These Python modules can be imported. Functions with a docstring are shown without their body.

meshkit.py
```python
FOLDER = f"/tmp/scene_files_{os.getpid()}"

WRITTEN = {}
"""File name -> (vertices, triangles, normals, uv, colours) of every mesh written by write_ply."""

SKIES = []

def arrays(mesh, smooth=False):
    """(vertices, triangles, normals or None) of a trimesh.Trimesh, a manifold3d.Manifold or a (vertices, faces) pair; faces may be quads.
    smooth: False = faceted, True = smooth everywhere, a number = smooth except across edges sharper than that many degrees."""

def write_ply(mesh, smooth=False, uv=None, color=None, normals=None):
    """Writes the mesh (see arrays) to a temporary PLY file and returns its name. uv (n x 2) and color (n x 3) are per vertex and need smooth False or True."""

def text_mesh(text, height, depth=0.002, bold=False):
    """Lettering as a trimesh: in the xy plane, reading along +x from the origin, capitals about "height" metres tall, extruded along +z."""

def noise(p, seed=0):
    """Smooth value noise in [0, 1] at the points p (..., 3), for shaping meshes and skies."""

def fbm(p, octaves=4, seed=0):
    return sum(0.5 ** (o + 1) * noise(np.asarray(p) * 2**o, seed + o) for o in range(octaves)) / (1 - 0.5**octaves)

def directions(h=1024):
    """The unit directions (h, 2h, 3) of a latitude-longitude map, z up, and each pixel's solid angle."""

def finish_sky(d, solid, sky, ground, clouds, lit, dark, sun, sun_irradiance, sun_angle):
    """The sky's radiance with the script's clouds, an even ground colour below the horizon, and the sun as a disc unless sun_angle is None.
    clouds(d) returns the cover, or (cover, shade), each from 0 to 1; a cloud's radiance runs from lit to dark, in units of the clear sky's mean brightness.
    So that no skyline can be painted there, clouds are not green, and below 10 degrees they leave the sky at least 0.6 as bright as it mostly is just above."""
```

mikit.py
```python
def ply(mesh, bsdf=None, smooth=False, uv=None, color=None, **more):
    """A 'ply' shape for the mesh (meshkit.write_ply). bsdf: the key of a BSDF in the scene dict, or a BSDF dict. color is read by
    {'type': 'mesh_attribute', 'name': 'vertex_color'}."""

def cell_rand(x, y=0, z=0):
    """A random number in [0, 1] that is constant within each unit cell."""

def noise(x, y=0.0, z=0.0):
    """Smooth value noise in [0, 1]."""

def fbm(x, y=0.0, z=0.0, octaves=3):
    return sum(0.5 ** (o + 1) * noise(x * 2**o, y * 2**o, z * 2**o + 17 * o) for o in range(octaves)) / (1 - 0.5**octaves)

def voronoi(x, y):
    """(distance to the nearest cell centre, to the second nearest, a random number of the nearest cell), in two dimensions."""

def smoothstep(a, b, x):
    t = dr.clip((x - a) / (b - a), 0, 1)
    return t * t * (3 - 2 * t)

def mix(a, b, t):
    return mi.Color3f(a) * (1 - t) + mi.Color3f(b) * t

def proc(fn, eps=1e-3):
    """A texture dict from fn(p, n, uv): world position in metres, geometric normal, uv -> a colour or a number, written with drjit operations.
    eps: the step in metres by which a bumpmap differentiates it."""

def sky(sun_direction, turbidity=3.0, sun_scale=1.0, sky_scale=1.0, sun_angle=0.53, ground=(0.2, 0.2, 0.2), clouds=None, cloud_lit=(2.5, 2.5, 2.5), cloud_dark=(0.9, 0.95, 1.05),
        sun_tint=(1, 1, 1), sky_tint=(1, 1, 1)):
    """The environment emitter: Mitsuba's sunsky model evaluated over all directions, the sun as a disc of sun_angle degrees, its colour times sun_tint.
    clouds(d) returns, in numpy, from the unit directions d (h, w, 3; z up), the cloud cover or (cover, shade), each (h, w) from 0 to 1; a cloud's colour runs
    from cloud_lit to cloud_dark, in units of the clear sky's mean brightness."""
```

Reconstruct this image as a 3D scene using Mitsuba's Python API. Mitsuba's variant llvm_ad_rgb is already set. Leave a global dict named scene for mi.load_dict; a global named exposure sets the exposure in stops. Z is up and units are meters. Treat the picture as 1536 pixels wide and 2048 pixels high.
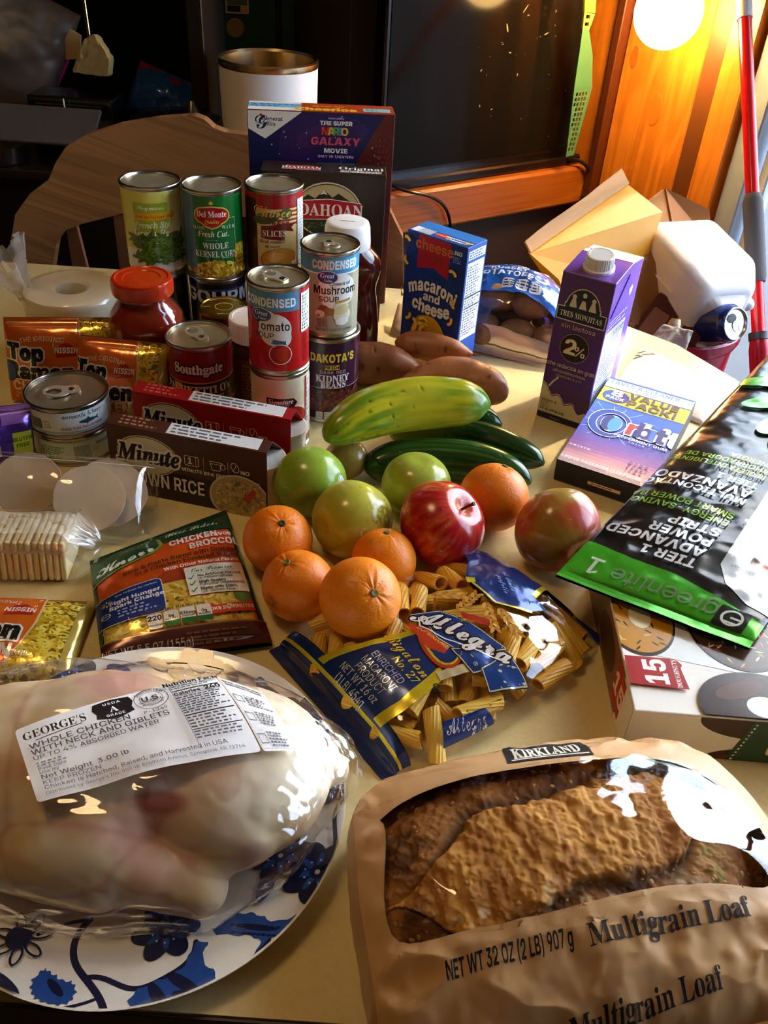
import math, glob, random, numpy as np, trimesh, mitsuba as mi, mikit, meshkit
import manifold3d as m3
import shapely
from shapely import affinity
from shapely.geometry import Polygon, Point, LineString, MultiPolygon, box as sbox
from shapely.ops import unary_union
from PIL import ImageFont
T = mi.ScalarTransform4f
rng = np.random.default_rng(7)
random.seed(7)
scene, labels = {}, {}
PI = math.pi

# ---------------------------------------------------------------- camera, sky, light
exposure = 0.95
PITCH, ROLL, CAM_H = math.radians(37.35), math.radians(-3.92), 0.56
fwd = np.array([0, math.cos(PITCH), -math.sin(PITCH)])
down0 = np.cross(fwd, [1, 0, 0])
cam_down = -math.sin(ROLL) * np.array([1.0, 0, 0]) + math.cos(ROLL) * down0
cam_o = np.array([0, 0, CAM_H])
scene['camera'] = {'type': 'perspective', 'fov': 2 * math.degrees(math.atan(768 / 1710.0)), 'fov_axis': 'x', 'near_clip': 0.02, 'far_clip': 60.0,
                   'to_world': T().look_at(origin=cam_o.tolist(), target=(cam_o + fwd).tolist(), up=(-cam_down).tolist())}
# room frame: K is the corner by the glass door, U points out through the glass wall, Wd runs along it towards the viewer
K = np.array([0.46, 2.225]); U = np.array([0.8097, 0.5869]); Wd = np.array([0.5869, -0.8097])
SUN = np.array([0.72, 0.60, 1.05])
SKY_SCALE, SUN_SCALE = 28.0, 1.7
LAMP_W = 52.0
POLE_A, POLE_B = np.array([0.6166, 1.9067, 0.3793]), np.array([0.6949, 1.4750, -0.1805])
CEIL_W = 8.0
scene['sky'] = mikit.sky(SUN.tolist(), turbidity=4.0, sky_scale=SKY_SCALE, sun_scale=SUN_SCALE, sun_angle=1.5, sky_tint=(1.04, 1.0, 0.92), ground=(0.2, 0.21, 0.22))

# ---------------------------------------------------------------- helpers: colour, materials, adding
def lin(c):
    if isinstance(c, str):
        c = c.lstrip('#'); c = [int(c[i:i + 2], 16) / 255 for i in (0, 2, 4)]
    c = np.asarray(c, float)
    return np.where(c <= 0.04045, c / 12.92, ((c + 0.055) / 1.055) ** 2.4)
VC = {'type': 'mesh_attribute', 'name': 'vertex_color'}
def bsdf(name, d, two=True):
    scene[name] = {'type': 'twosided', 'b': d} if two else d
bsdf('mat_matte', {'type': 'principled', 'base_color': VC, 'roughness': 0.75, 'specular': 0.25})
bsdf('mat_satin', {'type': 'principled', 'base_color': VC, 'roughness': 0.42, 'specular': 0.4})
bsdf('mat_gloss', {'type': 'principled', 'base_color': VC, 'roughness': 0.2, 'specular': 0.5})
bsdf('mat_shiny', {'type': 'principled', 'base_color': VC, 'roughness': 0.08, 'specular': 0.6, 'clearcoat': 0.6, 'clearcoat_gloss': 0.95})
bsdf('mat_metal', {'type': 'principled', 'base_color': VC, 'roughness': 0.24, 'metallic': 1.0})
bsdf('mat_lid', {'type': 'principled', 'base_color': VC, 'roughness': 0.36, 'metallic': 0.75, 'specular': 0.5})
bsdf('mat_foil', {'type': 'principled', 'base_color': VC, 'roughness': 0.17, 'metallic': 0.45, 'specular': 0.6, 'clearcoat': 0.8, 'clearcoat_gloss': 0.93})
scene['mat_film'] = {'type': 'thindielectric', 'int_ior': 1.45, 'ext_ior': 1.0}
bsdf('mat_black', {'type': 'principled', 'base_color': {'type': 'rgb', 'value': [0.004, 0.004, 0.004]}, 'roughness': 0.5, 'specular': 0.2})

used = {}
def numbered(name):
    n = used.get(name, 0); used[name] = n + 1
    return name if n == 0 else f'{name}_{n:03d}'
def key_for(name, parent):
    return numbered((parent + '__' if parent else '') + name)
def thing(name, label, cat, group=None):
    k = numbered(name)
    labels[k] = {'label': label, 'category': cat}
    if group: labels[k]['group'] = group
    return k
def tag(k, label=None, cat=None, group=None, kind=None):
    d = {a: b for a, b in (('label', label), ('category', cat), ('group', group), ('kind', kind)) if b}
    labels[k] = {**labels.get(k, {}), **d}
    return k
def tm(m):
    if hasattr(m, 'to_mesh'):
        q = m.to_mesh(); m = trimesh.Trimesh(np.array(q.vert_properties[:, :3]), np.array(q.tri_verts), process=False)
    if isinstance(m, (tuple, list)):
        v, f = np.asarray(m[0], float), np.asarray(m[1], int)
        if f.shape[1] == 4: f = np.vstack([f[:, [0, 1, 2]], f[:, [0, 2, 3]]])
        m = trimesh.Trimesh(v, f, process=False)
    return m
def add(name, mesh, mat='mat_matte', col='#808080', parent=None, smooth=30, xf=None, kind=None, label=None, **more):
    """One entry of the scene. col: a colour, an (n, 3) linear array, or a function of the vertices giving linear colours."""
    mesh = tm(mesh)
    if xf is not None: mesh = mesh.copy(); mesh.apply_transform(xf)
    base = None
    if not isinstance(col, str) and not callable(col) and np.ndim(col) == 2: base, sm = np.asarray(col), bool(smooth)
    else:
        if smooth and smooth is not True: mesh = trimesh.graph.smooth_shade(mesh, angle=math.radians(smooth), facet_minarea=None)
        sm = bool(smooth)
        base = col(np.array(mesh.vertices)) if callable(col) else np.tile(lin(col), (len(mesh.vertices), 1))
    k = key_for(name, parent)
    if mat in ('mat_film', 'mat_glass', 'mat_black') or mat.startswith('mat_p_'):
        scene[k] = mikit.ply(mesh, mat, smooth=sm, **more)
    else:
        scene[k] = mikit.ply(mesh, mat, smooth=sm, color=base, **more)
    if kind or label: tag(k, label=label, kind=kind)
    return k
def rotz(a):
    c, s = math.cos(a), math.sin(a); m = np.eye(4); m[:2, :2] = [[c, -s], [s, c]]; return m
def rot(axis, a): return trimesh.transformations.rotation_matrix(a, axis)
def tr(x, y=0, z=0):
    if np.ndim(x): x, y, z = (list(x) + [0, 0])[:3]
    m = np.eye(4); m[:3, 3] = [x, y, z]; return m
def frame(o, ex, ey=None, ez=None):
    """4x4 from an origin and axes (ez defaults to the cross product)."""
    ex = np.asarray(ex, float) / np.linalg.norm(ex)
    if ey is None: ey = np.cross(ez, ex)
    ey = np.asarray(ey, float); ey = ey - ex * (ey @ ex); ey /= np.linalg.norm(ey)
    m = np.eye(4); m[:3, 0], m[:3, 1], m[:3, 2], m[:3, 3] = ex, ey, np.cross(ex, ey), o
    return m

# ---------------------------------------------------------------- helpers: shapes
def rbox(sx, sy, sz, r=0.001, seg=2):
    """A box from (0,0,0) to (sx,sy,sz) with rounded edges: hull of eight small spheres."""
    r = min(r, sx / 2.01, sy / 2.01, sz / 2.01)
    s = m3.Manifold.sphere(r, 4 * seg)
    return m3.Manifold.batch_hull([s.translate([x, y, z]) for x in (r, sx - r) for y in (r, sy - r) for z in (r, sz - r)])
def lathe(profile, n=64, closed=False):
    p = np.asarray(profile, float)
    a = np.linspace(0, 2 * PI, n, endpoint=False)
    v = np.stack([p[:, None, 0] * np.cos(a), p[:, None, 0] * np.sin(a), np.broadcast_to(p[:, None, 1], (len(p), n))], -1).reshape(-1, 3)
    i, j = np.meshgrid(np.arange(len(p) - 1), np.arange(n), indexing='ij')
    q = np.stack([i * n + j, i * n + (j + 1) % n, (i + 1) * n + (j + 1) % n, (i + 1) * n + j], -1).reshape(-1, 4)
    m = tm((v, q)); m.merge_vertices(); m.update_faces(m.nondegenerate_faces()); return m
def grid(nu, nv):
    i, j = np.meshgrid(np.arange(nu - 1), np.arange(nv - 1), indexing='ij')
    return np.stack([i * nv + j, (i + 1) * nv + j, (i + 1) * nv + j + 1, i * nv + j + 1], -1).reshape(-1, 4)
def tube(pts, rad, n=10, caps=True):
    p = np.asarray(pts, float); r = np.broadcast_to(rad, len(p)).astype(float)
    t = np.gradient(p, axis=0); t /= np.linalg.norm(t, axis=1, keepdims=True) + 1e-12
    a = np.cross(t[0], [0, 0, 1.0] if abs(t[0, 2]) < 0.9 else [1.0, 0, 0]); fr = []
    for k in range(len(p)):
        a = a - t[k] * (a @ t[k]); a /= np.linalg.norm(a) + 1e-12; fr.append((a, np.cross(t[k], a)))
    A = np.array([f[0] for f in fr]); B = np.array([f[1] for f in fr])
    an = np.linspace(0, 2 * PI, n, endpoint=False)
    v = (p[:, None] + r[:, None, None] * (np.cos(an)[None, :, None] * A[:, None] + np.sin(an)[None, :, None] * B[:, None])).reshape(-1, 3)
    i, j = np.meshgrid(np.arange(len(p) - 1), np.arange(n), indexing='ij')
    q = np.stack([i * n + j, i * n + (j + 1) % n, (i + 1) * n + (j + 1) % n, (i + 1) * n + j], -1).reshape(-1, 4)
    f = np.vstack([q[:, [0, 1, 2]], q[:, [0, 2, 3]]])
    if caps:
        c0, c1 = len(v), len(v) + 1; v = np.vstack([v, p[0], p[-1]]); k = np.arange(n); e = (len(p) - 1) * n
        f = np.vstack([f, np.stack([k * 0 + c0, (k + 1) % n, k], 1), np.stack([k * 0 + c1, e + k, e + (k + 1) % n], 1)])
    return trimesh.Trimesh(v, f, process=False)
def spline(pts, n=40):
    from scipy.interpolate import CubicSpline
    p = np.asarray(pts, float); d = np.r_[0, np.cumsum(np.linalg.norm(np.diff(p, axis=0), axis=1))]
    return CubicSpline(d, p)(np.linspace(0, d[-1], n))
def extrude(poly, h):
    ps = getattr(poly, 'geoms', [poly])
    return trimesh.util.concatenate([trimesh.creation.extrude_polygon(g, h, engine='earcut') for g in ps])
def ico(n=5):
    return trimesh.creation.icosphere(subdivisions=n, radius=1.0)
def fbm(p, s, o=4, seed=0): return meshkit.fbm(np.asarray(p) * s, o, seed)
def sst(a, b, x):
    t = np.clip((x - a) / (b - a), 0, 1); return t * t * (3 - 2 * t)
def lerp(a, b, t): return np.asarray(a) * (1 - np.asarray(t)[..., None]) + np.asarray(b) * np.asarray(t)[..., None]
cat = trimesh.util.concatenate

# ---------------------------------------------------------------- helpers: lettering and flat print
FD = [f for f in glob.glob('/opt/blender-*/*/datafiles/fonts/*.woff2')]
def _font(n): return next((f for f in FD if n in f), next(f for f in FD if 'Inter' in f))
_fonts, _glyphs = {}, {}
MATH = {'serif': (0x1D400, 0x1D41A, 0x1D7CE), 'script': (0x1D4D0, 0x1D4EA, None), 'italic': (0x1D468, 0x1D482, None), 'thin': (0x1D434, 0x1D44E, None)}
def glyph(ch, style, wt):
    k = (ch, style, wt)
    if k in _glyphs: return _glyphs[k]
    c = ch
    if style in MATH:
        up, lo, dg = MATH[style]
        if 'A' <= ch <= 'Z': c = chr(up + ord(ch) - 65)
        elif 'a' <= ch <= 'z': c = 'ℎ' if (style == 'thin' and ch == 'h') else chr(lo + ord(ch) - 97)
        elif ch.isdigit(): c = chr(0x1D7CE + ord(ch) - 48)
        file, fk = _font('NotoSansMath'), ('m', 0)
    else: file, fk = _font('Inter'), ('i', wt)
    if fk not in _fonts:
        f = ImageFont.truetype(file, 72)
        if fk[0] == 'i':
            try: f.set_variation_by_axes([20, wt])
            except Exception: pass
        _fonts[fk] = f
    f = _fonts[fk]
    adv = f.getlength(c)
    m = f.getmask(c)
    if not m.size[0] or not c.strip():
        _glyphs[k] = (None, adv / 52.0); return _glyphs[k]
    x0, y0, x1, y1 = f.getbbox(c, anchor='ls')
    a = np.array(m, dtype=np.uint8).reshape(m.size[1], m.size[0])
    on = np.pad(a > 110, ((0, 0), (1, 1))).astype(np.int8)
    dd = np.diff(on, axis=1); rows, st = np.nonzero(dd == 1); en = np.nonzero(dd == -1)[1]
    g = shapely.union_all(shapely.box(st, -rows - 1, en, -rows)).buffer(0.6).buffer(-0.6).simplify(0.8)
    g = affinity.affine_transform(g, [1 / 52.0, 0, 0, 1 / 52.0, x0 / 52.0, -y0 / 52.0])
    _glyphs[k] = (g, adv / 52.0); return _glyphs[k]
def text(s, h, style='sans', wt=500, wide=1.0, slant=0.0, at=(0, 0), align='c', track=0.0, arc=None, rotdeg=0, bold=0.0):
    """Lettering as polygons: capitals h high, baseline at 'at'. arc: radius of a circle the baseline follows (positive: arched)."""
    x, out = 0.0, []
    for ch in s:
        g, adv = glyph(ch, style, wt)
        if g is not None: out.append((x + adv / 2, g, adv / 2, x))
        x += adv + track
    tot = (x - track) * wide * h
    off = {'c': -tot / 2, 'l': 0, 'r': -tot}[align]
    res = []
    for cx, g, half, x0 in out:
        if arc is None: q = affinity.affine_transform(g, [wide * h, slant * h, 0, h, x0 * wide * h + off, 0])
        else:
            q = affinity.affine_transform(g, [wide * h, slant * h, 0, h, -half * wide * h, 0])
            th = (cx * wide * h + off) / arc
            q = affinity.rotate(q, -math.degrees(th), origin=(0, 0)); q = affinity.translate(q, arc * math.sin(th), arc * (math.cos(th) - 1))
        if bold: q = q.buffer(bold * h)
        res.append(q)
    u = unary_union(res) if res else Polygon()
    if rotdeg: u = affinity.rotate(u, rotdeg, origin=(0, 0))
    return affinity.translate(u, at[0], at[1])
def fit(s, h, width, **k):
    g = text(s, h, **k); x0, _, x1, _ = g.bounds; return affinity.scale(g, width / (x1 - x0), 1, origin=(k.get('at', (0, 0))[0] if k.get('align') == 'l' else (x0 + x1) / 2, 0))
def rect(x0, y0, x1, y1, r=0):
    b = sbox(min(x0, x1), min(y0, y1), max(x0, x1), max(y0, y1))
    return b.buffer(-r).buffer(r, 4) if r else b
def ell(cx, cy, rx, ry=None, rotdeg=0, n=16):
    e = affinity.scale(Point(0, 0).buffer(1, n), rx, ry or rx)
    return affinity.translate(affinity.rotate(e, rotdeg, origin=(0, 0)) if rotdeg else e, cx, cy)
def ring(g, w): return g.difference(g.buffer(-w))
def line(pts, w): return LineString(pts).buffer(w / 2, 3)
def poly(*pts): return Polygon(pts).buffer(0)
def greek(x0, y0, x1, y1, n, seed=0, fill=0.5, just=False):
    """n lines of print too small to read, as short word strokes."""
    r = np.random.default_rng(seed); out = []; dy = (y1 - y0) / n
    for k in range(n):
        x, xe, y = x0, (x1 if just else x0 + (x1 - x0) * r.uniform(.6, 1)), y1 - dy * (k + .5)
        while x < xe:
            w = (x1 - x0) * r.uniform(.04, .14); out.append(sbox(x, y - dy * fill / 2, min(x + w, xe), y + dy * fill / 2)); x += w + dy * .45
    return unary_union(out)
def polys(g):
    if g is None or g.is_empty: return []
    if g.geom_type == 'Polygon': return [g]
    return [q for p in getattr(g, 'geoms', []) for q in polys(p)]
class Print:
    """Flat print in the plane of a label (u right, v up, metres): later layers lie a hair above earlier ones."""
    def __init__(s, clip=None): s.items, s.layer, s.clip = [], 0, clip
    def put(s, g, col, up=True):
        if s.clip is not None: g = g.intersection(s.clip)
        if up: s.layer += 1
        for p in polys(g):
            if p.area > 1e-9: s.items.append((p, lin(col), s.layer))
        return s
    def txt(s, string, h, col, **k): return s.put(text(string, h, **k), col)
    def mesh(s, surf, edge=None, lift=0.00007, base=0.00015):
        V, Fc, Cc, n = [], [], [], 0
        for p, c, l in s.items:
            try: v, f = trimesh.creation.triangulate_polygon(p, engine='earcut')
            except Exception: continue
            if not len(f): continue
            v3 = np.c_[v, np.zeros(len(v))]
            if edge: v3, f = trimesh.remesh.subdivide_to_size(v3, f, edge, max_iter=12)
            a = v3[f]; ar = np.cross(a[:, 1] - a[:, 0], a[:, 2] - a[:, 0])[:, 2]
            f = np.where((ar < 0)[:, None], f[:, ::-1], f)
            V.append(surf(v3[:, 0], v3[:, 1], base + lift * l)); Fc.append(f + n); Cc.append(np.tile(c, (len(v3), 1))); n += len(v3)
        if not V: return None, None
        return trimesh.Trimesh(np.vstack(V), np.vstack(Fc), process=False), np.vstack(Cc)
    def build(s, name, surf, mat, parent, edge=None, smooth=False, **k):
        m, c = s.mesh(surf, edge, **{a: k.pop(a) for a in ('lift', 'base') if a in k})
        if m is None: return None
        return add(name, m, mat, c, parent, smooth=smooth, **k)
def plane_surf(M):
    M = np.asarray(M)
    return lambda u, v, h: (np.c_[u, v, np.full(len(u), h)] @ M[:3, :3].T + M[:3, 3])
def cyl_surf(x, y, z0, r, a0):
    """u runs to the right as seen from outside; a0 is the direction in which u = 0 faces."""
    return lambda u, v, h: np.c_[x + (r + h) * np.cos(a0 + u / r), y + (r + h) * np.sin(a0 + u / r), z0 + v]
def hf_surf(M, hf, eps=1e-4):
    """Print over a height field hf(u, v) in the frame M."""
    M = np.asarray(M)
    def s(u, v, h):
        z = hf(u, v); du = (hf(u + eps, v) - z) / eps; dv = (hf(u, v + eps) - z) / eps
        n = np.c_[-du, -dv, np.ones(len(u))]; n /= np.linalg.norm(n, axis=1, keepdims=True)
        return (np.c_[u, v, z] + n * h) @ M[:3, :3].T + M[:3, 3]
    return s
def face_cam(x, y, turn=0.0): return math.atan2(-y, -x) + turn
# ---------------------------------------------------------------- the room
def RP(a, b, z=0.0): return np.r_[K + a * U + b * Wd, z]
RM = np.eye(4); RM[:2, 0], RM[:2, 1], RM[:2, 3] = U, -Wd, K          # local (a, -b, z)
def rboxab(a0, a1, b0, b1, z0, z1, r=0.002):
    m = tm(rbox(a1 - a0, b1 - b0, z1 - z0, r, 1)); m.apply_transform(RM @ tr(a0, -b1, z0)); return m
def L3(c): return [float(x) for x in lin(c)]
def swood(c0, c1, c2, across, along, freq, amp):
    def fn(p, n, uv):
        s = across[0] * p.x + across[1] * p.y + across[2] * p.z
        l = along[0] * p.x + along[1] * p.y + along[2] * p.z
        w = mikit.fbm(s * 9 + 3.1, l * 1.6, 0.0, octaves=3)
        g = mikit.noise((s + amp * w) * freq, l * 2.2, 5.0)
        f = mikit.noise(s * freq * 5.0, l * 7.0, 9.0)
        return mikit.mix(mikit.mix(c0, c1, mikit.smoothstep(0.25, 0.75, g)), c2, 0.35 * mikit.smoothstep(0.5, 0.95, f))
    return fn
bsdf('mat_p_pine', {'type': 'principled', 'base_color': mikit.proc(swood(L3('#b0621a'), L3('#be7022'), L3('#9c5416'), (0.587, -0.81, 0), (0, 0, 1), 38.0, 0.5)), 'roughness': 0.32, 'specular': 0.5})
bsdf('mat_p_beam', {'type': 'principled', 'base_color': mikit.proc(swood(L3('#8f4a12'), L3('#b0671e'), L3('#63300c'), (0, 0, 1), (0.81, 0.587, 0), 60.0, 0.2)), 'roughness': 0.3, 'specular': 0.5})
bsdf('mat_p_oak', {'type': 'principled', 'base_color': mikit.proc(swood(L3('#86603e'), L3('#9a7048'), L3('#60402a'), (0.35, 0.1, 1), (1, 0.1, -0.35), 90.0, 0.16)), 'roughness': 0.26, 'specular': 0.6})

add('floor', rboxab(-4.2, 0.3, -2.6, 3.8, -0.80, -0.75), 'mat_satin', '#3a2416', kind='structure')
add('ceiling', rboxab(-4.2, 0.3, -2.6, 3.8, 1.62, 1.70), 'mat_matte', '#b89a70', kind='structure')
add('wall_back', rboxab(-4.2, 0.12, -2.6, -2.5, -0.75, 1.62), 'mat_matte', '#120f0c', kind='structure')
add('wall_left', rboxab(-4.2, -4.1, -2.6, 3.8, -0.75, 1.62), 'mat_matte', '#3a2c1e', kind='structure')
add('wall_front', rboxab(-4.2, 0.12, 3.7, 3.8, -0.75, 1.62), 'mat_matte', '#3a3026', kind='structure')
W = 'wall_right'
add(W, rboxab(0.012, 0.12, -2.6, 0.375, -0.75, 1.62), 'mat_p_pine', kind='structure')
for nm, bb in (('trim_1', (0.0, 0.12, 0.376, 2.5, 1.301, 1.62)), ('wall_side', (0.0, 0.12, 2.501, 3.699, -0.75, 1.62)), ('trim_2', (0.0, 0.12, 0.376, 2.5, -0.75, -0.701))): add(nm, rboxab(*bb), 'mat_p_pine', kind='structure')
# pine boards of the wall beside the door, with a dark batten between them
def wallboard(b0, b1, a0, name='board'): return add(name, rboxab(a0, 0.013, b0, b1, -0.72, 1.30, 0.003), 'mat_p_pine', parent=W)
wallboard(-0.075, 0.006, -0.022); wallboard(0.030, 0.250, -0.004); wallboard(0.302, 0.368, -0.016)
def wallbatten(b0, b1, a0, c, name='batten'): return add(name, rboxab(a0, 0.013, b0, b1, -0.72, 1.30, 0.002), 'mat_satin', c, parent=W)
wallbatten(0.007, 0.029, -0.03, '#4a2008'); wallbatten(0.252, 0.300, -0.008, '#5a2f10')
for (b, z, rx, rz, c) in ((0.062, 0.235, 0.0105, 0.024, '#8a4a12'), (0.152, 0.145, 0.017, 0.034, '#a85c18')):      # knots in the wide board
    m = lathe([(1.0, -0.3), (1.0, 0.3), (0.93, 0.6), (0.80, 0.35), (0.0, 0.45)], 40); m.apply_transform(np.diag([rx, rz, 0.002, 1]))
    add('knot', m, 'mat_satin', c, W, xf=frame(RP(-0.0045, b, z), [*Wd, 0], ez=[*-U, 0]))
# glass sliding door
door = 'door_1'
tag(door, kind='structure')
def bar(a0, a1, b0, b1, z0, z1, c='#8e9aa6', n='frame'): return add(n, rboxab(a0, a1, b0, b1, z0, z1, 0.003), 'mat_satin', c, door)
bar(0.0, 0.07, 0.376, 0.425, -0.70, 1.30); bar(0.0, 0.07, 2.43, 2.5, -0.70, 1.30); bar(0.0, 0.07, 0.425, 2.43, 1.24, 1.30); bar(0.0, 0.07, 0.425, 2.43, -0.70, -0.63)
bar(0.02, 0.05, 0.440, 0.462, -0.63, 1.24, '#c4ccd2', 'stile'); bar(0.015, 0.06, 1.42, 1.48, -0.63, 1.24, '#8e9aa6', 'stile')
for b0, b1 in ((0.462, 1.42), (1.48, 2.43)):
    v = np.array([RP(0.035, b0, -0.63), RP(0.035, b1, -0.63), RP(0.035, b1, 1.24), RP(0.035, b0, 1.24)])
    add('pane', (v, np.array([[0, 1, 2, 3]])), 'mat_film', parent=door, smooth=False)
# outside
add('ground', rboxab(0.3, 14, -12, 14, -0.95, -0.85), 'mat_matte', '#4c5256', kind='structure')
rail = thing('deck_railing', 'white railing outside behind the glass door', 'railing')
add('top_rail', rboxab(1.9, 1.98, 0.0, 4.5, -0.12, -0.05), 'mat_matte', '#e8ecef', rail)
for k in range(9): add('baluster', rboxab(1.92, 1.96, 0.15 + k * 0.5, 0.19 + k * 0.5, -0.85, -0.12), 'mat_matte', '#dfe4e8', rail)
def tarp(name, P, s, c, lab, ct):
    m = ico(4); v = np.array(m.vertices); v *= (0.8 + 0.45 * fbm(v + P[0], 2.0, 3, 5))[:, None]; v *= s; v[:, 2] = np.maximum(v[:, 2], -s[2] * 0.6); m.vertices = v
    k = add(name, m, 'mat_matte', c, xf=tr(*P)); tag(k, lab, ct); return k
tarp('storage_tub', RP(0.75, 0.78, 0.02), np.array([.10, .10, .16]), '#1d5fae', 'blurred blue bundle outside, seen through the glass door beside the red pole', 'bundle')
tarp('garden_toy', RP(0.75, 0.92, -0.10), np.array([.08, .08, .12]), '#d2c23a', 'blurred yellow bundle outside below the blue one behind the glass', 'bundle')
tarp('snow_heap', RP(1.2, 0.6, -0.55), np.array([.4, .4, .35]), '#8d979c', 'grey heap outside on the ground behind the glass door', 'heap')

# stub wall, beam, screen
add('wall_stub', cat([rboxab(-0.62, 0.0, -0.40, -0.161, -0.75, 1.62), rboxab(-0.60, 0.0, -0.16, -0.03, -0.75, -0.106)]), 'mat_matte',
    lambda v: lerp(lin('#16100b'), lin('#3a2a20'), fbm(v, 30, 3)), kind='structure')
bm = add('wood_beam', rboxab(-0.66, 0.012, -0.16, 0.0, -0.104, -0.014, 0.006), 'mat_p_beam'); tag(bm, 'varnished orange-brown wooden ledge below the black screen', 'ledge')
tv = thing('television', 'big glossy black flat screen standing on the wooden ledge', 'television')
def scr(v):
    return np.tile(lin('#050403'), (len(v), 1))
add('housing', rboxab(-0.61, -0.045, -0.085, -0.045, 0.004, 0.78, 0.004), 'mat_gloss', '#0a0807', tv)
bsdf('mat_p_screen', {'type': 'principled', 'base_color': {'type': 'rgb', 'value': [0.006, 0.005, 0.004]}, 'roughness': 0.10, 'specular': 0.08})
add('screen', rboxab(-0.600, -0.052, -0.0455, -0.043, 0.022, 0.76, 0.001), 'mat_p_screen', parent=tv)
add('base_bar', rboxab(-0.60, -0.03, -0.10, -0.02, -0.013, 0.008, 0.004), 'mat_gloss', '#0d0b0a', tv)
pr_ = Print(); r_ = np.random.default_rng(3)
for k in range(46):
    x, y = r_.uniform(.22, .545), r_.uniform(.02, .42); l = r_.choice([.0008, .0015, .003, .006], p=[.5, .3, .15, .05]); a = r_.uniform(0, 180)
    pr_.put(ell(x, y, l, l * .3 + .0003, a, 6), r_.choice(['#8a7a66', '#6a5a44', '#a89070']), up=False)
for (x, y, l, w, a) in ((.345, .30, .010, .0012, 50), (.30, .265, .009, .002, -70), (.415, .25, .006, .0012, 20)): pr_.put(ell(x, y, l, w, a, 8), '#a8916c', up=False)
pr_.build('dust_specks', plane_surf(frame(RP(-0.600, -0.043, 0.022), [*U, 0], [0, 0, 1])), 'mat_matte', tv, kind='stuff')
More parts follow.
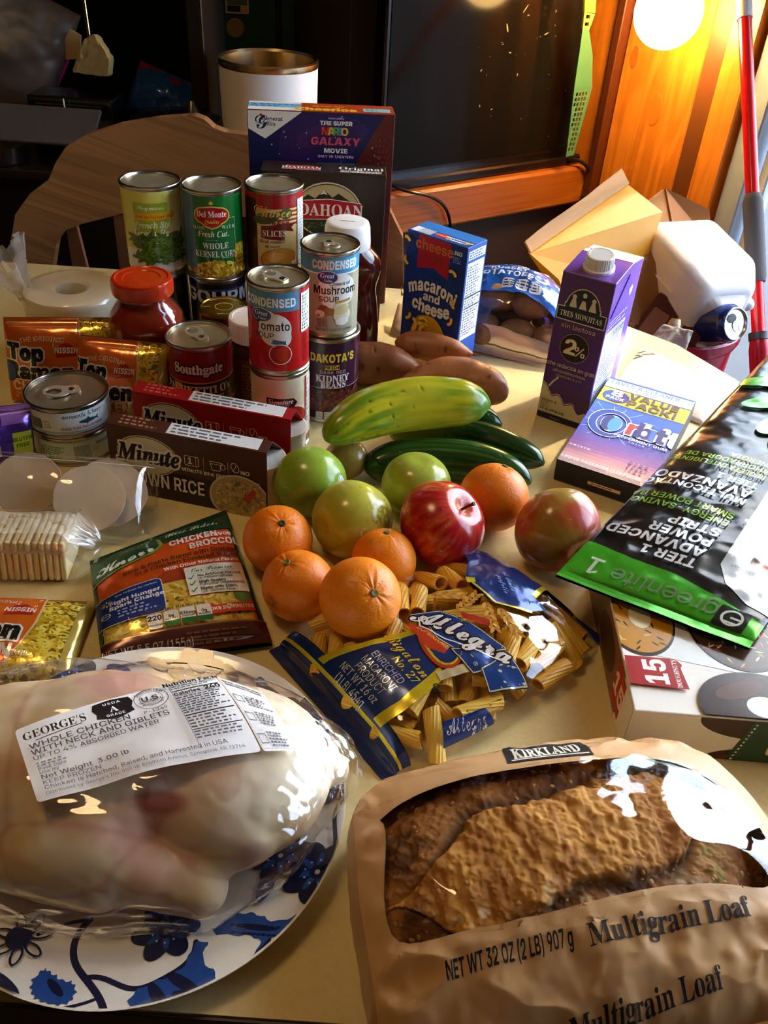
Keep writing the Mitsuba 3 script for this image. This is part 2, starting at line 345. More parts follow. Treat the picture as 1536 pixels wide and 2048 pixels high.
# cords
add('power_cord', tube(spline([RP(-0.60, -0.01, 0.006), RP(-0.575, 0.006, -0.005), RP(-0.52, 0.012, -0.02), RP(-0.465, 0.012, -0.055), RP(-0.44, 0.008, -0.11), RP(-0.43, 0.006, -0.25)], 40), 0.0035), 'mat_gloss', '#0c0a09', tv)
cd = thing('extension_lead', 'black cord with a plug hanging beside the green flyswatter', 'cord')
add('cable', tube(spline([RP(-0.075, -0.015, 0.004), RP(-0.05, 0.008, -0.002), RP(-0.03, 0.014, -0.02), RP(-0.02, 0.014, -0.05), RP(-0.022, 0.014, -0.072)], 30), 0.0045), 'mat_gloss', '#14120c', cd)
add('plug', lathe([(0, 0), (0.008, 0.001), (0.013, 0.012), (0.013, 0.026), (0.006, 0.036), (0, 0.036)], 20), 'mat_gloss', '#1a170e', cd, xf=tr(*RP(-0.022, 0.016, -0.108)))
add('red_tip', tube([RP(-0.045, 0.014, -0.10), RP(-0.05, 0.014, -0.115), RP(-0.047, 0.014, -0.126)], 0.003), 'mat_gloss', '#b0202c', cd)
# flyswatter: handle, neck, solid paddle and a lattice
fs = thing('flyswatter', 'pale green plastic flyswatter hanging beside the black screen', 'flyswatter')
Mf = frame(RP(-0.1120, 0.024, 0.0), [*U, 0], [0.0, 0, 1])
up = lambda x, z: (x, z)
hand = poly((-0.0381, 0.3211), (-0.0051, 0.3203), (-0.0486, 0.5437), (-0.0843, 0.5443))
add('handle', extrude(hand, 0.006), 'mat_gloss', '#a3ad3c', fs, xf=Mf @ tr(0, 0, -0.003))
neck = poly(*[(-0.0381, 0.3211), (-0.0045, 0.3184), (-0.0139, 0.2873), (-0.0344, 0.2909)])
nc = np.array(neck.centroid.coords[0])
add('neck', extrude(neck.difference(unary_union([rect(nc[0] - .008, nc[1] + q, nc[0] + .004, nc[1] + q + .007) for q in (-.010, .004)])), 0.005), 'mat_gloss', '#8a964a', fs, xf=Mf @ tr(0, 0, -0.0025))
pad = poly(*[(-0.0344, 0.2909), (-0.0139, 0.2873), (0.0107, 0.2376), (0.028, 0.1704), (0.022, 0.1286), (0.0076, 0.0253), (-0.0165, 0.0244), (-0.0291, 0.1791), (-0.0312, 0.2395)])
hol = [affinity.skew(rect(x + .10 * (z - .03), z, x + .10 * (z - .03) + .0062, z + .0074), 4) for x in np.arange(-.060, .040, .0092) for z in np.arange(.026, .160, .0108)]
inner = pad.buffer(-0.003)
pad = pad.difference(unary_union([h for h in hol if inner.contains(h)]))
add('paddle', extrude(pad, 0.0022), 'mat_gloss', '#3d7050', fs, xf=Mf)
# wall lamp
lampP = RP(-0.135, 0.238, 0.350)
lp = thing('wall_lamp', 'glowing round white bulb lamp on the pine boards at the top edge', 'lamp')
g = ico(4); g.apply_scale(0.066); k = add('globe', g, 'mat_matte', '#ffffff', lp, xf=tr(*lampP), smooth=True)
scene[k]['emitter'] = {'type': 'area', 'radiance': {'type': 'rgb', 'value': [LAMP_W * 1.0, LAMP_W * 0.60, LAMP_W * 0.20]}}
add('collar', lathe([(0, 0.055), (0.03, 0.055), (0.034, 0.065), (0.034, 0.095), (0.0, 0.10)], 32), 'mat_metal', '#b08a50', lp, xf=tr(*lampP))
add('arm', tube(spline([lampP + [0, 0, .095], lampP + [0, 0, .13], RP(-0.07, 0.238, .50), RP(-0.004, 0.238, .48)], 24), 0.007), 'mat_metal', '#b08a50', lp)
add('wall_plate', rboxab(-0.02, -0.0042, 0.20, 0.276, 0.43, 0.53, 0.004), 'mat_metal', '#b08a50', lp)
# ceiling lamp above the table (outside the frame)
cl = thing('ceiling_lamp', 'warm round ceiling lamp above the table', 'lamp')
k = add('shade', lathe([(0, 0), (0.10, 0.004), (0.17, 0.03), (0.19, 0.07)], 40), 'mat_matte', '#fff2dd', cl, xf=tr(-0.55, 0.55, 1.545), smooth=True)
scene[k]['emitter'] = {'type': 'area', 'radiance': {'type': 'rgb', 'value': [CEIL_W, CEIL_W * 0.66, CEIL_W * 0.30]}}
add('base', lathe([(0, 0.07), (0.195, 0.07), (0.195, 0.082), (0, 0.082)], 40), 'mat_satin', '#c8b48a', cl, xf=tr(-0.55, 0.55, 1.537))
# red pole with a grey foam grip
po = thing('red_pole', 'red broom pole with a grey foam grip leaning by the glass door', 'pole')
pa, pb = POLE_A, POLE_B
d_ = (pb - pa); at_ = lambda t: pa + d_ * t
add('tube', tube([at_(-0.12), at_(0.0), at_(0.5), at_(0.90)], 0.0125, 20), 'mat_gloss', '#c8151b', po)
add('top_sleeve', tube([at_(-0.05), at_(0.045)], 0.0145, 20), 'mat_satin', '#b8b0ac', po)
add('foam_grip', tube([at_(0.515), at_(0.535), at_(0.735), at_(0.75)], [0.015, 0.0185, 0.0185, 0.016], 20), 'mat_matte', '#4a484b', po)
add('collar', tube([at_(0.885), at_(0.905)], 0.0185, 20), 'mat_satin', '#38363a', po)
add('lower_tube', tube([at_(0.90), at_(0.93), at_(1.9)], [0.016, 0.019, 0.019], 20), 'mat_gloss', '#a01a26', po)
# ---------------------------------------------------------------- table, chair, dark kitchen behind
tb = thing('table', 'cream laminate table covered with groceries', 'table')
top = poly((-1.05, 0.2225), (0.52, 0.2225), (0.52, 1.02), (0.485, 1.10), (0.425, 1.20), (0.33, 1.28), (0.22, 1.34), (-0.80, 1.34), (-1.0, 1.28), (-1.05, 1.15)).buffer(-0.03).buffer(0.03, 8)
bsdf('mat_p_laminate', {'type': 'principled', 'roughness': 0.22, 'specular': 0.5,
     'base_color': mikit.proc(lambda p, n, uv: mikit.mix(L3('#dccb98'), L3('#cdb87c'), mikit.fbm(p.x * 14, p.y * 14, 0.0) * 0.6 + 0.4 * mikit.noise(p.x * 400, p.y * 400, 1.0)))})
add('top', extrude(top, 0.028), 'mat_p_laminate', parent=tb, xf=tr(0, 0, -0.028), smooth=False)
add('edge_band', extrude(top.buffer(0.0025).difference(top.buffer(0.0002)), 0.031), 'mat_satin', '#3a332b', tb, xf=tr(0, 0, -0.0335))
for x, y in ((-0.95, 0.32), (0.42, 0.32), (-0.85, 1.22), (0.20, 1.22)):
    add('leg', tube([(x, y, -0.0285), (x, y, -0.4), (x, y, -0.75)], [0.03, 0.026, 0.02], 16), 'mat_satin', '#4a3018', tb)

ch = thing('chair', 'brown wooden captain chair with a curved crest rail behind the table', 'chair')
XC, CY = -0.33, 1.42
lt = [(-.664, -.02), (-.662, .015), (-.649, .054), (-.62, .088), (-.588, .110), (-.572, .138), (-.553, .162), (-.52, .180), (-.464, .199), (-.40, .212), (-.343, .219)]
topc = lt + [(-.328, .2145), (-.314, .203), (-.295, .1975), (-.255, .195), (-.20, .198), (-.10, .185), (-.06, .162), (-.03, .11), (.0, .06), (.006, -.02)]
botc = [(-.005, -.07), (-.04, -.06), (-.06, .0), (-.085, .034), (-.13, .05), (-.21, .062), (-.33, .068), (-.471, .060), (-.546, .039), (-.575, .028), (-.591, .008), (-.612, -.062), (-.655, -.075)]
cp = Polygon(topc + botc).buffer(-0.004).buffer(0.004, 4).buffer(0.003, 4).buffer(-0.003, 4)
m = extrude(cp, 0.022)
v, f = trimesh.remesh.subdivide_to_size(m.vertices, m.faces, 0.02, max_iter=10)
bow = lambda x: 0.035 * (1 - ((x - XC) / 0.33) ** 2)
v = np.c_[v[:, 0], CY + bow(v[:, 0]) - 0.011 + (0.022 - v[:, 2]), v[:, 1]]
v[:, 1] += 0.004 * np.sin((v[:, 2] - 0.05) * 14)
m = trimesh.Trimesh(v, f[:, ::-1], process=True)
add('crest_rail', m, 'mat_p_oak', parent=ch, smooth=40)
for x, w in ((-0.565, .017), (-0.484, .017), (-0.40, .018), (-0.31, .018), (-0.22, .018), (-0.13, .017)):
    zt = 0.035 if x < -.5 else 0.058
    pl = poly((-w * .55, 0), (w * .55, 0), (w * 1.0, -0.16), (w * .6, -0.36), (-w * .6, -0.36), (-w * 1.0, -0.16))
    add('splat', extrude(pl, 0.010), 'mat_satin', '#7a5844', ch, xf=frame((x, CY + bow(x) + 0.003, zt - 0.002), [1, 0, 0], [-0.06 * (1 if x < XC else -1), -0.10, 1]))
for x in (-0.635, -0.022):
    add('post', tube([(x, CY + .005, -0.066), (x * .99, CY - .02, -0.2), (x * .98, CY - .05, -0.395)], [.021, .019, .022], 16), 'mat_p_oak', parent=ch)
sp = sbox(-0.62, 0.98, -0.04, 1.44).buffer(-.08).buffer(.08, 8)
add('seat', extrude(sp, 0.035), 'mat_p_oak', parent=ch, xf=tr(0, 0, -0.43))
for x, y in ((-.55, 1.05), (-.11, 1.05), (-.55, 1.38), (-.11, 1.38)):
    add('leg', tube([(x, y, -.43), (x + (x - XC) * .12, y + (y - 1.2) * .2, -.75)], [.02, .015], 14), 'mat_p_oak', parent=ch)

# dark side counter with kitchen clutter
sc_ = thing('side_counter', 'dark wooden counter in the shadow behind the chair', 'counter')
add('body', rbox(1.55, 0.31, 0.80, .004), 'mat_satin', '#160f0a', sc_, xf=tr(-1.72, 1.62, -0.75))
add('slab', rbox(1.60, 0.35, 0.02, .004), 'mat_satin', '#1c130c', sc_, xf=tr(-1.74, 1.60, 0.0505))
CT = 0.0715
mg = thing('canister', 'white metal canister with a stainless steel rim behind the cereal box', 'canister')
add('body', lathe([(0, 0), (.082, 0), (.086, .004), (.0895, .18)], 64), 'mat_satin', '#e8e4e0', mg, xf=tr(-.264, 1.712, CT))
add('rim', lathe([(.0895, .1803), (.0905, .184), (.0905, .190), (.088, .1925), (.085, .188), (.083, .10), (.082, .03), (0, .028)], 64), 'mat_metal', '#c9b489', mg, xf=tr(-.264, 1.712, CT))
fr = thing('refrigerator', 'dark green cabinet door in the shadow at the back', 'cabinet')
Mfr = frame((-0.62, 2.62, -0.75), [1, 0.12, 0], ez=[0, 0, 1])
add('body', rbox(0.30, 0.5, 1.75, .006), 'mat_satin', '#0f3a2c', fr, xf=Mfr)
add('door_edge', rbox(0.015, 0.02, 1.7, .003), 'mat_satin', '#08150f', fr, xf=Mfr @ tr(.235, -.012, .02))
ph = thing('photo_card', 'small picture card stuck on the dark green door', 'card')
Mp = Mfr @ frame((.103, -.003, .955), [1, 0, 0], [0, 0, 1])
add('card', rbox(.062, .066, .0012, .0004), 'mat_satin', '#b9a888', ph, xf=Mp @ tr(0, 0, 0))
Print().put(rect(.004, .02, .058, .062), '#4a5a50').put(rect(.004, .004, .04, .019), '#1b1a16').put(rect(.042, .004, .058, .017), '#c98f3c').put(ell(.03, .045, .012, .01), '#77866e').build('picture', plane_surf(Mp @ tr(0, 0, .0013)), 'mat_satin', ph)
k = add('round_magnet', lathe([(0, 0), (.024, 0), (.0245, .003), (.02, .006), (.012, .005), (0, .006)], 32), 'mat_satin', '#8a6a30', xf=Mfr @ frame((.127, -.0005, .92), [1, 0, 0], [0, 0, 1]))
tag(k, 'round tan magnet below the picture card on the green door', 'magnet')
# gallon zip bag with a magenta zip
zb = thing('zip_bag', 'cloudy clear plastic zip bag with a magenta zip at the left back', 'bag')
def pillow(w, d, t, n=28, m=28, wr=0.004, seed=0, fr=22, sharp=0.55, tz=0.0):
    """A stuffed bag lying flat: closed surface, seams all round."""
    u, v = np.meshgrid(np.linspace(-1, 1, n), np.linspace(-1, 1, m), indexing='ij')
    h = np.clip((1 - u ** 2), 0, 1) ** sharp * np.clip((1 - v ** 2), 0, 1) ** sharp
    P = np.stack([u * w / 2, v * d / 2, h * t], -1)
    nz = fbm(np.stack([u * w * 0.5, v * d * 0.5, 0 * u + seed], -1), fr, 3, seed) - .5
    P[..., 2] += nz * wr * 2 * np.minimum(1, h * 3) + tz
    Q = P.copy(); Q[..., 2] = tz - h * t * 0.15
    f = grid(n, m)
    return cat([tm((P.reshape(-1, 3), f)), tm((Q.reshape(-1, 3), f[:, ::-1]))])
Mz = frame((-.800, 1.850, .215), [1, 0.1, -0.45], [0.35, 0.3, 1])
add('film', pillow(.21, .25, .05, 40, 40, .012, 4, 18), 'mat_satin', lambda v: lerp(lin('#3c3228'), lin('#72645a'), fbm(v, 28, 3)), zb, xf=Mz, smooth=True)
add('zip_strip', tube(spline([(-.09, .128, .0), (.03, .124, .004), (.098, .085, .006), (.106, .02, .004), (.104, -.10, .002)], 30), .0028), 'mat_gloss', '#9a1f7a', zb, xf=Mz)
cb = thing('chip_bag', 'crumpled blue and red snack bag in the shadow behind the chair', 'bag')
mm = pillow(.15, .10, .05, 40, 30, .014, 8, 24)
add('pouch', mm, 'mat_foil', lambda v: np.where((v[:, :1] < .0) & (fbm(v, 14, 3, 2)[:, None] > .38), lin('#1f4f9a'), np.where(fbm(v, 18, 3, 5)[:, None] > .52, lin('#7a3a1c'), lin('#8e1c14'))), cb, xf=frame((-.485, 1.84, .150), [1, 0, -.35], [.2, .55, 1]), smooth=True)
pt = thing('cooking_pot', 'dark round pot standing behind the chair next to the snack bag', 'pot')
add('body', lathe([(0, 0), (.072, 0), (.078, .01), (.080, .085), (.083, .088), (.078, .09), (.074, .012), (0, .01)], 48), 'mat_gloss', '#0f0e0d', pt, xf=tr(-.43, 1.67, CT))
add('lid_knob', lathe([(0, 0), (.02, 0), (.014, .014), (.006, .03), (0, .034)], 20), 'mat_metal', '#6a6660', pt, xf=tr(-.40, 1.67, CT + .09))
add('lid', lathe([(.078, .0905), (.05, .098), (0, .1)], 40), 'mat_gloss', '#15130f', pt, xf=tr(-.43, 1.67, CT))
bx = thing('black_case', 'black box with a yellow strip in the shadow behind the chair', 'box')
add('body', rbox(.16, .08, .105, .004), 'mat_gloss', '#0a0a0a', bx, xf=tr(-.715, 1.70, CT))
Print().put(rect(.09, .035, .098, .085), '#b09a1c').put(rect(.015, .09, .14, .093), '#3a2c10').build('yellow_strip', plane_surf(frame((-.715, 1.6999, CT), [1, 0, 0], [0, 0, 1])), 'mat_satin', bx)
k = add('grey_board', rbox(.33, .09, .008, .003), 'mat_satin', '#4f4a46', xf=tr(-.90, 1.605, CT + .043) @ rot([1, 0, 0], 0.5)); tag(k, 'grey flat folder lying at the left behind the chair back', 'folder')
k = add('folder_prop', lathe([(0, 0), (.045, 0), (.047, .004), (.047, .03), (0, .034)], 40), 'mat_gloss', '#1c1712', xf=tr(-.76, 1.645, CT)); tag(k, 'round dark tin at the left edge below the grey folder', 'tin')
cw = add('white_cable', tube(spline([(-.642, 1.69, .176), (-.638, 1.685, .15), (-.629, 1.675, .13), (-.620, 1.64, .10), (-.60, 1.55, -.05)], 30), .0013), 'mat_satin', '#f2f2f2'); tag(cw, 'thin white wire sticking up behind the chair crest', 'wire')
sg = thing('bread_chunk', 'pale spongy wedge hanging in the dark kitchen at the upper left', 'wedge')
wd = Polygon([(-.035, -.03), (.03, -.034), (.036, -.004), (.012, .034), (-.006, .024)]).buffer(-.004).buffer(.004)
mw = extrude(wd, .03); vv, ff = trimesh.remesh.subdivide_to_size(mw.vertices, mw.faces, .006); vv += (fbm(vv, 120, 3)[:, None] - .5) * .006
add('wedge', trimesh.Trimesh(vv, ff), 'mat_matte', '#8a7444', sg, xf=frame((-.59, 1.74, .245), [1, 0, 0], [0, .1, 1]))
add('hook', tube([(-.59, 1.725, .275), (-.592, 1.73, .33), (-.596, 1.76, .48)], .003), 'mat_metal', '#a08a60', sg)
k = add('dried_flower', trimesh.Trimesh(*trimesh.remesh.subdivide_to_size((_e := extrude(poly((-.014, -.02), (.012, -.018), (.018, .02), (0, .03), (-.01, .014)), .012)).vertices, _e.faces, .006)), 'mat_matte', '#8a6a3a', xf=frame((-.635, 1.76, .25), [1, .2, 0], [0, .1, 1])); tag(k, 'small tan leaf-like piece left of the pale wedge in the dark', 'ornament')
hl = thing('wall_shelf', 'dark shelf in the shadow at the upper left holding hanging things', 'shelf')
add('board', rbox(.9, .22, .02, .003), 'mat_satin', '#120c08', hl, xf=tr(-1.2, 1.74, .478))
for x in (-1.1, -.42): add('upright', rbox(.03, .2, .4065, .003), 'mat_satin', '#120c08', hl, xf=tr(x, 1.76, CT))
# ---------------------------------------------------------------- cans
def can_body(r, h, parent, rc='#b9b3a6', xf=None, tab=False, tab_dir=0.0, ribs=True, gold='#c9bb98'):
    rr = r
    add('body', lathe([(0, .0012), (rr - .004, .0012), (rr - .0028, 0), (rr - .0006, 0), (rr, .001), (rr, .0026), (rr - .0014, .004), (rr - .0016, .006),
                       (rr - .0016, h - .006), (rr - .0014, h - .004), (rr, h - .0028), (rr, h - .001), (rr - .0006, h), (rr - .0026, h), (rr - .0034, h - .0012), (rr - .0036, h - .0042)], 72), 'mat_metal', rc, parent, xf=xf)
    q = [(rr - .0036, h - .0042)]
    for k in range(1, 9):
        a = rr - .0036 - k * (rr - .006) / 10
        q.append((a, h - .0042 + (.0011 if k % 2 else 0)))
    q += [(0.0, h - .0036)]
    add('lid', lathe(q, 72), 'mat_lid', gold, parent, xf=xf, smooth=50)
    if tab:
        A = xf @ rotz(tab_dir) @ tr(0, 0, h - .0030)
        t = affinity.scale(unary_union([ell(.008, 0, .0115, .0098), rect(-.012, -.0065, .004, .0065, .003)]).difference(unary_union([ell(.0105, 0, .0068, .0062)])), r / .036, r / .036, origin=(0, 0))
        add('pull_tab', extrude(t, .0016), 'mat_lid', '#e6dcc8', parent, xf=A @ tr(0, 0, .0008) @ rot([0, 1, 0], -.10))
        add('rivet', lathe([(.004, 0), (.0036, .0016), (0, .002)], 20), 'mat_metal', '#cfc6b0', parent, xf=A @ tr(-.006, 0, .0005))
def can(name, label, x, y, z0, r, h, pr, face=0.0, mat='mat_gloss', base='#ffffff', cat_='can', group=None, **k):
    t = thing(name, label, cat_, group)
    can_body(r, h, t, xf=tr(x, y, z0), **k)
    a0 = face_cam(x, y, face); rl = r - .0012
    w = 2 * PI * rl
    P = Print(); P.put(rect(-w / 2, .0055, w / 2, h - .0055), base)
    pr(P, w, h)
    P.build('label', cyl_surf(x, y, z0, rl, a0), mat, t, edge=.004, smooth=True, base=.0001, lift=.00005)
    return t
def panel(P, x0, y0, x1, y1, title='Nutrition\nFacts', seed=0, n=9):
    P.put(rect(x0, y0, x1, y1), '#f2f0ea'); w = x1 - x0; y = y1 - .002
    for ln in title.split('\n'): y -= w * .17; P.txt(ln, w * .125, '#151515', wt=850, at=(x0 + w * .06, y), align='l', wide=.92)
    P.put(rect(x0 + w * .06, y - w * .07, x1 - w * .06, y - w * .045), '#151515')
    P.put(greek(x0 + w * .06, y0 + .002, x1 - w * .06, y - w * .09, n, seed), '#444444')
V_, S_ = (.0381, .1127), (.0341, .1016)

def p_beans(P, w, h):
    P.put(rect(-w / 2, .008, w / 2, .034), '#efeee4')
    P.put(rect(-w / 2, .034, w / 2, h - .006), '#d6d45e'); P.put(rect(-.030, .056, .0145, .094, .001), '#9db626')
    P.put(rect(.018, .034, .055, h - .006), '#dfe3a0')
    P.put(poly((-.030, .072), (.020, .074), (.024, .0785), (.020, .083), (-.030, .081)), '#e2a91e')
    P.txt('Wegmans', .0062, '#f2f4d0', style='script', at=(-.008, .086)); P.txt('Food You Feel Good About', .0038, '#a3480c', style='italic', at=(-.003, .0755), wide=.85)
    P.txt('French Style', .0072, '#f4f6dc', style='thin', at=(-.004, .0635), bold=.03); P.txt('Green Beans', .0095, '#fbfcef', style='italic', at=(-.001, .0525), wide=.92)
    r = np.random.default_rng(2)
    for k in range(150):
        u, v = r.uniform(-.034, .034), .020 + .034 * r.random() ** 1.2
        a = r.normal(10, 32); l = r.uniform(.006, .011)
        g = ell(u, v, l, .0021, a, 6); c = r.choice(['#3c5a1c', '#4a6a22', '#2f4a18', '#5d7a2c', '#587a1f'])
        P.put(g, c, up=k % 10 == 0); P.put(ell(u, v + .0006, l * .8, .0006, a, 4), '#7f9a48', up=False)
can('bean_can', 'yellow-green can of cut green beans, topmost of the leftmost stack', -.3214, 1.091, .1129, *V_, p_beans, face=.12, base='#e9e6b8')
def p_dark(t):
    def f(P, w, h):
        if t: P.txt(t, .020, '#b9bcc8', wt=850, at=(-.002, .080), wide=1.0); P.put(rect(-w / 2, .098, w / 2, .1005), '#3a3a52')
        P.put(greek(-.03, .03, .03, .06, 5, 3), '#777788')
    return f
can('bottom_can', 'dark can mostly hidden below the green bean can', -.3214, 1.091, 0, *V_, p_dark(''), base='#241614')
def p_corn(P, w, h):
    sh = unary_union([ell(-.0105, .0, .0125, .0125), ell(.0105, .0, .0125, .0125), poly((-.022, -.004), (.022, -.004), (0, -.022)), ell(0, -.010, .013, .010), ell(0, .005, .018, .009)]).buffer(-.002).buffer(.002)
    sh = affinity.translate(affinity.scale(sh, .93, .72, origin=(0, 0)), -.004, .084)
    P.put(rect(-w / 2, .008, -.028, h - .006), '#4a6f86')
    P.put(sh.buffer(.0016), '#d8b93a').put(sh, '#a8161c')
    P.put(poly((-.007, .099), (-.004, .1025), (-.001, .099), (-.003, .0975), (-.005, .0975)), '#d8b93a')
    P.txt('Del Monte', .0078, '#f3f1e8', style='serif', at=(-.004, .0822), wide=.78); P.txt('Quality', .0045, '#d8b93a', style='italic', at=(-.004, .0745))
    P.txt('MADE', .0042, '#d9e4cf', style='serif', at=(-.0215, .0665), wide=.8, track=.15); P.txt('WITH', .0046, '#e4ecd8', style='serif', at=(.0165, .0672), wide=.8, track=.35)
    P.put(unary_union([rect(.018, .080, .026, .0805), rect(.0255, .030, .026, .0805), rect(.006, .030, .026, .0305)]), '#dfe6d4')
    P.txt('Fresh Cut.', .0078, '#f4f4ea', style='italic', at=(-.003, .0575), wide=.86); P.put(greek(-.012, .0525, .010, .0545, 1, 3), '#7ea080')
    P.txt('WHOLE', .0078, '#f4f4ea', style='serif', at=(-.001, .0425), wide=.8); P.txt('KERNEL CORN', .0082, '#f4f4ea', style='serif', at=(-.001, .0315), wide=.66)
    P.put(rect(.024, .012, .042, .046, .006), '#caa92c')
    r = np.random.default_rng(5)
    for k in range(56): P.put(ell(.0255 + (k % 7) * .0026, .014 + (k // 7) * .004, .0012, .0018, 0, 5), r.choice(['#e6cd52', '#b8931c']), up=k == 0)
    for k in range(230):
        u = r.normal(0, .017); v = .0075 + .019 * r.random() * max(.15, 1 - (u / .04) ** 2)
        P.put(ell(u, v, .0026, .0021, r.uniform(0, 180), 5), r.choice(['#d9b12a', '#e8c948', '#b98a16', '#f0d766', '#a87a14']), up=k % 20 == 0)
    P.put(ell(.0325, .0225, .0088), '#a9741c').put(ring(ell(.0325, .0225, .0082), .0006), '#5c3a0c').txt('NON', .0038, '#4a2c08', wt=800, at=(.0325, .0232)).txt('GMO', .0038, '#4a2c08', wt=800, at=(.0325, .0178))
can('corn_can', 'green can of whole kernel corn with a red badge, topmost of its stack', -.2440, 1.0905, .1129, *V_, p_corn, face=.05, base='#0b6a2a')
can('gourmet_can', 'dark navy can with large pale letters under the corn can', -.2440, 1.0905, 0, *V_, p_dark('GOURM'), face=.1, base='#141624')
def p_pot(P, w, h):
    P.put(rect(-w / 2, .090, w / 2, h - .0055), '#9c1a20')
    for k in range(4): P.put(rect(.002, .085 - k * .0052, w / 2, .0874 - k * .0052), '#a32328')
    P.put(rect(-w / 2, .006, -.024, .1), '#3a1512')
    P.put(unary_union([ell(.015, .084, .008, .007), ell(-.012, .078, .018, .007, 10)]), '#3d5226')
    P.txt('Choice', .0155, '#dcae4c', style='script', at=(-.004, .080), wide=.85)
    P.put(poly((-.018, .053), (.012, .050), (.013, .063), (.026, .060), (.022, .066), (.028, .071), (.013, .072), (-.018, .068)), '#6b1614')
    P.txt('SLICES', .0082, '#efe2bc', style='serif', at=(-.0005, .0555), wide=.78); P.txt('Yukon', .008, '#5a1a14', style='script', at=(.004, .071))
    P.txt('sliced potatoes', .0042, '#6a3a1c', style='italic', at=(-.004, .047)); P.txt('in water', .0042, '#6a3a1c', style='italic', at=(-.003, .041))
    P.put(ell(.004, .026, .024, .014, 8), '#9a5c1c').put(ell(.0045, .027, .0225, .0125, 8), '#c9862e').put(ell(.0, .029, .012, .006, 10), '#d99c46')
    P.put(rect(.021, .012, .026, .022, .001), '#e8e0d0').put(poly((.02, .01), (.034, .012), (.034, .016), (.02, .018)), '#7a3a18')
    P.put(rect(.032, .012, .046, .100), '#e8ecee').put(greek(.033, .014, .045, .097, 22, 4), '#5a6a78')
can('potato_can', 'red and cream striped can of sliced potatoes right of the corn can', -.1685, 1.1125, .1129, *V_, p_pot, face=.0, base='#d9c07c')
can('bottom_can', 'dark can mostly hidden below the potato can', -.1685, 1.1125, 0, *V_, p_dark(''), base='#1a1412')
def gv(P, x, y, s):
    P.put(ell(x, y, .0122 * s, .0078 * s), '#d8dce8').put(ell(x, y, .0114 * s, .0070 * s), '#1d3a86').txt('Great', .0058 * s, '#f4f6fb', style='italic', at=(x, y - .0006 * s), wide=.86).txt('Value', .0032 * s, '#dfe6f5', style='italic', at=(x + .001, y - .0050 * s))
def p_mush(P, w, h):
    P.put(rect(-w / 2, .078, w / 2, h - .0055), '#3f95c4').put(rect(-w / 2, .0765, w / 2, .078), '#e9eef0')
    P.txt('CONDENSED', .0100, '#eef3f5', wt=850, at=(.004, .0825), wide=.64, bold=.01)
    P.put(unary_union([ell(.006, .060, .0225, .018), ell(.001, .047, .014, .010), ell(.012, .050, .015, .01)]), '#f1f3f2')
    gv(P, -.006, .0735, 1.0)
    P.txt('Cream of', .0042, '#222222', wt=500, at=(.009, .0642)); P.txt('Mushroom', .0095, '#141414', wt=650, at=(.004, .0540), wide=.78); P.txt('SOUP', .0062, '#1d1d1d', wt=500, at=(-.004, .0450))
    P.put(poly((.004, .0425), (.022, .0450), (.022, .0478), (.004, .0455)), '#c39a2c')
    for x, y, s, c in ((-.010, .036, .006, '#7a4f30'), (-.004, .033, .006, '#9a6a42'), (-.014, .030, .0055, '#e9e2d6'), (-.0155, .028, .002, '#7d6a58')): P.put(ell(x, y, s, s * .8), c)
    P.put(unary_union([ell(.012, .029, .0105, .010), rect(.002, .034, .020, .042, .003)]), '#e8e4cc').put(ell(.011, .035, .009, .006, 10), '#d9d19a').put(ell(.012, .021, .008, .005), '#f4f2ea')
    P.put(rect(-.017, .014, -.006, .024), '#8a8674').put(greek(-.0165, .015, -.0065, .0235, 4, 3), '#4a5a70')
    P.txt('NET WT 10.5 OZ (298g)', .0028, '#4a463a', wt=600, at=(.003, .0095))
can('soup_can', 'silver and blue mushroom soup can on top of the kidney bean can', -.0808, 0.944, .1129, *S_, p_mush, face=.10, base='#a8a38c', tab=True, tab_dir=-1.2)
def p_kid(P, w, h):
    P.put(rect(-w / 2, .008, w / 2, .048), '#24080c')
    P.put(rect(-w / 2, .048, w / 2, .0492), '#8d8a92')
    P.txt("DAKOTA'S", .0110, '#d9ba2c', wt=900, at=(.002, .083), wide=.68); P.put(rect(-.008, .0735, .010, .0795), '#d9ba2c').txt('PRIDE', .0042, '#2a1028', wt=900, at=(.001, .0745), wide=1.1)
    P.txt('DARK RED', .0042, '#c7a8c4', wt=500, at=(.002, .0680), track=.12); P.txt('KIDNEY', .0092, '#f0eaf0', style='serif', at=(.002, .0575), wide=.84, bold=.02); P.txt('BEANS', .0078, '#f0eaf0', style='serif', at=(.003, .0495), wide=.9, bold=.02)
    r = np.random.default_rng(9)
    for k in range(110):
        u, v, a = r.uniform(-.034, .034), r.uniform(.012, .046), r.uniform(0, 180)
        P.put(ell(u, v, .0052, .0032, a, 6), r.choice(['#3a0d10', '#4d1416', '#2c080b', '#5c1a1a']), up=k % 8 == 0); P.put(ell(u - .0008, v + .001, .0014, .0006, a, 4), '#a86a68', up=False)
    P.put(rect(.018, .016, .030, .023, .001), '#c4572a')
    for k in range(4): P.put(rect(-.018 + k * .010, .0066, -.0095 + k * .010, .0165, .001), '#dfe3e6').put(greek(-.0172 + k * .01, .0075, -.0103 + k * .01, .0155, 2, k), '#3a4a52', up=False)
can('kidney_bean_can', 'dark purple can of dark red kidney beans under the mushroom soup can', -.0808, 0.944, 0, *V_, p_kid, face=.10, base='#35102c')
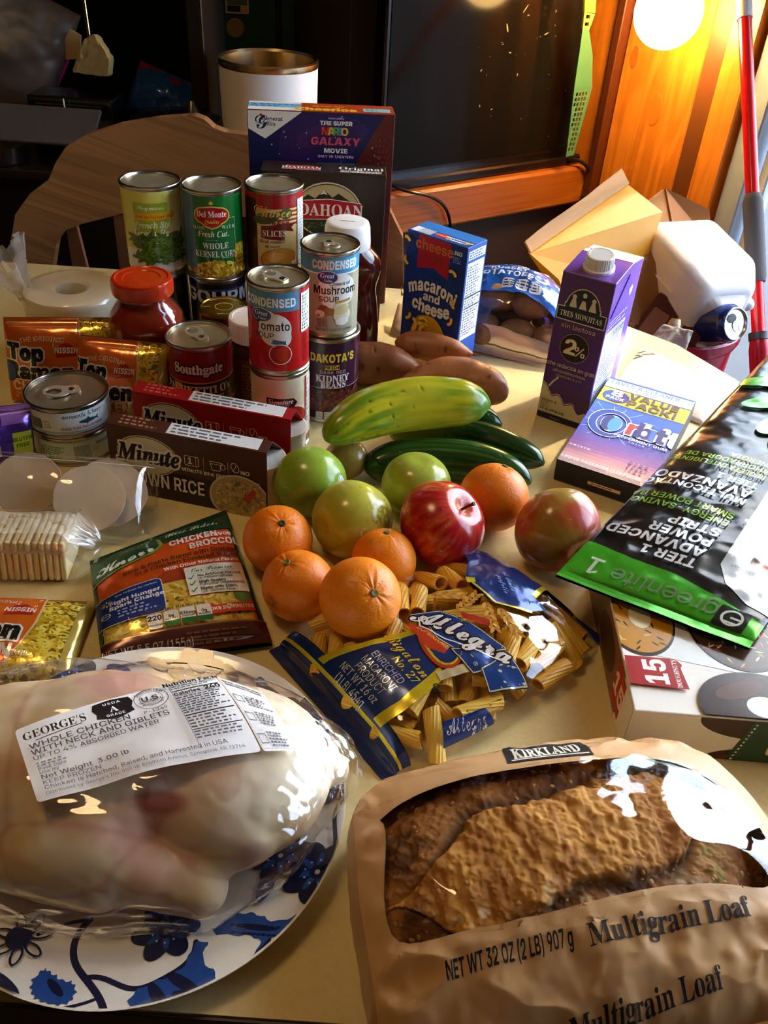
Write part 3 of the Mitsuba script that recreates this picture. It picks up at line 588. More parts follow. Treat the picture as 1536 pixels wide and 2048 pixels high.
def p_tom(P, w, h):
    P.put(rect(-w / 2, .075, .0185, h - .0055), '#3f86ad'); P.txt('CONDENSED', .0100, '#eef3f5', wt=850, at=(-.016, .0795), wide=.68)
    P.put(unary_union([ell(-.010, .054, .0185, .0185), ell(-.018, .064, .012, .012), ell(-.002, .045, .0105, .0105)]), '#eeece8'); gv(P, -.0245, .0700, 1.0)
    P.txt('Tomato', .0098, '#151515', wt=600, at=(-.0125, .0535), wide=.78); P.txt('SOUP', .0062, '#262626', wt=500, at=(-.022, .0445))
    P.put(poly((-.0135, .0405), (.002, .0385), (.002, .0365), (-.0135, .0385)), '#2d78a8').put(poly((-.012, .0385), (.002, .0362), (.002, .0415), (-.012, .0435)), '#28607f')
    P.put(ell(-.004, .026, .0125, .0122), '#e3c9bd').put(ell(-.004, .026, .0114, .0111), '#a01616').put(ell(-.0015, .026, .0085, .009), '#b32020')
    panel(P, .0205, .048, .038, .0925, seed=3)
    P.put(greek(.023, .012, .038, .045, 14, 8), '#6a0c10')
can('soup_can', 'red and blue tomato soup can stacked on a cream one', -.1294, .8662, .1018, *S_, p_tom, face=.16, base='#b3141b', tab=True, tab_dir=2.6)
def p_sig(P, w, h):
    P.put(rect(-w / 2, .042, w / 2, h - .0055), '#d9cfae')
    for k in range(10): P.put(line([(.004, .050 + k * .003), (.028, .056 + k * .0022)], .0003), '#a89a6a', up=k == 0)
    P.put(ell(.004, .046, .026, .018), '#e9e4da').put(ell(.004, .046, .0235, .0155), '#a3190f').put(ell(-.002, .0475, .010, .006), '#b9271a')
    P.put(rect(-w / 2, .006, w / 2, .0385), '#eee9dd')
    P.put(poly((-.021, .060), (.010, .0605), (.015, .066), (.010, .072), (-.021, .0735)), '#161414').txt('Signature', .0064, '#f2efe6', style='italic', at=(-.005, .0655), wide=.84).txt('SELECT', .0024, '#d9d4c8', wt=500, at=(-.003, .0617), track=.3)
    P.txt('TOMATO', .0085, '#2b1d16', wt=500, at=(-.002, .027), wide=.82, track=.06); P.txt('CONDENSED SOUP', .0034, '#8a2a1e', wt=600, at=(-.002, .020), track=.1)
    P.put(rect(.027, .008, .029, .094), '#a3191c'); panel(P, .030, .018, .044, .0925, seed=5, n=12)
    P.put(rect(.030, .0075, .042, .0165), '#a3191c').put(rect(.032, .009, .04, .015), '#2f6b3c')
can('soup_can', 'cream tomato soup can with a black tag under the red and blue can', -.1294, .8662, 0, *S_, p_sig, face=.16, base='#efeadd', tab=False)
def p_sou(P, w, h):
    P.put(rect(-w / 2, .0385, w / 2, .067), '#2a1712').put(rect(-w / 2, .067, w / 2, .0685), '#c2a16a').put(rect(-w / 2, .037, w / 2, .0385), '#c2a16a')
    P.put(rect(-.036, .039, -.024, .066), '#c99a3a')
    g = text('Southgate', .0125, style='serif', wide=.80, at=(-.003, .0795), bold=.03); P.put(g.buffer(.0016), '#120a08').put(g, '#f2efe8')
    P.txt("SPAGHKETTI O's", .0105, '#efe0be', style='serif', at=(-.010, .0535), wide=.80, bold=.02); P.txt('and BEEF', .0090, '#efe0be', style='serif', at=(.001, .0415), wide=.9, bold=.02)
    P.txt('IN TOMATO SAUCE', .0042, '#d98a86', wt=500, at=(.006, .0315))
can('pasta_can', 'red can of pasta rings and beef behind the red rice sleeve', -.228, .9005, 0, *V_, p_sou, face=-.02, base='#8c1418', tab=True, tab_dir=2.4)
def p_tuna(P, w, h):
    P.put(rect(-w / 2, .006, w / 2, .0085), '#8fb2c0')
    P.txt('mercantile & faucy', .0052, '#232c34', style='serif', at=(.012, .0245), wide=.78)
    f = unary_union([ell(0, 0, .010, .0024), poly((.008, 0), (.0135, .0032), (.012, 0), (.0135, -.003)), poly((-.002, .002), (.001, .0048), (.003, .002)), poly((-.003, -.002), (-.001, -.0045), (.001, -.002))])
    P.put(affinity.translate(f, .016, .0185), '#2b4656'); P.txt('chunk light tuna in water', .0040, '#a3352c', style='serif', at=(.010, .0105), wide=.80)
    for k in range(26): P.put(rect(-.050 + k * .0006, .010, -.050 + k * .0006 + (.0002 if k % 3 else .0004), .023), '#20262a', up=False)
    P.put(greek(-.032, .012, -.022, .022, 5, 2), '#b0503c')
def p_tuna2(P, w, h):
    P.txt('mercantile', .0052, '#2a3a34', style='serif', at=(.036, .0225), wide=.78)
    for k in range(30): P.put(rect(-.002 + k * .0006, .008, -.002 + k * .0006 + (.0002 if k % 3 else .0004), .026), '#20262a', up=False)
    P.put(greek(-.040, .008, -.012, .026, 7, 4), '#4a665a'); P.put(greek(.018, .014, .026, .022, 4, 2), '#b0503c')
can('tuna_can', 'upper flat tuna can with a pull tab and a fish on its label', -.3612, .821, .0372, .0455, .037, p_tuna, face=.02, base='#dfe9ec', mat='mat_satin', tab=True, tab_dir=-2.55, rc='#a9a49a', gold='#a89c84', group='tuna cans')
can('tuna_can', 'lower flat tuna can with a barcode turned to the front, under the other', -.3607, .8215, 0, .0455, .037, p_tuna2, face=-.05, base='#c7dccd', mat='mat_satin', rc='#a9a49a', group='tuna cans')
# ---------------------------------------------------------------- cartons
def carton(name, label, M, w, d, h, col, front=None, top=None, right=None, cat_='box', mat='mat_satin', r=.0012, group=None):
    t = thing(name, label, cat_, group)
    add('body', rbox(w, d, h, r), mat, col, t, xf=M)
    for nm, fn, S, a, b in (('front_print', front, M @ frame((0, 0, 0), [1, 0, 0], [0, 0, 1]), w, h), ('top_print', top, M @ tr(0, 0, h), w, d), ('side_print', right, M @ frame((w, 0, 0), [0, 1, 0], [0, 0, 1]), d, h)):
        if fn:
            P = Print(sbox(.0008, .0008, a - .0008, b - .0008)); fn(P, a, b); P.build(nm, plane_surf(S), mat, t)
    return t
def at2(o, dirx): return frame((o[0], o[1], o[2] if len(o) > 2 else 0), [dirx[0], dirx[1], 0], ez=[0, 0, 1])

# cereal box
def f_cer(P, w, h):
    P.put(rect(0, 0, w, h), '#191a4a').put(poly((w, h), (w, 0), (.10, 0), (.14, h - .085), (.178, h - .02), (.19, h)), '#5a1c12')
    P.put(poly((.05, h), (.13, h), (.17, h - .02), (.11, h - .10), (.04, h - .06)), '#2a1a52').put(ell(.10, h - .03, .035, .014, 20), '#3a1c56')
    r = np.random.default_rng(4)
    for k in range(60): P.put(ell(r.uniform(.02, w - .01), h - r.uniform(.004, .11), r.choice([.0004, .0007, .001]), None, 0, 4), '#b9a6d8', up=k == 0)
    P.put(poly((0, h), (.076, h), (.024, h - .037), (0, h - .024)), '#e9e4d6')
    g = unary_union([text('G', .020, style='script', at=(.016, h - .024)), ell(.022, h - .0085, .0022, .0022)])
    P.put(g, '#1c1c40').put(ell(.0185, h - .0065, .0022, .0018), '#b3261c').txt('General', .0052, '#26264a', wt=600, at=(.034, h - .0135), wide=1.05).txt('Mills', .0052, '#26264a', wt=600, at=(.030, h - .0200), wide=1.05)
    P.txt('Every galaxy', .0026, '#c9c0e0', wt=500, at=(.122, h - .0085)); P.txt('THE SUPER', .0056, '#e6dfd2', wt=900, at=(.122, h - .0165), wide=1.05)
    for s, x, c in (('M', .108, '#c8322a'), ('A', .1155, '#c9a52c'), ('R', .1225, '#4f9a3c'), ('I', .1280, '#2f6fb4'), ('O', .1340, '#c9a52c')): P.txt(s, .0105, c, wt=900, at=(x, h - .0295))
    g = text('GALAXY', .0105, wt=900, slant=.1, at=(.121, h - .0425), wide=1.08); P.put(g.buffer(.0012), '#3a1034').put(g, '#c24a68')
    P.txt('MOVIE', .0062, '#e6dfd2', wt=900, at=(.122, h - .0530), wide=1.1); P.txt('ONLY IN THEATERS', .0034, '#cfc6d8', wt=800, at=(.122, h - .0595), track=.08)
    P.put(rect(.092, h - .0800, .152, h - .0665, .004), '#1f7f9a').txt('FIND ALL 8', .0065, '#0f3a52', wt=900, at=(.122, h - .0768), track=.12)
    P.put(greek(.178, h - .075, .200, h - .03, 6, 3), '#7c3420')
def t_cer(P, w, d):
    P.put(rect(0, 0, w, d), '#b4401a').put(rect(0, 0, .074, d), '#efe9dc').put(rect(0, d * .35, .074, d * .8), '#6fb2dc').put(greek(.004, d * .4, .07, d * .75, 2, 5), '#3a6a9a')
    P.txt('Cheerios', .0175, '#f0b52c', wt=900, at=(.108, .006), wide=.80, bold=.02); P.txt('Honey Nut', .0075, '#f0b52c', style='italic', at=(.112, .028))
    P.put(rect(.160, .008, .198, .028, .002), '#8fc0bc').put(greek(.164, .012, .194, .026, 2, 7), '#4a7a80')
def s_cer(P, w, h): P.put(rect(0, 0, w, h), '#e9e2d6').put(rect(.002, 0, .014, h), '#7a1a14').put(rect(.030, 0, .042, h * .8), '#d9a520')
carton('cereal_box', 'tall dark blue cereal box with a red-brown corner standing at the back', at2((-.2243, 1.2533), (.2025, .0237)), .2039, .050, .278, '#6a1c14', f_cer, t_cer, s_cer)
# instant potato box
def f_ida(P, w, h):
    P.put(rect(0, 0, w, h), '#2b1c14'); cx, cy = .093, h - .050
    P.put(ell(cx, cy, .0465, .0385), '#cfc6ae').put(ell(cx, cy, .0445, .0365), '#26301f').put(ell(cx, cy + .004, .042, .031).intersection(rect(0, cy + .002, w, h)), '#b9a878')
    P.put(poly((cx - .04, cy + .012), (cx - .028, cy + .021), (cx - .018, cy + .016), (cx - .006, cy + .028), (cx + .006, cy + .018), (cx + .014, cy + .024), (cx + .030, cy + .014), (cx + .04, cy + .011), (cx + .04, cy + .002), (cx - .04, cy + .002)), '#1c2018')
    P.put(poly((cx - .006, cy + .028), (cx - .012, cy + .021), (cx - .006, cy + .023), (cx - .001, cy + .021)), '#d9d4c4')
    r = np.random.default_rng(1)
    for k in range(90): P.put(ell(cx + r.uniform(-.036, .036), cy - .017 - abs(r.normal(0, .006)), .0011, .0008, 0, 4), r.choice(['#4a5a38', '#6a7048', '#38442a']), up=k == 0)
    P.put(poly((cx - .048, cy - .0145), (cx - .046, cy + .012), (cx, cy + .0165), (cx + .046, cy + .012), (cx + .048, cy - .0145), (cx, cy - .0125)), '#e3d8cc')
    P.put(poly((cx - .047, cy - .0135), (cx - .045, cy + .011), (cx, cy + .0155), (cx + .045, cy + .011), (cx + .047, cy - .0135), (cx, cy - .0115)), '#a8182a')
    P.txt('IDAHOAN', .0172, '#f0ece4', style='serif', at=(cx, cy - .0075), wide=.88)
    P.txt('Original', .012, '#efe6d0', style='script', at=(.09, h - .115)); P.txt('MASHED POTATOES', .009, '#efe6d0', wt=800, at=(.088, h - .132))
    P.put(ell(.085, .04, .06, .026), '#d9c27a').put(ell(.085, .046, .045, .016), '#ecdca0')
def t_ida(P, w, d):
    P.put(rect(0, 0, w, d), '#2b1c14').put(poly((.028, .012), (.034, .030), (.076, .030), (.082, .012)), '#d9cfc0').put(poly((.0295, .013), (.035, .029), (.075, .029), (.0805, .013)), '#a8182a').txt('IDAHOAN', .0105, '#f0ece4', style='serif', at=(.055, .0165), wide=.8)
    P.txt('Original', .0125, '#f2efe6', style='serif', at=(.137, .021), wide=1.0); P.put(rect(.108, .008, .166, .0165), '#d9d4c8').txt('MASHED POTATOES', .0055, '#2b1c14', wt=800, at=(.137, .0095), wide=.95)
def s_ida(P, w, h): P.put(rect(0, 0, w, h), '#3a2418').put(rect(0, 0, .006, h), '#c9a07c').put(greek(.01, .02, .042, h - .02, 30, 3), '#8a6a52')
carton('potato_box', 'dark brown instant potato box with a red banner in front of the cereal box', at2((-.1996, 1.1963), (.1717, .0099)), .1720, .048, .215, '#2b1c14', f_ida, t_ida, s_ida)
# macaroni box
def f_mac(P, w, h):
    P.put(rect(0, 0, w, h), '#15327e')
    P.put(poly((.020, h), (.0705, h), (.0705, h - .050), (.046, h - .040), (.020, h - .046)), '#a81a24')
    P.txt('cheese', .0145, '#c4622c', wt=800, at=(.0455, h - .0195), wide=.86); P.txt('CLUB', .0070, '#8a2420', wt=600, at=(.0455, h - .0310), track=.14)
    P.txt('NO', .0058, '#cdd6ea', wt=900, at=(.083, h - .0135)).put(greek(.076, h - .0245, .091, h - .0155, 3, 3), '#9fb0d2')
    P.put(fit('macaroni', .0185, .080, wt=800, at=(.047, h - .0735), arc=.16, bold=.015), '#f3efe4'); P.txt('and', .0125, '#f3efe4', wt=800, at=(.048, h - .0870), wide=.9); P.put(fit('cheese', .0185, .062, wt=800, at=(.048, h - .1060), arc=-.22, bold=.015), '#f3efe4')
    P.txt('dinner', .0042, '#9fb0d2', style='italic', at=(.047, h - .1155))
    r = np.random.default_rng(3)
    P.put(unary_union([ell(.047, .032, .029, .036), ell(.043, .055, .018, .012), ell(.066, .038, .009, .016)]), '#d99a1e')
    def noodle(x, y, a, s=1.0, c='#efb632', arcs=110):
        th = np.radians(np.linspace(a, a + arcs, 9)); pts = np.c_[x + .008 * s * np.cos(th), y + .008 * s * np.sin(th)]
        P.put(line(pts, .0056 * s), '#b87a12'); P.put(line(pts, .0046 * s), c)
    for k in range(34): noodle(.047 + r.normal(0, .012), .034 + r.normal(0, .014), r.uniform(0, 360), r.uniform(.8, 1.2), r.choice(['#f0bc3a', '#e6a828', '#f6cd58', '#dd9a22']))
    for x, y, a in ((.006, h - .014, 30), (.013, h - .036, 160), (.009, h - .082, 150), (.015, h - .112, -80), (.082, h - .040, 20), (.094, h - .075, 150), (.083, h - .100, -70)): noodle(x - .003, y, a, .82, '#efc23a', 90)
def s_mac(P, w, h): P.put(rect(0, 0, w, h), '#2a58b4').put(rect(.004, .045, w - .003, h - .022), '#e6edf4').put(greek(.006, .05, w - .005, h - .026, 26, 2), '#4a5f8a').put(rect(.004, h - .018, w - .003, h - .006), '#dbe6f2').put(greek(.006, h - .017, w - .006, h - .007, 3, 4), '#2a4a8a').put(rect(.004, h - .07, w - .003, h - .068), '#20304a').put(rect(.004, .09, w - .003, .0915), '#20304a')
def t_mac(P, w, d):
    P.put(rect(0, 0, w, d), '#2f7fd0').put(rect(0, 0, w, d * .45), '#1d4fa6')
    P.put(rect(.003, .003, .034, .020), '#eef0f2')
    for k in range(22): P.put(rect(.014 + k * .0009, .003, .0144 + k * .0009, .020), '#3a3a44', up=k == 0)
    P.put(rect(.040, .006, .057, .019), '#c42a22').txt('cheese', .005, '#efb07a', wt=800, at=(.0485, .0105)); P.txt('macaroni', .0055, '#f0ece0', wt=800, at=(.070, .012)).txt('cheese', .0055, '#f0ece0', wt=800, at=(.070, .0055)); P.put(line([(.086, .008), (.089, .012), (.093, .014)], .004), '#efc23a')
carton('macaroni_box', 'narrow blue macaroni and cheese box with a red banner', at2((.0054, 1.1194), (.0783, -.0562)), .0958, .046, .175, '#1d4fa6', f_mac, t_mac, s_mac)

# milk carton: a slanted top with a seam, and a screw cap
mk = thing('milk_carton', 'tall purple and cream carton of two percent milk with a white screw cap', 'carton')
Mk = at2((.1873, .9620), (.866, -.5)); mw, md, mh = .0645, .094, .193
pts = [(x, y, z) for x in (0, mw) for y, z in ((0, 0), (md, 0), (0, mh), (md * .55, mh + .0085), (md, mh + .004))]
s_ = m3.Manifold.sphere(.0011, 8)
add('body', m3.Manifold.batch_hull([s_.translate([min(max(x, .0011), mw - .0011), min(max(y, .0011), md - .0011), max(z, .0011)]) for x, y, z in pts]), 'mat_gloss', '#7a4fb0', mk, xf=Mk)
add('seam', rbox(mw - .002, .014, .0012, .0005), 'mat_gloss', '#8f66c0', mk, xf=Mk @ tr(.001, md * .56, mh + .0090) @ rot([1, 0, 0], -.12))
add('ear_flap', extrude(poly((.006, .150), (.088, .150), (.047, mh - .002)), .0012), 'mat_gloss', '#6d48b4', mk, xf=Mk @ frame((mw, 0, 0), [0, 1, 0], [0, 0, 1]))
tilt = math.atan2(.0085, md * .55)
Mc = Mk @ tr(.0335, .024, mh + .0046) @ rot([1, 0, 0], tilt)
add('cap_base', lathe([(0, 0), (.0185, 0), (.0185, .003), (.016, .0042), (0, .0042)], 40), 'mat_gloss', '#e6e2dc', mk, xf=Mc)
a_ = np.linspace(0, 2 * PI, 180, endpoint=False); rr_ = .0162 + .0003 * np.sign(np.sin(a_ * 45))
add('cap', extrude(Polygon(np.c_[rr_ * np.cos(a_), rr_ * np.sin(a_)]), .0125), 'mat_gloss', '#efece6', mk, xf=Mc @ tr(0, 0, .0042))
add('cap_top', lathe([(.0162, 0), (.0155, .0012), (.013, .0016), (.0125, .0011), (0, .0012)], 48), 'mat_gloss', '#efece6', mk, xf=Mc @ tr(0, 0, .0167))
P = Print(sbox(.0008, .0008, mw - .0008, mh - .0005)); w, h = mw, mh
P.put(rect(0, 0, w, h), '#512a6e').put(rect(0, 0, w, .009), '#1c1a3a')
th_ = np.linspace(0, 1, 30)
spl_ = [(0, .009)] + [(t * w, .050 - .030 * t ** .6 + .0035 * math.sin(t * 21)) for t in th_] + [(w, .009)]
P.put(poly(*spl_), '#d6c9a6').put(line([(t * w, .052 - .030 * t ** .6 + .0035 * math.sin(t * 21)) for t in th_[:22]], .0008), '#efe6cc')
P.put(line([(.010, .047), (.014, .054), (.017, .058)], .0022), '#d6c9a6').put(ell(.0185, .0605, .0016), '#d6c9a6')
hx, hy = w / 2, h - .047
arch = unary_union([ell(hx, hy + .008, .0205, .024).intersection(rect(0, hy + .006, w, h)), rect(hx - .0215, hy + .004, hx + .0215, hy + .012), rect(hx - .0295, hy - .0085, hx + .0295, hy + .0065)])
P.put(arch.buffer(.0012), '#d9cdb0').put(arch, '#171a40')
for x in (-.012, 0, .012):                                              # three small seated figures of the emblem
    P.put(unary_union([ell(hx + x, hy + .0215 + (.004 if x == 0 else 0), .0026, .0030), poly((hx + x - .0048, hy + .0085), (hx + x + .0048, hy + .0085), (hx + x + .002, hy + .019), (hx + x - .002, hy + .019))]), '#d9cdb0')
P.txt('TRES MONJITAS', .0072, '#e6dcc0', style='serif', at=(hx, hy - .0042), wide=.66)
P.txt('sin lactosa', .0058, '#c9b08a', wt=500, at=(hx, hy - .0185), track=.05)
P.put(ell(hx, hy - .0415, .0185, .0185, n=32), '#b09a78').put(ell(hx, hy - .0415, .0179, .0179, n=32), '#2a1020').txt('2', .0195, '#e9d9a8', wt=800, at=(hx - .0055, hy - .0505)).txt('%', .0125, '#e9d9a8', wt=600, at=(hx + .0075, hy - .0505))
P.txt('leche reducida en grasa', .0056, '#d3bd92', wt=500, at=(hx, hy - .0700), wide=.80).txt('ultrapasteurizada', .0042, '#c0a884', wt=500, at=(hx, hy - .0770), wide=.9).txt('vitaminas A y D', .0034, '#b09a7c', wt=500, at=(hx, hy - .0825))
P.txt('GRADO A', .0030, '#4a4238', wt=700, at=(.003, .0255), align='l', track=.12).put(greek(.003, .0175, .018, .0245, 3, 2), '#6a6050').txt('32 oz (946 ml)', .0038, '#2a241c', wt=700, at=(.003, .0130), align='l', wide=.9)
P.txt('Grado A', .0026, '#8a86a8', wt=500, at=(.026, .0035))
P.build('front_print', plane_surf(Mk @ frame((0, 0, 0), [1, 0, 0], [0, 0, 1])), 'mat_satin', mk)
P = Print(sbox(.0008, .0008, md - .0008, .152)); P.put(rect(0, 0, md, .152), '#6a48b6').put(rect(.004, .012, .072, .130), '#b4bfd4')
P.put(ring(rect(.006, .014, .070, .128), .0006), '#5a6a8a').txt('Datos de Nutricion', .0052, '#28303c', wt=800, at=(.008, .121), align='l', wide=.95).put(rect(.008, .118, .068, .1192), '#28303c').put(greek(.008, .060, .068, .116, 14, 6), '#4a5768').put(rect(.008, .057, .068, .058), '#28303c').put(greek(.008, .016, .068, .054, 9, 8), '#5d6a7a').put(greek(.006, .134, .07, .146, 3, 9), '#b9b0e6')
P.build('side_print', plane_surf(Mk @ frame((mw, 0, 0), [0, 1, 0], [0, 0, 1])), 'mat_gloss', mk)
P = Print(); P.put(ell(.062, .168, .0062), '#e6e0f0').put(ring(ell(.062, .168, .0054), .0007), '#2f4a6a').put(greek(.0585, .165, .0655, .171, 3, 2), '#2f4a6a')
P.build('round_emblem', plane_surf(Mk @ frame((mw + .0013, 0, 0), [0, 1, 0], [0, 0, 1])), 'mat_gloss', mk)
P = Print(); P.put(rect(.006, md * .60, .040, md - .004), '#e9e4ee').put(rect(.045, md * .64, .062, md - .012), '#e9e4ee')
P.build('top_print', plane_surf(Mk @ tr(0, 0, mh + .0088) @ frame((0, 0, 0), [1, 0, 0], [0, 1, -.105])), 'mat_gloss', mk)

# gum value pack, propped up at the back
def f_orb(P, w, h): P.put(rect(0, 0, w, h), '#10131f').put(rect(.040, .010, .078, .0145), '#c9a07c').put(greek(.044, .011, .074, .0137, 1, 1), '#3a2a22')
def t_orb(P, w, d):
    N = 30
    cs = [(0, '#e9d4d2'), (.10, '#e0a4a0'), (.22, '#8a5aa0'), (.40, '#3f4ab0'), (.66, '#2c5fc0'), (1.0, '#2b62c4')]
    xs, cc = [c[0] for c in cs], np.array([[int(c[1][i:i + 2], 16) for i in (1, 3, 5)] for c in cs])
    for k in range(N):
        y = (k + .5) / N; c = [int(np.interp(y, xs, cc[:, j])) for j in range(3)]
        P.put(rect(0, k * d / N, w, (k + 1) * d / N + 1e-5), '#%02x%02x%02x' % tuple(c), up=k == 0)
    for k in range(14): a = k * 26; P.put(line([(.034 + .016 * math.cos(math.radians(a)), .092 + .022 * math.sin(math.radians(a))), (.034 + .05 * math.cos(math.radians(a)), .092 + .05 * math.sin(math.radians(a)))], .0010).intersection(rect(.002, .062, w, .128)), '#7fa8e0', up=k == 0)
    P.put(rect(.0, .1325, w, .163), '#dfd73a').put(rect(.0, .1315, w, .1330), '#2a3f9a').put(rect(.0, .163, w, .1645), '#2a3f9a').put(rect(0, .1645, w, d), '#dfe6f0').put(rect(0, d - .004, w, d), '#3a66b8')
    P.txt('LEAVES A CLEANER', .0072, '#5f86c4', wt=700, at=(.046, .1735), wide=.9, track=.05).txt('FEELING', .0050, '#5f86c4', wt=600, at=(.046, .1668), track=.1)
    P.put(ell(.021, .148, .0165, .0125), '#3a2a86').put(ell(.0155, .148, .010, .011), '#2b4f9e').txt('8', .0130, '#f2f2f4', wt=900, at=(.021, .1478), wide=1.3).txt('PACK', .0058, '#f2f2f4', wt=900, at=(.021, .1405), wide=1.0)
    P.txt('VALUE', .0125, '#5a4a4c', wt=800, at=(.066, .1505), wide=1.06, bold=.01).txt('PACK!', .0125, '#5a4a4c', wt=800, at=(.067, .1355), wide=1.12, bold=.01)
    ring_ = ell(.0315, .092, .0245, .0270, n=32).difference(ell(.0335, .092, .0180, .0205, n=32))
    P.put(ring_.buffer(.0010), '#eef2fb').put(ring_, '#1f3f9e').put(ell(.0335, .092, .0125, .0165, n=24), '#eef2fb').put(ell(.0300, .092, .0082, .0155, n=24), '#2a2f7a').put(ell(.0375, .092, .0075, .0150, n=24), '#3f8fd8')
    g = text('rbit', .0300, wt=850, at=(.051, .0800), align='l', wide=.90); P.put(g.buffer(.0017), '#eef2fb')
    for s, x, c in (('r', .051, '#a8323c'), ('b', .0615, '#2a2f7a'), ('i', .0785, '#3a66c4'), ('t', .0855, '#2a2f7a')): P.txt(s, .0300, c, wt=850, at=(x, .0800), align='l', wide=.86)
    P.txt('PEPPERMINT GUM', .0050, '#e6ecf8', wt=700, at=(.074, .0705), wide=1.0).put(greek(.062, .0655, .09, .069, 1, 2), '#b0bce4')
    P.put(greek(.004, .030, .03, .034, 1, 4), '#f2e6e4').put(greek(.074, .016, .104, .036, 3, 8), '#6a5a8a')
    P.txt('8-14 PIECE PACKAGES (112 PIECES TOTAL)', .0058, '#f6f0f0', wt=800, at=(.055, .0055), wide=.72)
Mo = frame((.1925, .8180, .0005), [.0985, -.0498, 0], [.0985 * .505, .0985, .0135])
carton('gum_box', 'flat blue and purple value pack box of chewing gum with a yellow band', Mo, .110, .186, .030, '#10131f', f_orb, t_orb, None)

# doughnut box
DN = at2((.2026, .4387), (1, -.018)); dw, dd, dh = .36, .200, .050
dnut = thing('doughnut_box', 'flat white and green box of fifteen doughnuts at the right edge', 'box')
add('body', rbox(dw, dd, dh, .0015), 'mat_satin', '#ece7dd', dnut, xf=DN)
P = Print(sbox(.001, .001, dw - .001, dd - .001))
P.put(poly((.002, .083), (.030, .060), (.052, dd), (.002, dd)), '#77a82c').put(poly((.030, .060), (.052, dd), (dw, dd), (dw, .050), (.10, .047)), '#e8ebe6')
def ring_nut(cx, cy, rx, ry, c, hi, hole='#f2efe8', sp=0, seed=0, spc=('#f0ead0',)):
    P.put(ell(cx, cy, rx, ry, n=32), '#2a160c'); P.put(ell(cx, cy + ry * .03, rx * .96, ry * .95, n=32), c); P.put(ell(cx - rx * .25, cy + ry * .45, rx * .45, ry * .22, 20), hi)
    r = np.random.default_rng(seed)
    for k in range(sp):
        a, q = r.uniform(0, 2 * PI), r.uniform(.4, .92); P.put(ell(cx + rx * q * math.cos(a), cy + ry * q * math.sin(a), .0034, .0008, r.uniform(0, 180), 4), r.choice(spc), up=k == 0)
    P.put(ell(cx + rx * .08, cy, rx * .30, ry * .30, n=20), hole)
ring_nut(.020, .105, .032, .046, '#c98a1e', '#d9a23a', '#efe3b8', 34, 1, ['#e9c96a', '#2a1a10', '#d9b04a', '#3a2a12'])
ring_nut(.104, .098, .042, .048, '#4f3826', '#6a4c36', '#7c8a9a', 70, 2, ['#e8e0d0', '#d98a3a', '#c84a5a', '#5aa06a', '#d9c84a'])
ring_nut(.196, .105, .050, .052, '#d98a7a', '#e6a596', '#cfd4d6', 70, 3, ['#f2efe6', '#d95a4a', '#e9b04a', '#d84a8a'])
ring_nut(.290, .105, .046, .050, '#7a4a2a', '#94603a', '#e8e4da', 40, 4)
ring_nut(.100, .012, .048, .036, '#30130b', '#54291c', '#dfe4ec'); ring_nut(.230, .012, .050, .036, '#30130b', '#4a2218', '#dfe4ec')
P.put(poly((.0, .026), (.0475, .024), (.0450, .046), (.047, .050), (.042, .056), (.0, .056)), '#a81e1e')
P.txt('15', .0190, '#f6f1ea', wt=850, rotdeg=90, at=(.0330, .0400), wide=.86).txt('DOUGHNUTS', .0042, '#f6f1ea', style='serif', rotdeg=90, at=(.0425, .0400), wide=.8)
P.build('top_print', plane_surf(DN @ tr(0, 0, dh)), 'mat_gloss', dnut)
P = Print(sbox(.001, .001, dw - .001, dh - .001)); P.put(rect(0, 0, dw, dh), '#e9e4da')
P.put(ell(.100, .048, .048, .021, n=32), '#38180f').put(ell(.108, .0, .043, .016, n=32), '#38180f').put(ell(.105, .001, .03, .007), '#5a2a20').put(ell(.250, .046, .05, .021, n=32), '#38180f')
P.put(poly((.083, 0), (.093, dh), (dw, dh), (dw, 0)), '#11402c')
for k in range(11): P.put(ell(.0878 + k * .00082, .003 + k * .0042, .00095, n=8), '#e9efe6', up=k == 0)
P.put(rect(.112, .010, .30, .042, .004), '#d9b04a').put(rect(.1128, .0108, .2992, .0412, .004), '#f2efe6').txt('ASSORTED', .022, '#a81e1e', style='italic', at=(.120, .015), align='l', wide=.95)
P.build('front_print', plane_surf(DN @ frame((0, 0, 0), [1, 0, 0], [0, 0, 1])), 'mat_gloss', dnut)
P = Print(sbox(.001, .001, dd - .001, dh - .001)); P.put(rect(0, 0, dd, dh), '#7a5238').put(rect(dd - .036, .0, dd, dh), '#e2dccf').put(rect(dd - .056, .006, dd - .026, .046), '#a81e1e').txt('15', .02, '#e9c0b0', wt=850, at=(dd - .041, .016)); P.put(ell(.10, .024, .034, .018), '#4a2a18')
P.build('side_print', plane_surf(DN @ frame((0, dd, 0), [0, -1, 0], [0, 0, 1])), 'mat_satin', dnut)

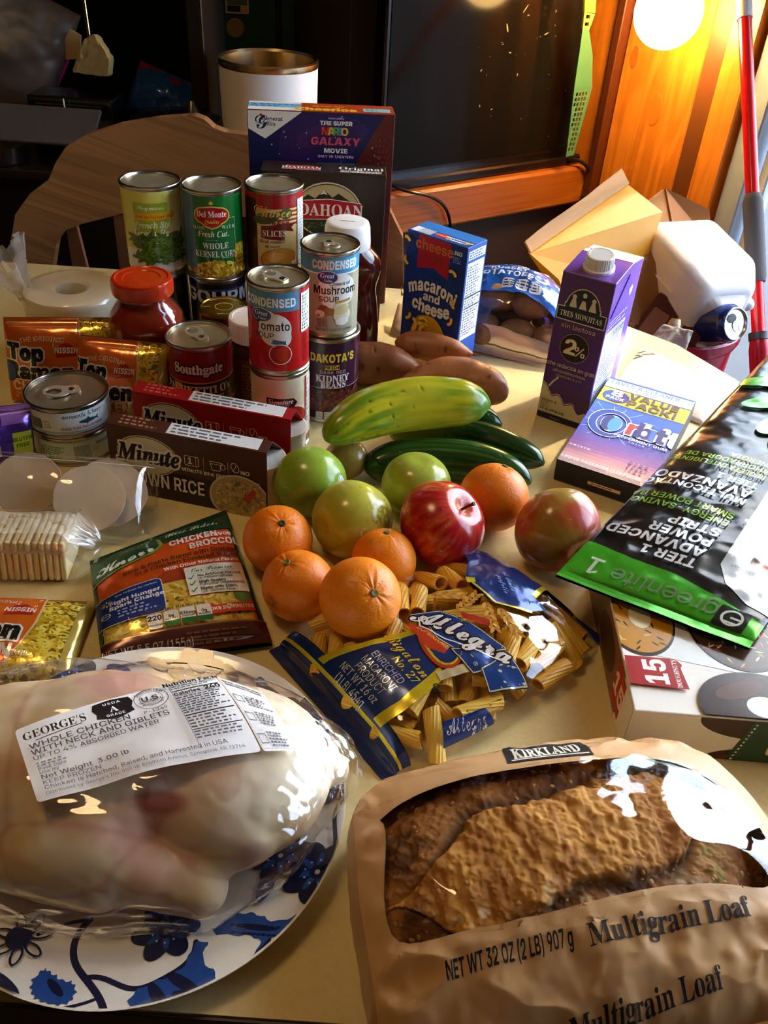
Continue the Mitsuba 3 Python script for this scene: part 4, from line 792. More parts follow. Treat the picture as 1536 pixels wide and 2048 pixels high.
# two cup sleeves of rice
def sleeve(label, o, dx, w, d, h, col, dark, lab2, txt2, cupcol, has_title=True):
    t = thing('rice_sleeve', label, 'box')
    M = at2(o, dx)
    prof = Polygon([(0, 0), (d, 0), (d - .006, h * .62), (.022, h - .001), (.004, h - .004)])
    inner = prof.buffer(-.0008, join_style=2)
    add('card_sleeve', extrude(prof.difference(inner), w), 'mat_satin', col, t, xf=M @ frame((0, 0, 0), [0, 1, 0], [0, 0, 1]), smooth=False)
    sl = math.atan2(.004, h - .004)
    P = Print(poly((.0005, .0005), (w - .0005, .0005), (w - .0005, h - .005), (w - .02, h - .008), (w - .05, h - .0055), (.05, h - .0055), (.02, h - .008), (.0005, h - .005)))
    P.put(rect(0, 0, w, h), col).put(rect(0, 0, w, h * .42), dark)
    cx, cy = .044, h - .034
    P.put(ell(cx, cy, .0345, .0235, n=32), '#cfc3a4').put(ell(cx, cy, .0335, .0225, n=32), '#8a5a42' if cupcol else '#7a1c20').put(ell(cx, cy, .0322, .0213, n=32), '#d8cfb4')
    g = text('Minute', .0215, style='italic', at=(cx + .002, cy - .0085), wide=.80, bold=.03); P.put(g.buffer(.0022), '#f1ead8').put(g, '#191a2c')
    ic = '#e9dcc8'
    for k, (nm, x) in enumerate((('MINUTE', .094), ('BPA FREE', .121), ('NO', .148))):
        y = h - .030
        if k == 0: P.put(ring(rect(x - .008, y - .006, x + .008, y + .006, .0015), .0007), ic).put(rect(x + .0045, y - .006, x + .0050, y + .006), ic).txt('1', .0075, ic, wt=700, at=(x - .002, y - .0036))
        if k == 1: P.put(ring(poly((x - .007, y + .005), (x + .007, y + .005), (x + .0045, y - .006), (x - .0045, y - .006)), .0007), ic).put(ring(ell(x + .0075, y, .003, .0035), .0007), ic).put(line([(x - .006, y + .002), (x + .006, y + .002)], .0006), ic)
        if k == 2: P.put(ring(ell(x - .006, y + .002, .0042, .0062, 25), .0007), ic).put(line([(x - .008, y - .002), (x - .004, y + .006)], .0006), ic)
        if k < 2: P.txt(nm, .0042, ic, wt=700, at=(x, h - .0435)).put(rect(x + .0132, h - .044, x + .0135, h - .022), ic)
        else: P.txt('NO', .0050, ic, wt=700, at=(x + .005, y - .0045)).txt('PRESERVATIVES', .0044, ic, wt=700, at=(x - .003, h - .0455), wide=.95)
    if has_title: P.put(fit(txt2, .0165, .094, wt=650, at=(.012, .0150), align='l'), '#ece4d8')
    bx, by = w - .030, .020
    P.put(ell(bx, by, .0335, .0290, n=32), '#cfc6b4').put(ell(bx, by, .0315, .0270, n=32), '#b39a5e' if cupcol else '#c0a02c')
    r = np.random.default_rng(len(txt2))
    for k in range(170):
        a, q = r.uniform(0, 2 * PI), math.sqrt(r.random()) * .92
        P.put(ell(bx + .0300 * q * math.cos(a), by + .0255 * q * math.sin(a), .0026, .0010, r.uniform(0, 180), 4), r.choice(['#c9b27a', '#a4884a', '#8a7040', '#d6c492'] if cupcol else ['#d9bd4a', '#b8962a', '#e6d074', '#c94a2a']), up=k % 30 == 0)
    P.put(poly((bx + .004, by + .002), (bx + .016, by + .016), (bx + .020, by + .012), (bx + .010, by - .004)), '#b8402a').put(ell(bx - .002, by + .018, .004, .002, 30), '#5a7a3a')
    P.build('front_print', plane_surf(M @ frame((0, 0, 0), [1, 0, 0], [0, math.sin(sl), math.cos(sl)])), 'mat_satin', t)
    tl = math.hypot(.018, .003)
    P = Print(sbox(.001, 0, w - .001, tl)); P.put(rect(0, 0, w, tl), col).put(rect(.066, .002, w - .010, tl), '#dfe3ea').put(greek(.07, .003, w - .014, tl - .001, 3, 6), '#5f6674').put(greek(.012, .003, .06, tl, 3, 2), '#b07a60' if cupcol else '#d06a60')
    P.build('top_print', plane_surf(M @ tr(0, .004, h - .004) @ frame((0, 0, 0), [1, 0, 0], [0, .018, .003])), 'mat_satin', t)
    return M
def rice_cup(label, M, x, y, h):
    t = thing('rice_cup', label, 'cup', 'white rice cups showing at the open end of their sleeves')
    r1, r0 = .0228, .0185
    add('bowl', lathe([(0, .001), (r0, .001), (r0 + .001, .004), (r1 - .001, h - .012), (r1 + .0012, h - .011), (r1 + .0012, h - .009), (r1 - .001, h - .0085)], 48), 'mat_gloss', '#eceae4', t, xf=M @ tr(x, y, .0008))
    add('film_lid', lathe([(r1 - .001, h - .0088), (0, h - .0084)], 48), 'mat_gloss', '#d8d6d0', t, xf=M @ tr(x, y, .0008))
Ms = sleeve('brown rice cup sleeve in front, with a bowl of rice pictured', (-.2945, .7425), (.1766, -.0362), .176, .062, .085, '#4a281c', '#2c1510', 'brown', 'BROWN RICE', True)
rice_cup('white round cup sticking out of the end of the brown rice sleeve', Ms, .176 - .0135, .0290, .066)
Ms = sleeve('red rice cup sleeve behind the brown one', (-.2865, .8110), (.1832, -.0384), .184, .056, .085, '#a3161e', '#86121a', 'red', 'WHITE RICE', False)
rice_cup('white round cup sticking out of the end of the red rice sleeve', Ms, .184 - .0135, .0270, .066)

# jars and bottles
js = thing('sauce_jar', 'glass jar of red pasta sauce with an orange-red lid', 'jar')
X = tr(-.302, .950, 0)
prof = [(0, .002), (.040, .002), (.044, .007), (.0445, .060), (.046, .075), (.0462, .098), (.044, .110), (.037, .121), (.0315, .128), (.0305, .1345), (.0305, .1365)]
add('sauce', lathe([(max(r - .0022, 0), max(z, .004)) for r, z in prof[:-1]] + [(0, .1345)], 72), 'mat_shiny', lambda v: lerp(lin('#6e150a'), lin('#9a2c10'), fbm(v, 90, 3)), js, xf=X)
add('glass', lathe(prof, 72), 'mat_film', parent=js, xf=X)
add('lid', lathe([(.0335, .1370), (.0352, .138), (.0358, .1405), (.0358, .1530), (.0345, .1560), (.031, .1568), (.0295, .1556), (.022, .1556), (.021, .1548), (0, .1550)], 72), 'mat_gloss', '#b8300f', js, xf=X)
P = Print(); ww = 2 * PI * .0448; P.put(rect(-.062, .008, .062, .064), '#5a0e10').put(line([(-.06, .066 - .004), (.06, .062)], .001), '#c9a07c')
P.txt('REGGANO', .0085, '#d9a27c', style='serif', at=(.004, .051), wide=.95, arc=.3).txt('Traditional', .007, '#e9d0b0', style='script', at=(0, .035)).txt('PASTA SAUCE', .006, '#e9d0b0', wt=600, at=(0, .022))
P.build('label', cyl_surf(-.302, .950, 0, .0449, face_cam(-.302, .950)), 'mat_satin', js, edge=.004, smooth=True)
jg = thing('gold_lid_jar', 'dark jar with a shiny gold lid behind the pasta ring can', 'jar')
X = tr(-.2170, .9960, 0)
add('body', lathe([(0, 0), (.029, 0), (.033, .004), (.0335, .07), (.030, .082), (.0285, .0895)], 56), 'mat_shiny', '#1c0d08', jg, xf=X)
add('lid', lathe([(.030, .0900), (.0322, .0908), (.0325, .1030), (.0312, .1052), (.0285, .1058), (.0275, .1046), (.012, .1044), (.0112, .1038), (0, .1038)], 64), 'mat_metal', '#a8851c', jg, xf=X)
P = Print(); P.put(ring(ell(0, 0, .0112, .0112, n=32), .0005), '#efe6bc'); P.txt('SAFETY BUTTON POPS UP', .0021, '#efe6bc', wt=700, arc=.0235, at=(0, .0235), wide=1.0)
P.put(unary_union([line([(-.026, .0), (-.017, .001)], .0008), line([(.017, .001), (.026, 0)], .0008)]), '#efe6bc'); P.txt('REJECT IF UP', .0018, '#efe6bc', wt=700, at=(0, -.022), wide=1.0)
P.build('lid_print', plane_surf(X @ tr(0, 0, .1047) @ rotz(.2)), 'mat_satin', jg)
jp = thing('white_lid_jar', 'amber-brown jar with a ribbed white lid left of the red soup can', 'jar')
X = tr(-.1735, .9600, 0)
add('body', lathe([(0, 0), (.027, 0), (.030, .004), (.0305, .072), (.028, .082), (.0275, .0855)], 56), 'mat_shiny', '#4a260f', jp, xf=X)
a_ = np.linspace(0, 2 * PI, 240, endpoint=False); rr_ = .0305 + .00025 * np.sign(np.sin(a_ * 60))
add('lid', extrude(Polygon(np.c_[rr_ * np.cos(a_), rr_ * np.sin(a_)]), .0235), 'mat_satin', '#e9dfd8', jp, xf=X @ tr(0, 0, .086))
add('lid_top', lathe([(.0305, .1095), (.0296, .1115), (.026, .1119), (.0252, .1108), (0, .1108)], 64), 'mat_satin', '#e9dfd8', jp, xf=X)
P = Print(); P.put(rect(-.05, .012, .05, .066), '#6a3c14').put(rect(-.018, .016, .018, .060), '#8a5a1c').put(greek(-.016, .018, .016, .058, 9, 2), '#3a1c0c')
P.build('label', cyl_surf(-.1735, .960, 0, .0306, face_cam(-.1735, .960)), 'mat_satin', jp, edge=.004, smooth=True)
kt = thing('ketchup_bottle', 'dark red squeeze bottle of ketchup with a white cap', 'bottle')
X = tr(-.0715, 1.092, 0) @ rotz(-.05)
zs = np.array([0, .003, .010, .030, .060, .085, .098, .108, .120, .134, .146, .154, .158]); rx = np.array([.036, .042, .0455, .0465, .0455, .0425, .0400, .0405, .0445, .0470, .043, .033, .0285]); ry = np.array([.024, .028, .030, .0305, .0295, .0275, .0265, .0275, .0300, .0310, .030, .0285, .0275])
a_ = np.linspace(0, 2 * PI, 72, endpoint=False); zi = np.linspace(0, .158, 60); RX, RY = np.interp(zi, zs, rx), np.interp(zi, zs, ry)
from scipy.ndimage import gaussian_filter1d
RX, RY = gaussian_filter1d(RX, 1.6, mode='nearest'), gaussian_filter1d(RY, 1.6, mode='nearest')
v = np.stack([RX[:, None] * np.cos(a_), RY[:, None] * np.sin(a_), np.broadcast_to(zi[:, None], (60, 72))], -1).reshape(-1, 3)
i, j = np.meshgrid(np.arange(59), np.arange(72), indexing='ij'); q = np.stack([i * 72 + j, i * 72 + (j + 1) % 72, (i + 1) * 72 + (j + 1) % 72, (i + 1) * 72 + j], -1).reshape(-1, 4)
add('body', (v, q), 'mat_shiny', '#4a0c08', kt, xf=X, smooth=True)
add('cap', lathe([(.0275, .156), (.0300, .157), (.0305, .160), (.0292, .1825), (.0272, .1885), (.024, .1902), (0, .1905)], 64), 'mat_satin', '#f2efec', kt, xf=X)
add('cap_hinge', rbox(.020, .0016, .0008, .0003), 'mat_satin', '#d8cfca', kt, xf=X @ tr(-.010, -.004, .1904))
# wrapped paper roll
pr_ = thing('paper_roll', 'white paper roll wrapped in clear plastic at the left back', 'roll')
X = tr(-.4215, 1.033, 0)
m = lathe([(.0195, .0975), (.024, .1005), (.052, .1010), (.0585, .0985), (.061, .092), (.0605, .05), (.0605, .002), (.02, .0015), (.0195, .05), (.0195, .0975)], 72)
v = np.array(m.vertices); v += (fbm(v, 60, 3)[:, None] - .5) * .0012; m.vertices = v
add('roll', m, 'mat_matte', '#e9dfc4', pr_, xf=X)
fw = lathe([(.0, .1012), (.03, .1022), (.0545, .1025), (.0610, .0995), (.0630, .092), (.0625, .05), (.0625, .001)], 72); v = np.array(fw.vertices); fw.vertices = v + (fbm(v, 95, 3, 3)[:, None] - .5) * .0025 * np.clip(v[:, 2:3] * 50, 0, 1)
wrap = thing('roll_wrap', 'clear plastic wrap gathered into a tuft on the paper roll', 'plastic wrap')
add('film', fw, 'mat_film', parent=wrap, xf=X, smooth=True)
n, mth = 15, 40
u_, t_ = np.meshgrid(np.linspace(0, 1, n), np.linspace(0, 2 * PI, mth), indexing='ij')
R_ = .010 + .036 * u_ ** 1.3; jag = .55 + .45 * np.abs(np.sin(t_ * 4.5 + .5 * np.sin(t_ * 3)))
vv = np.stack([R_ * jag * np.cos(t_), R_ * jag * .7 * np.sin(t_), .075 * u_ * (1 + .18 * np.sin(t_ * 2 + 1))], -1).reshape(-1, 3)
vv += (fbm(vv, 140, 3, 2)[:, None] - .5) * .009
bsdf('mat_p_plastic', {'type': 'principled', 'base_color': {'type': 'rgb', 'value': [.75, .72, .68]}, 'roughness': .12, 'specular': .8})
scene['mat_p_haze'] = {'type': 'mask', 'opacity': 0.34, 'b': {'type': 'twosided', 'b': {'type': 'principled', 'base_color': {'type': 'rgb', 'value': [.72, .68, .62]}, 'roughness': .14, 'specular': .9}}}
add('tuft', (vv, grid(n, mth)), 'mat_p_haze', parent=wrap, xf=tr(-.478, 1.028, .082) @ rot([0, 1, 0], -.25) @ rot([1, 0, 0], .3), smooth=50)
add('tie', lathe([(.0075, 0), (.011, .002), (.011, .007), (.0075, .009)], 24), 'mat_satin', '#d9d2c8', wrap, xf=tr(-.479, 1.028, .082) @ rot([0, 1, 0], -.25))
# ---------------------------------------------------------------- fruit and vegetables
T_RIGHT, T_DOWN, T_BACK = np.array([.998, .041, .054]), np.array([.068, -.605, -.793]), np.array([0, .795, -.607])     # as seen standing at the table's front edge
def axis_towards(dx, dy):
    """A unit direction given by where it points as seen from the front of the table (right, down, the rest towards the viewer)."""
    v = dx * T_RIGHT + dy * T_DOWN - math.sqrt(max(1 - dx * dx - dy * dy, 0)) * T_BACK
    return v / np.linalg.norm(v)
def orient(ax, spin=0.0):
    ax = np.asarray(ax, float) / np.linalg.norm(ax); e = np.cross(ax, [0.3, 0.9, 0.31]); e /= np.linalg.norm(e)
    m = np.eye(4); m[:3, 0], m[:3, 1], m[:3, 2] = e, np.cross(ax, e), ax
    return m @ rotz(spin)
ICO6, ICO5, ICO4 = ico(6), ico(5), ico(4)
def orange(label, c, D, ax, seed, scar=False, col='#d2640a'):
    t = thing('orange', label, 'orange', 'oranges in the fruit pile')
    d = np.array(ICO6.vertices); th = np.arccos(np.clip(d[:, 2], -1, 1)); ph = np.arctan2(d[:, 1], d[:, 0])
    near = np.exp(-(th / .55) ** 2)
    R = 1 - .045 * np.exp(-(th / .20) ** 2) + .012 * near * np.sin(ph * 7 + 2 * np.sin(ph * 3 + seed)) * sst(.05, .25, th) - .03 * d[:, 2] ** 2
    R += .025 * (fbm(d + seed, 1.6, 2, seed) - .5)
    n1 = meshkit.noise(d * 34 + seed, seed); pit = -.007 * sst(.62, .9, n1) - .004 * (meshkit.noise(d * 60, seed + 1) - .5)
    wr = -.012 * near * sst(.55, .8, meshkit.noise(np.c_[np.cos(ph) * 5, np.sin(ph) * 5, th * 3] + seed * 3.1, 4))
    m = ICO6.copy(); v = d * (R + pit + wr)[:, None] * D / 2
    c0, c1 = lin(col), lin('#e07f0c')
    cc = lerp(c0, c1, fbm(d, 2.2, 3, seed)); cc = lerp(cc, lin('#b4560a'), .5 * sst(.62, .9, n1))
    if scar:
        b = axis_towards(-.66, .40) @ orient(ax)[:3, :3]; dd = np.arccos(np.clip(d @ b, -1, 1))
        cc = lerp(cc, lin('#5a3410'), .8 * sst(.34, .10, dd) * (.35 + .65 * sst(.35, .65, fbm(d, 9, 3, 3)))); v = v * (1 - .02 * sst(.3, .05, dd) * fbm(d, 12, 2, 2))[:, None]
    m.vertices = v
    O = tr(*c) @ orient(ax)
    add('peel', m, 'mat_satin', cc, t, xf=O, smooth=True)
    add('stem_button', lathe([(.0030, .0), (.0034, .0008), (.0028, .0020), (.0012, .0017), (0, .0012)], 14), 'mat_matte', '#6a6a3c' if seed != 1 else '#2a2418', t, xf=O @ tr(0, 0, D / 2 * .927))
orange('orange at the left of the pile with a dark stem button on top', (-.1003, .6345, .0336), .0672, axis_towards(.22, -.50), 1)
orange('orange with a brown scar on its lower left side', (-.0732, .5725, .0329), .0658, axis_towards(-.25, -.70), 2, scar=True)
orange('frontmost orange with a pale green stem button, resting on the pasta bag', (-.0155, .5375, .0560), .0705, axis_towards(.38, -.20), 3, col='#d8730a')
orange('orange between the frontmost orange and the big red apple', (.0031, .6182, .0310), .0620, axis_towards(.1, -.9), 4, col='#d9760b')
orange('orange at the back right between the two red apples', (.1135, .7246, .0365), .0730, axis_towards(.3, -.92), 5)
def apple(label, c, D, ax, colfn, seed, squash=.92, dim=.30, stem=True, sticker=None, lump=.05, grp=None):
    t = thing('apple', label, 'apple', grp)
    d = np.array(ICO5.vertices); th = np.arccos(np.clip(d[:, 2], -1, 1)); ph = np.arctan2(d[:, 1], d[:, 0])
    R = 1 - dim * np.exp(-(th / .36) ** 2) - .16 * np.exp(-((PI - th) / .26) ** 2) + .03 * np.sin(th) + lump * (fbm(d + seed, 1.2, 2, seed) - .5) + .018 * np.cos(5 * ph + seed) * sst(.4, 0, th * 0 + .2) * sst(1.9, 3.0, th)
    v = d * R[:, None] * D / 2 * np.array([1, 1, squash]) * np.where(d[:, 2:3] < 0, [[1, 1, 1.0]], [[1, 1, 1]])
    taper = 1 - .10 * sst(0, -1, d[:, 2]); v[:, :2] *= taper[:, None]
    m = ICO5.copy(); m.vertices = v; O = tr(*c) @ orient(ax, seed)
    add('skin', m, 'mat_gloss', colfn(d, th, ph, seed), t, xf=O, smooth=True)
    zt = D / 2 * squash * (1 - dim)
    if stem: add('stem', tube(spline([(0, 0, zt - .001), (.0006, .001, zt + .008), (.0018, .002, zt + .0150)], 12), [.0013] * 8 + [.0014, .0016, .0019, .0021], 10), 'mat_matte', '#4a3320', t, xf=O)
    add('calyx', lathe([(.0045, -.0005), (.004, .0010), (.002, .0002), (0, .0014)], 10), 'mat_matte', '#2a1c10', t, xf=O @ tr(0, 0, -D / 2 * squash * .845) @ rot([1, 0, 0], PI))
    return t, O
def c_red(d, th, ph, s):
    st = fbm(np.c_[np.cos(ph) * 7, np.sin(ph) * 7, th * 1.2], 1.6, 3, s); b = fbm(d, 1.5, 2, s)
    c = lerp(lin('#a01a1e'), lin('#b8382a'), sst(.38, .70, st)); c = lerp(c, lin('#c4803a'), .55 * sst(.54, .74, b) * sst(.3, .7, st)); c = lerp(c, lin('#86141c'), .6 * sst(.45, .2, b))
    sp = meshkit.noise(d * 40, 3); return lerp(c, lin('#d9b08a'), .45 * sst(.86, .95, sp))
def c_red2(d, th, ph, s):
    st = fbm(np.c_[np.cos(ph) * 6, np.sin(ph) * 6, th * 1.2], 1.5, 3, s); b = fbm(d + 3, 1.1, 2, s)
    c = lerp(lin('#a8482a'), lin('#b06a30'), sst(.4, .65, st)); c = lerp(c, lin('#9a8a38'), .7 * sst(.50, .68, b)); c = lerp(c, lin('#b04a48'), .7 * sst(.48, .30, b))
    return lerp(c, lin('#d9c08a'), .4 * sst(.86, .95, meshkit.noise(d * 36, 5)))
def c_green(a, b_, russ):
    def f(d, th, ph, s):
        c = lerp(lin(a), lin(b_), sst(.3, .7, fbm(d, 1.4, 3, s))); c = lerp(c, lin('#8a9a52'), .25 * sst(.5, .8, fbm(d, 9, 2, s)))
        sp = meshkit.noise(d * 26 + s, 2); c = lerp(c, lin('#4a4a1e'), .75 * sst(.87, .95, sp) * sst(.45, .6, fbm(d, 3, 2, s + 4)))
        sp2 = meshkit.noise(d * 42 + s, 6); c = lerp(c, lin('#c4cc8a'), .4 * sst(.82, .93, sp2))
        if russ is not None:
            dd = np.arccos(np.clip(d @ russ, -1, 1)); c = lerp(c, lin('#6a5a24'), .75 * sst(.65, .15, dd) * sst(.40, .62, fbm(d, 14, 3, 2)))
        return c
    return f
apple('big red apple with a short brown stem in the middle of the pile', (.0575, .6640, .0430), .0860, axis_towards(.62, -.50), c_red, 2, .93, .27)
apple('red and yellow apple without visible stem beside the doughnut box', (.1715, .6690, .0430), .0850, axis_towards(.45, .62), c_red2, 5, .93, .2, stem=False)
apple('speckled green apple at the back left beside the rice sleeve', (-.0800, .7290, .0370), .0750, axis_towards(.2, .75), c_green('#7f9a2c', '#93a83c', None), 7, 1.0, .10, stem=False)
gx = orient(axis_towards(-.80, .12), 9)[:3, :3].T @ axis_towards(.80, -.12)
_, G2 = apple('yellow-green apple lying on its side with a striped round sticker', (-.0300, .6690, .0375), .0770, axis_towards(-.80, .22), c_green('#b8aa3a', '#aaa83a', gx), 9, 1.06, .14, stem=False)
apple('smooth green apple half hidden behind the big red apple', (.0318, .7360, .0365), .0720, axis_towards(.1, -.8), c_green('#93a032', '#a3aa40', None), 11, .98, .10, stem=False)
apple('tan shaded fruit in the shadow behind the green apples', (-.0460, .7960, .0240), .0480, axis_towards(.1, -.8), c_green('#9a7a3a', '#a98a48', None), 12, .95, .08, stem=False)
# striped sticker on the yellow-green apple
ns = axis_towards(.23, .24); cs = np.array([-.0300, .6690, .0375]) + ns * .0391
sk = thing('sticker', 'round striped sticker on the yellow-green apple', 'sticker')
Ms = frame(cs, np.cross([0, 0, 1.0], ns), ez=ns)
P = Print(ell(0, 0, .0072, .0072)); P.put(ell(0, 0, .0072), '#c9a06a').put(ell(0, 0, .0066), '#3a1e14')
for k in range(5): P.put(rect(-.0066, -.0062 + k * .0026, .0066, -.0050 + k * .0026), '#c98a5a', up=k == 0)
P.put(rect(-.0010, -.0066, .0010, .0066), '#d9c09a').put(poly((.001, .0), (.0066, .0), (.0066, .0025), (.001, .0025)), '#d9c9a8')
def cap_surf(u, v, h):
    q = np.c_[u, v, -(u ** 2 + v ** 2) / (2 * .036) + h + .0004]; return q @ Ms[:3, :3].T + Ms[:3, 3]
P.build('label_print', cap_surf, 'mat_satin', sk, edge=.002)
sg = thing('sticker', 'small white sticker on the right side of the speckled green apple', 'sticker')
ns2 = axis_towards(.90, -.05); Ms = frame(np.array([-.0800, .7290, .0370]) + ns2 * .0378, np.cross([0, 0, 1.0], ns2), ez=ns2)
P = Print(); P.put(ell(0, 0, .006), '#d9dce4').put(ring(ell(0, 0, .0054), .0008), '#5a6a9a').put(greek(-.0035, -.002, .0035, .002, 2, 1), '#4a5a8a'); P.build('label_print', cap_surf, 'mat_satin', sg, edge=.002)

def spindle(pts, rad, n=120, m=48, lump=.06, ls=30, seed=0, grow=None):
    """A long vegetable along a smooth curve, its radius given at fractions of the length; closed at both ends."""
    c = spline(pts, n); s = np.linspace(0, 1, n); xs, rs = zip(*rad)
    from scipy.interpolate import PchipInterpolator
    R = np.maximum(PchipInterpolator(xs, rs)(s), .0002)
    mm = tube(c, R, m, caps=True); v = np.array(mm.vertices); idx = np.minimum(np.arange(len(v)) // m, n - 1); idx[-2], idx[-1] = 0, n - 1
    ctr = c[idx]; d = v - ctr
    v = ctr + d * (1 + lump * 2 * (fbm(v, ls, 3, seed) - .5))[:, None]
    mm.vertices = v; return mm, s[idx], d
def sweet(label, pts, rad, seed):
    m, s, d = spindle(pts, rad, 140, 56, .10, 26, seed); v = np.array(m.vertices)
    g = fbm(v * [1, 1, 1], 70, 3, seed); c = lerp(lin('#8f5230'), lin('#a86a3e'), sst(.3, .7, fbm(v, 22, 3, seed))); c = lerp(c, lin('#6a3820'), .6 * sst(.60, .75, g)); c = lerp(c, lin('#c08a5a'), .35 * sst(.7, .85, fbm(v, 160, 2, 5)))
    dent = sst(.76, .86, meshkit.noise(v * [150, 150, 60], seed)); v = v - d * (.05 * dent)[:, None]; c = lerp(c, lin('#4a2614'), .6 * dent); m.vertices = v
    t = thing('sweet_potato', label, 'sweet potato', 'sweet potatoes behind the cucumbers')
    add('tuber', m, 'mat_satin', c, t, smooth=True)
    e = np.asarray(pts[0]) if rad[0][1] < rad[-1][1] else np.asarray(pts[-1]); q = np.asarray(pts[1]) if rad[0][1] < rad[-1][1] else np.asarray(pts[-2]); dr_ = (e - q) / np.linalg.norm(e - q)
    add('root_tip', tube([e - dr_ * .003, e + dr_ * .005, e + dr_ * .012 + [0, 0, .002]], [.0030, .0016, .0005], 8), 'mat_matte', '#6a4028', t)
sweet('frontmost sweet potato with its thin tip to the left', [(.000, .955, .030), (.034, .9735, .031), (.077, .988, .031), (.118, .975, .030), (.141, .950, .028)], [(0, .003), (.12, .0115), (.3, .0225), (.55, .0280), (.78, .0255), (.93, .0165), (1, .004)], 1)
sweet('sweet potato half hidden behind the kidney bean can', [(-.085, 1.010, .028), (-.045, 1.018, .029), (.0, 1.020, .028), (.040, 1.012, .022)], [(0, .004), (.1, .018), (.35, .0275), (.62, .026), (.86, .014), (1, .003)], 2)
sweet('long thin sweet potato at the back in front of the macaroni box', [(.000, 1.052, .040), (.035, 1.050, .044), (.075, 1.040, .043), (.103, 1.033, .044)], [(0, .006), (.15, .0165), (.45, .0195), (.75, .0165), (.93, .008), (1, .003)], 3)
def cuke(label, pts, rad, cols, seed, ct='cucumber'):
    m, s, d = spindle(pts, rad, 150, 64, .022, 30, seed); v = np.array(m.vertices); dn = d / (np.linalg.norm(d, axis=1, keepdims=True) + 1e-9)
    L = np.linalg.norm(np.asarray(pts[-1]) - np.asarray(pts[0]))
    ax = (np.asarray(pts[-1]) - np.asarray(pts[0])) / L; e1 = np.cross(ax, [0, 0, 1]); e1 /= np.linalg.norm(e1); e2 = np.cross(e1, ax); an = np.arctan2(dn @ e2, dn @ e1)
    c = cols(v, s, an, seed); w = meshkit.noise(np.c_[s * L * 150, np.cos(an) * 4.5, np.sin(an) * 4.5], seed)
    spot = sst(.82, .92, w); c = lerp(c, lin('#1c2a0c'), .6 * spot); m.vertices = v - d * (.03 * spot)[:, None]
    t = thing('cucumber', label, ct, 'cucumbers')
    add('skin', m, 'mat_gloss', c, t, smooth=True)
    e, q = np.asarray(pts[-1]), np.asarray(pts[-2]); dr_ = (e - q) / np.linalg.norm(e - q)
    add('blossom_scar', lathe([(.0035, -.001), (.0032, .0012), (0, .0016)], 14), 'mat_matte', '#5a5a2c', t, xf=tr(*(e - dr_ * .0006)) @ orient(dr_))
def cy(v, s, an, sd):
    st = fbm(np.c_[s * 2.0, np.cos(an) * 3, np.sin(an) * 3], 1.6, 3, sd); c = lerp(lin('#5d7f1a'), lin('#a9a61c'), sst(.36, .62, st)); c = lerp(c, lin('#b4ae2a'), .7 * sst(.25, .55, s) * sst(.85, .6, s)); c = lerp(c, lin('#4a7a22'), sst(.84, .97, s)); return lerp(c, lin('#6f8a1c'), .7 * sst(.16, 0.02, s))
def cdk(v, s, an, sd):
    st = fbm(np.c_[s * 1.2, np.cos(an) * 5, np.sin(an) * 5], 1.6, 3, sd); c = lerp(lin('#12300f'), lin('#24501a'), sst(.4, .7, st)); return lerp(c, lin('#4a7028'), .4 * sst(.62, .8, st))
def cdy(v, s, an, sd):
    c = cdk(v, s, an, sd); return lerp(c, lin('#8a9018'), .85 * sst(.55, .15, s) * sst(.25, .6, fbm(np.c_[s * 2, np.cos(an) * 2, np.sin(an) * 2], 1.5, 2, sd) + .15))
cuke('big yellow-green cucumber lying on top of the others', [(-.066, .764, .068), (-.030, .803, .076), (.038, .838, .078), (.085, .846, .077), (.1115, .848, .076)], [(0, .004), (.035, .0125), (.12, .0205), (.3, .0275), (.6, .0300), (.82, .0270), (.93, .0195), (.98, .010), (1, .003)], cy, 1)
cuke('dark green cucumber with a yellowish side under the big one, pointing right', [(-.005, .872, .023), (.050, .866, .024), (.106, .853, .024), (.150, .834, .023), (.178, .818, .021)], [(0, .004), (.06, .016), (.3, .0222), (.6, .0222), (.85, .0175), (.95, .0115), (1, .003)], cdy, 2)
cuke('frontmost dark green cucumber under the big one', [(-.022, .780, .022), (.010, .798, .024), (.060, .807, .0245), (.118, .800, .024), (.160, .780, .020)], [(0, .006), (.05, .017), (.25, .0238), (.6, .0240), (.85, .0185), (.95, .011), (1, .003)], cdk, 3)
cuke('dark green cucumber at the back with only its tip showing', [(.015, .915, .021), (.060, .915, .021), (.105, .907, .021), (.135, .897, .020)], [(0, .005), (.08, .015), (.4, .0205), (.75, .0195), (.93, .0115), (1, .003)], cdk, 4)
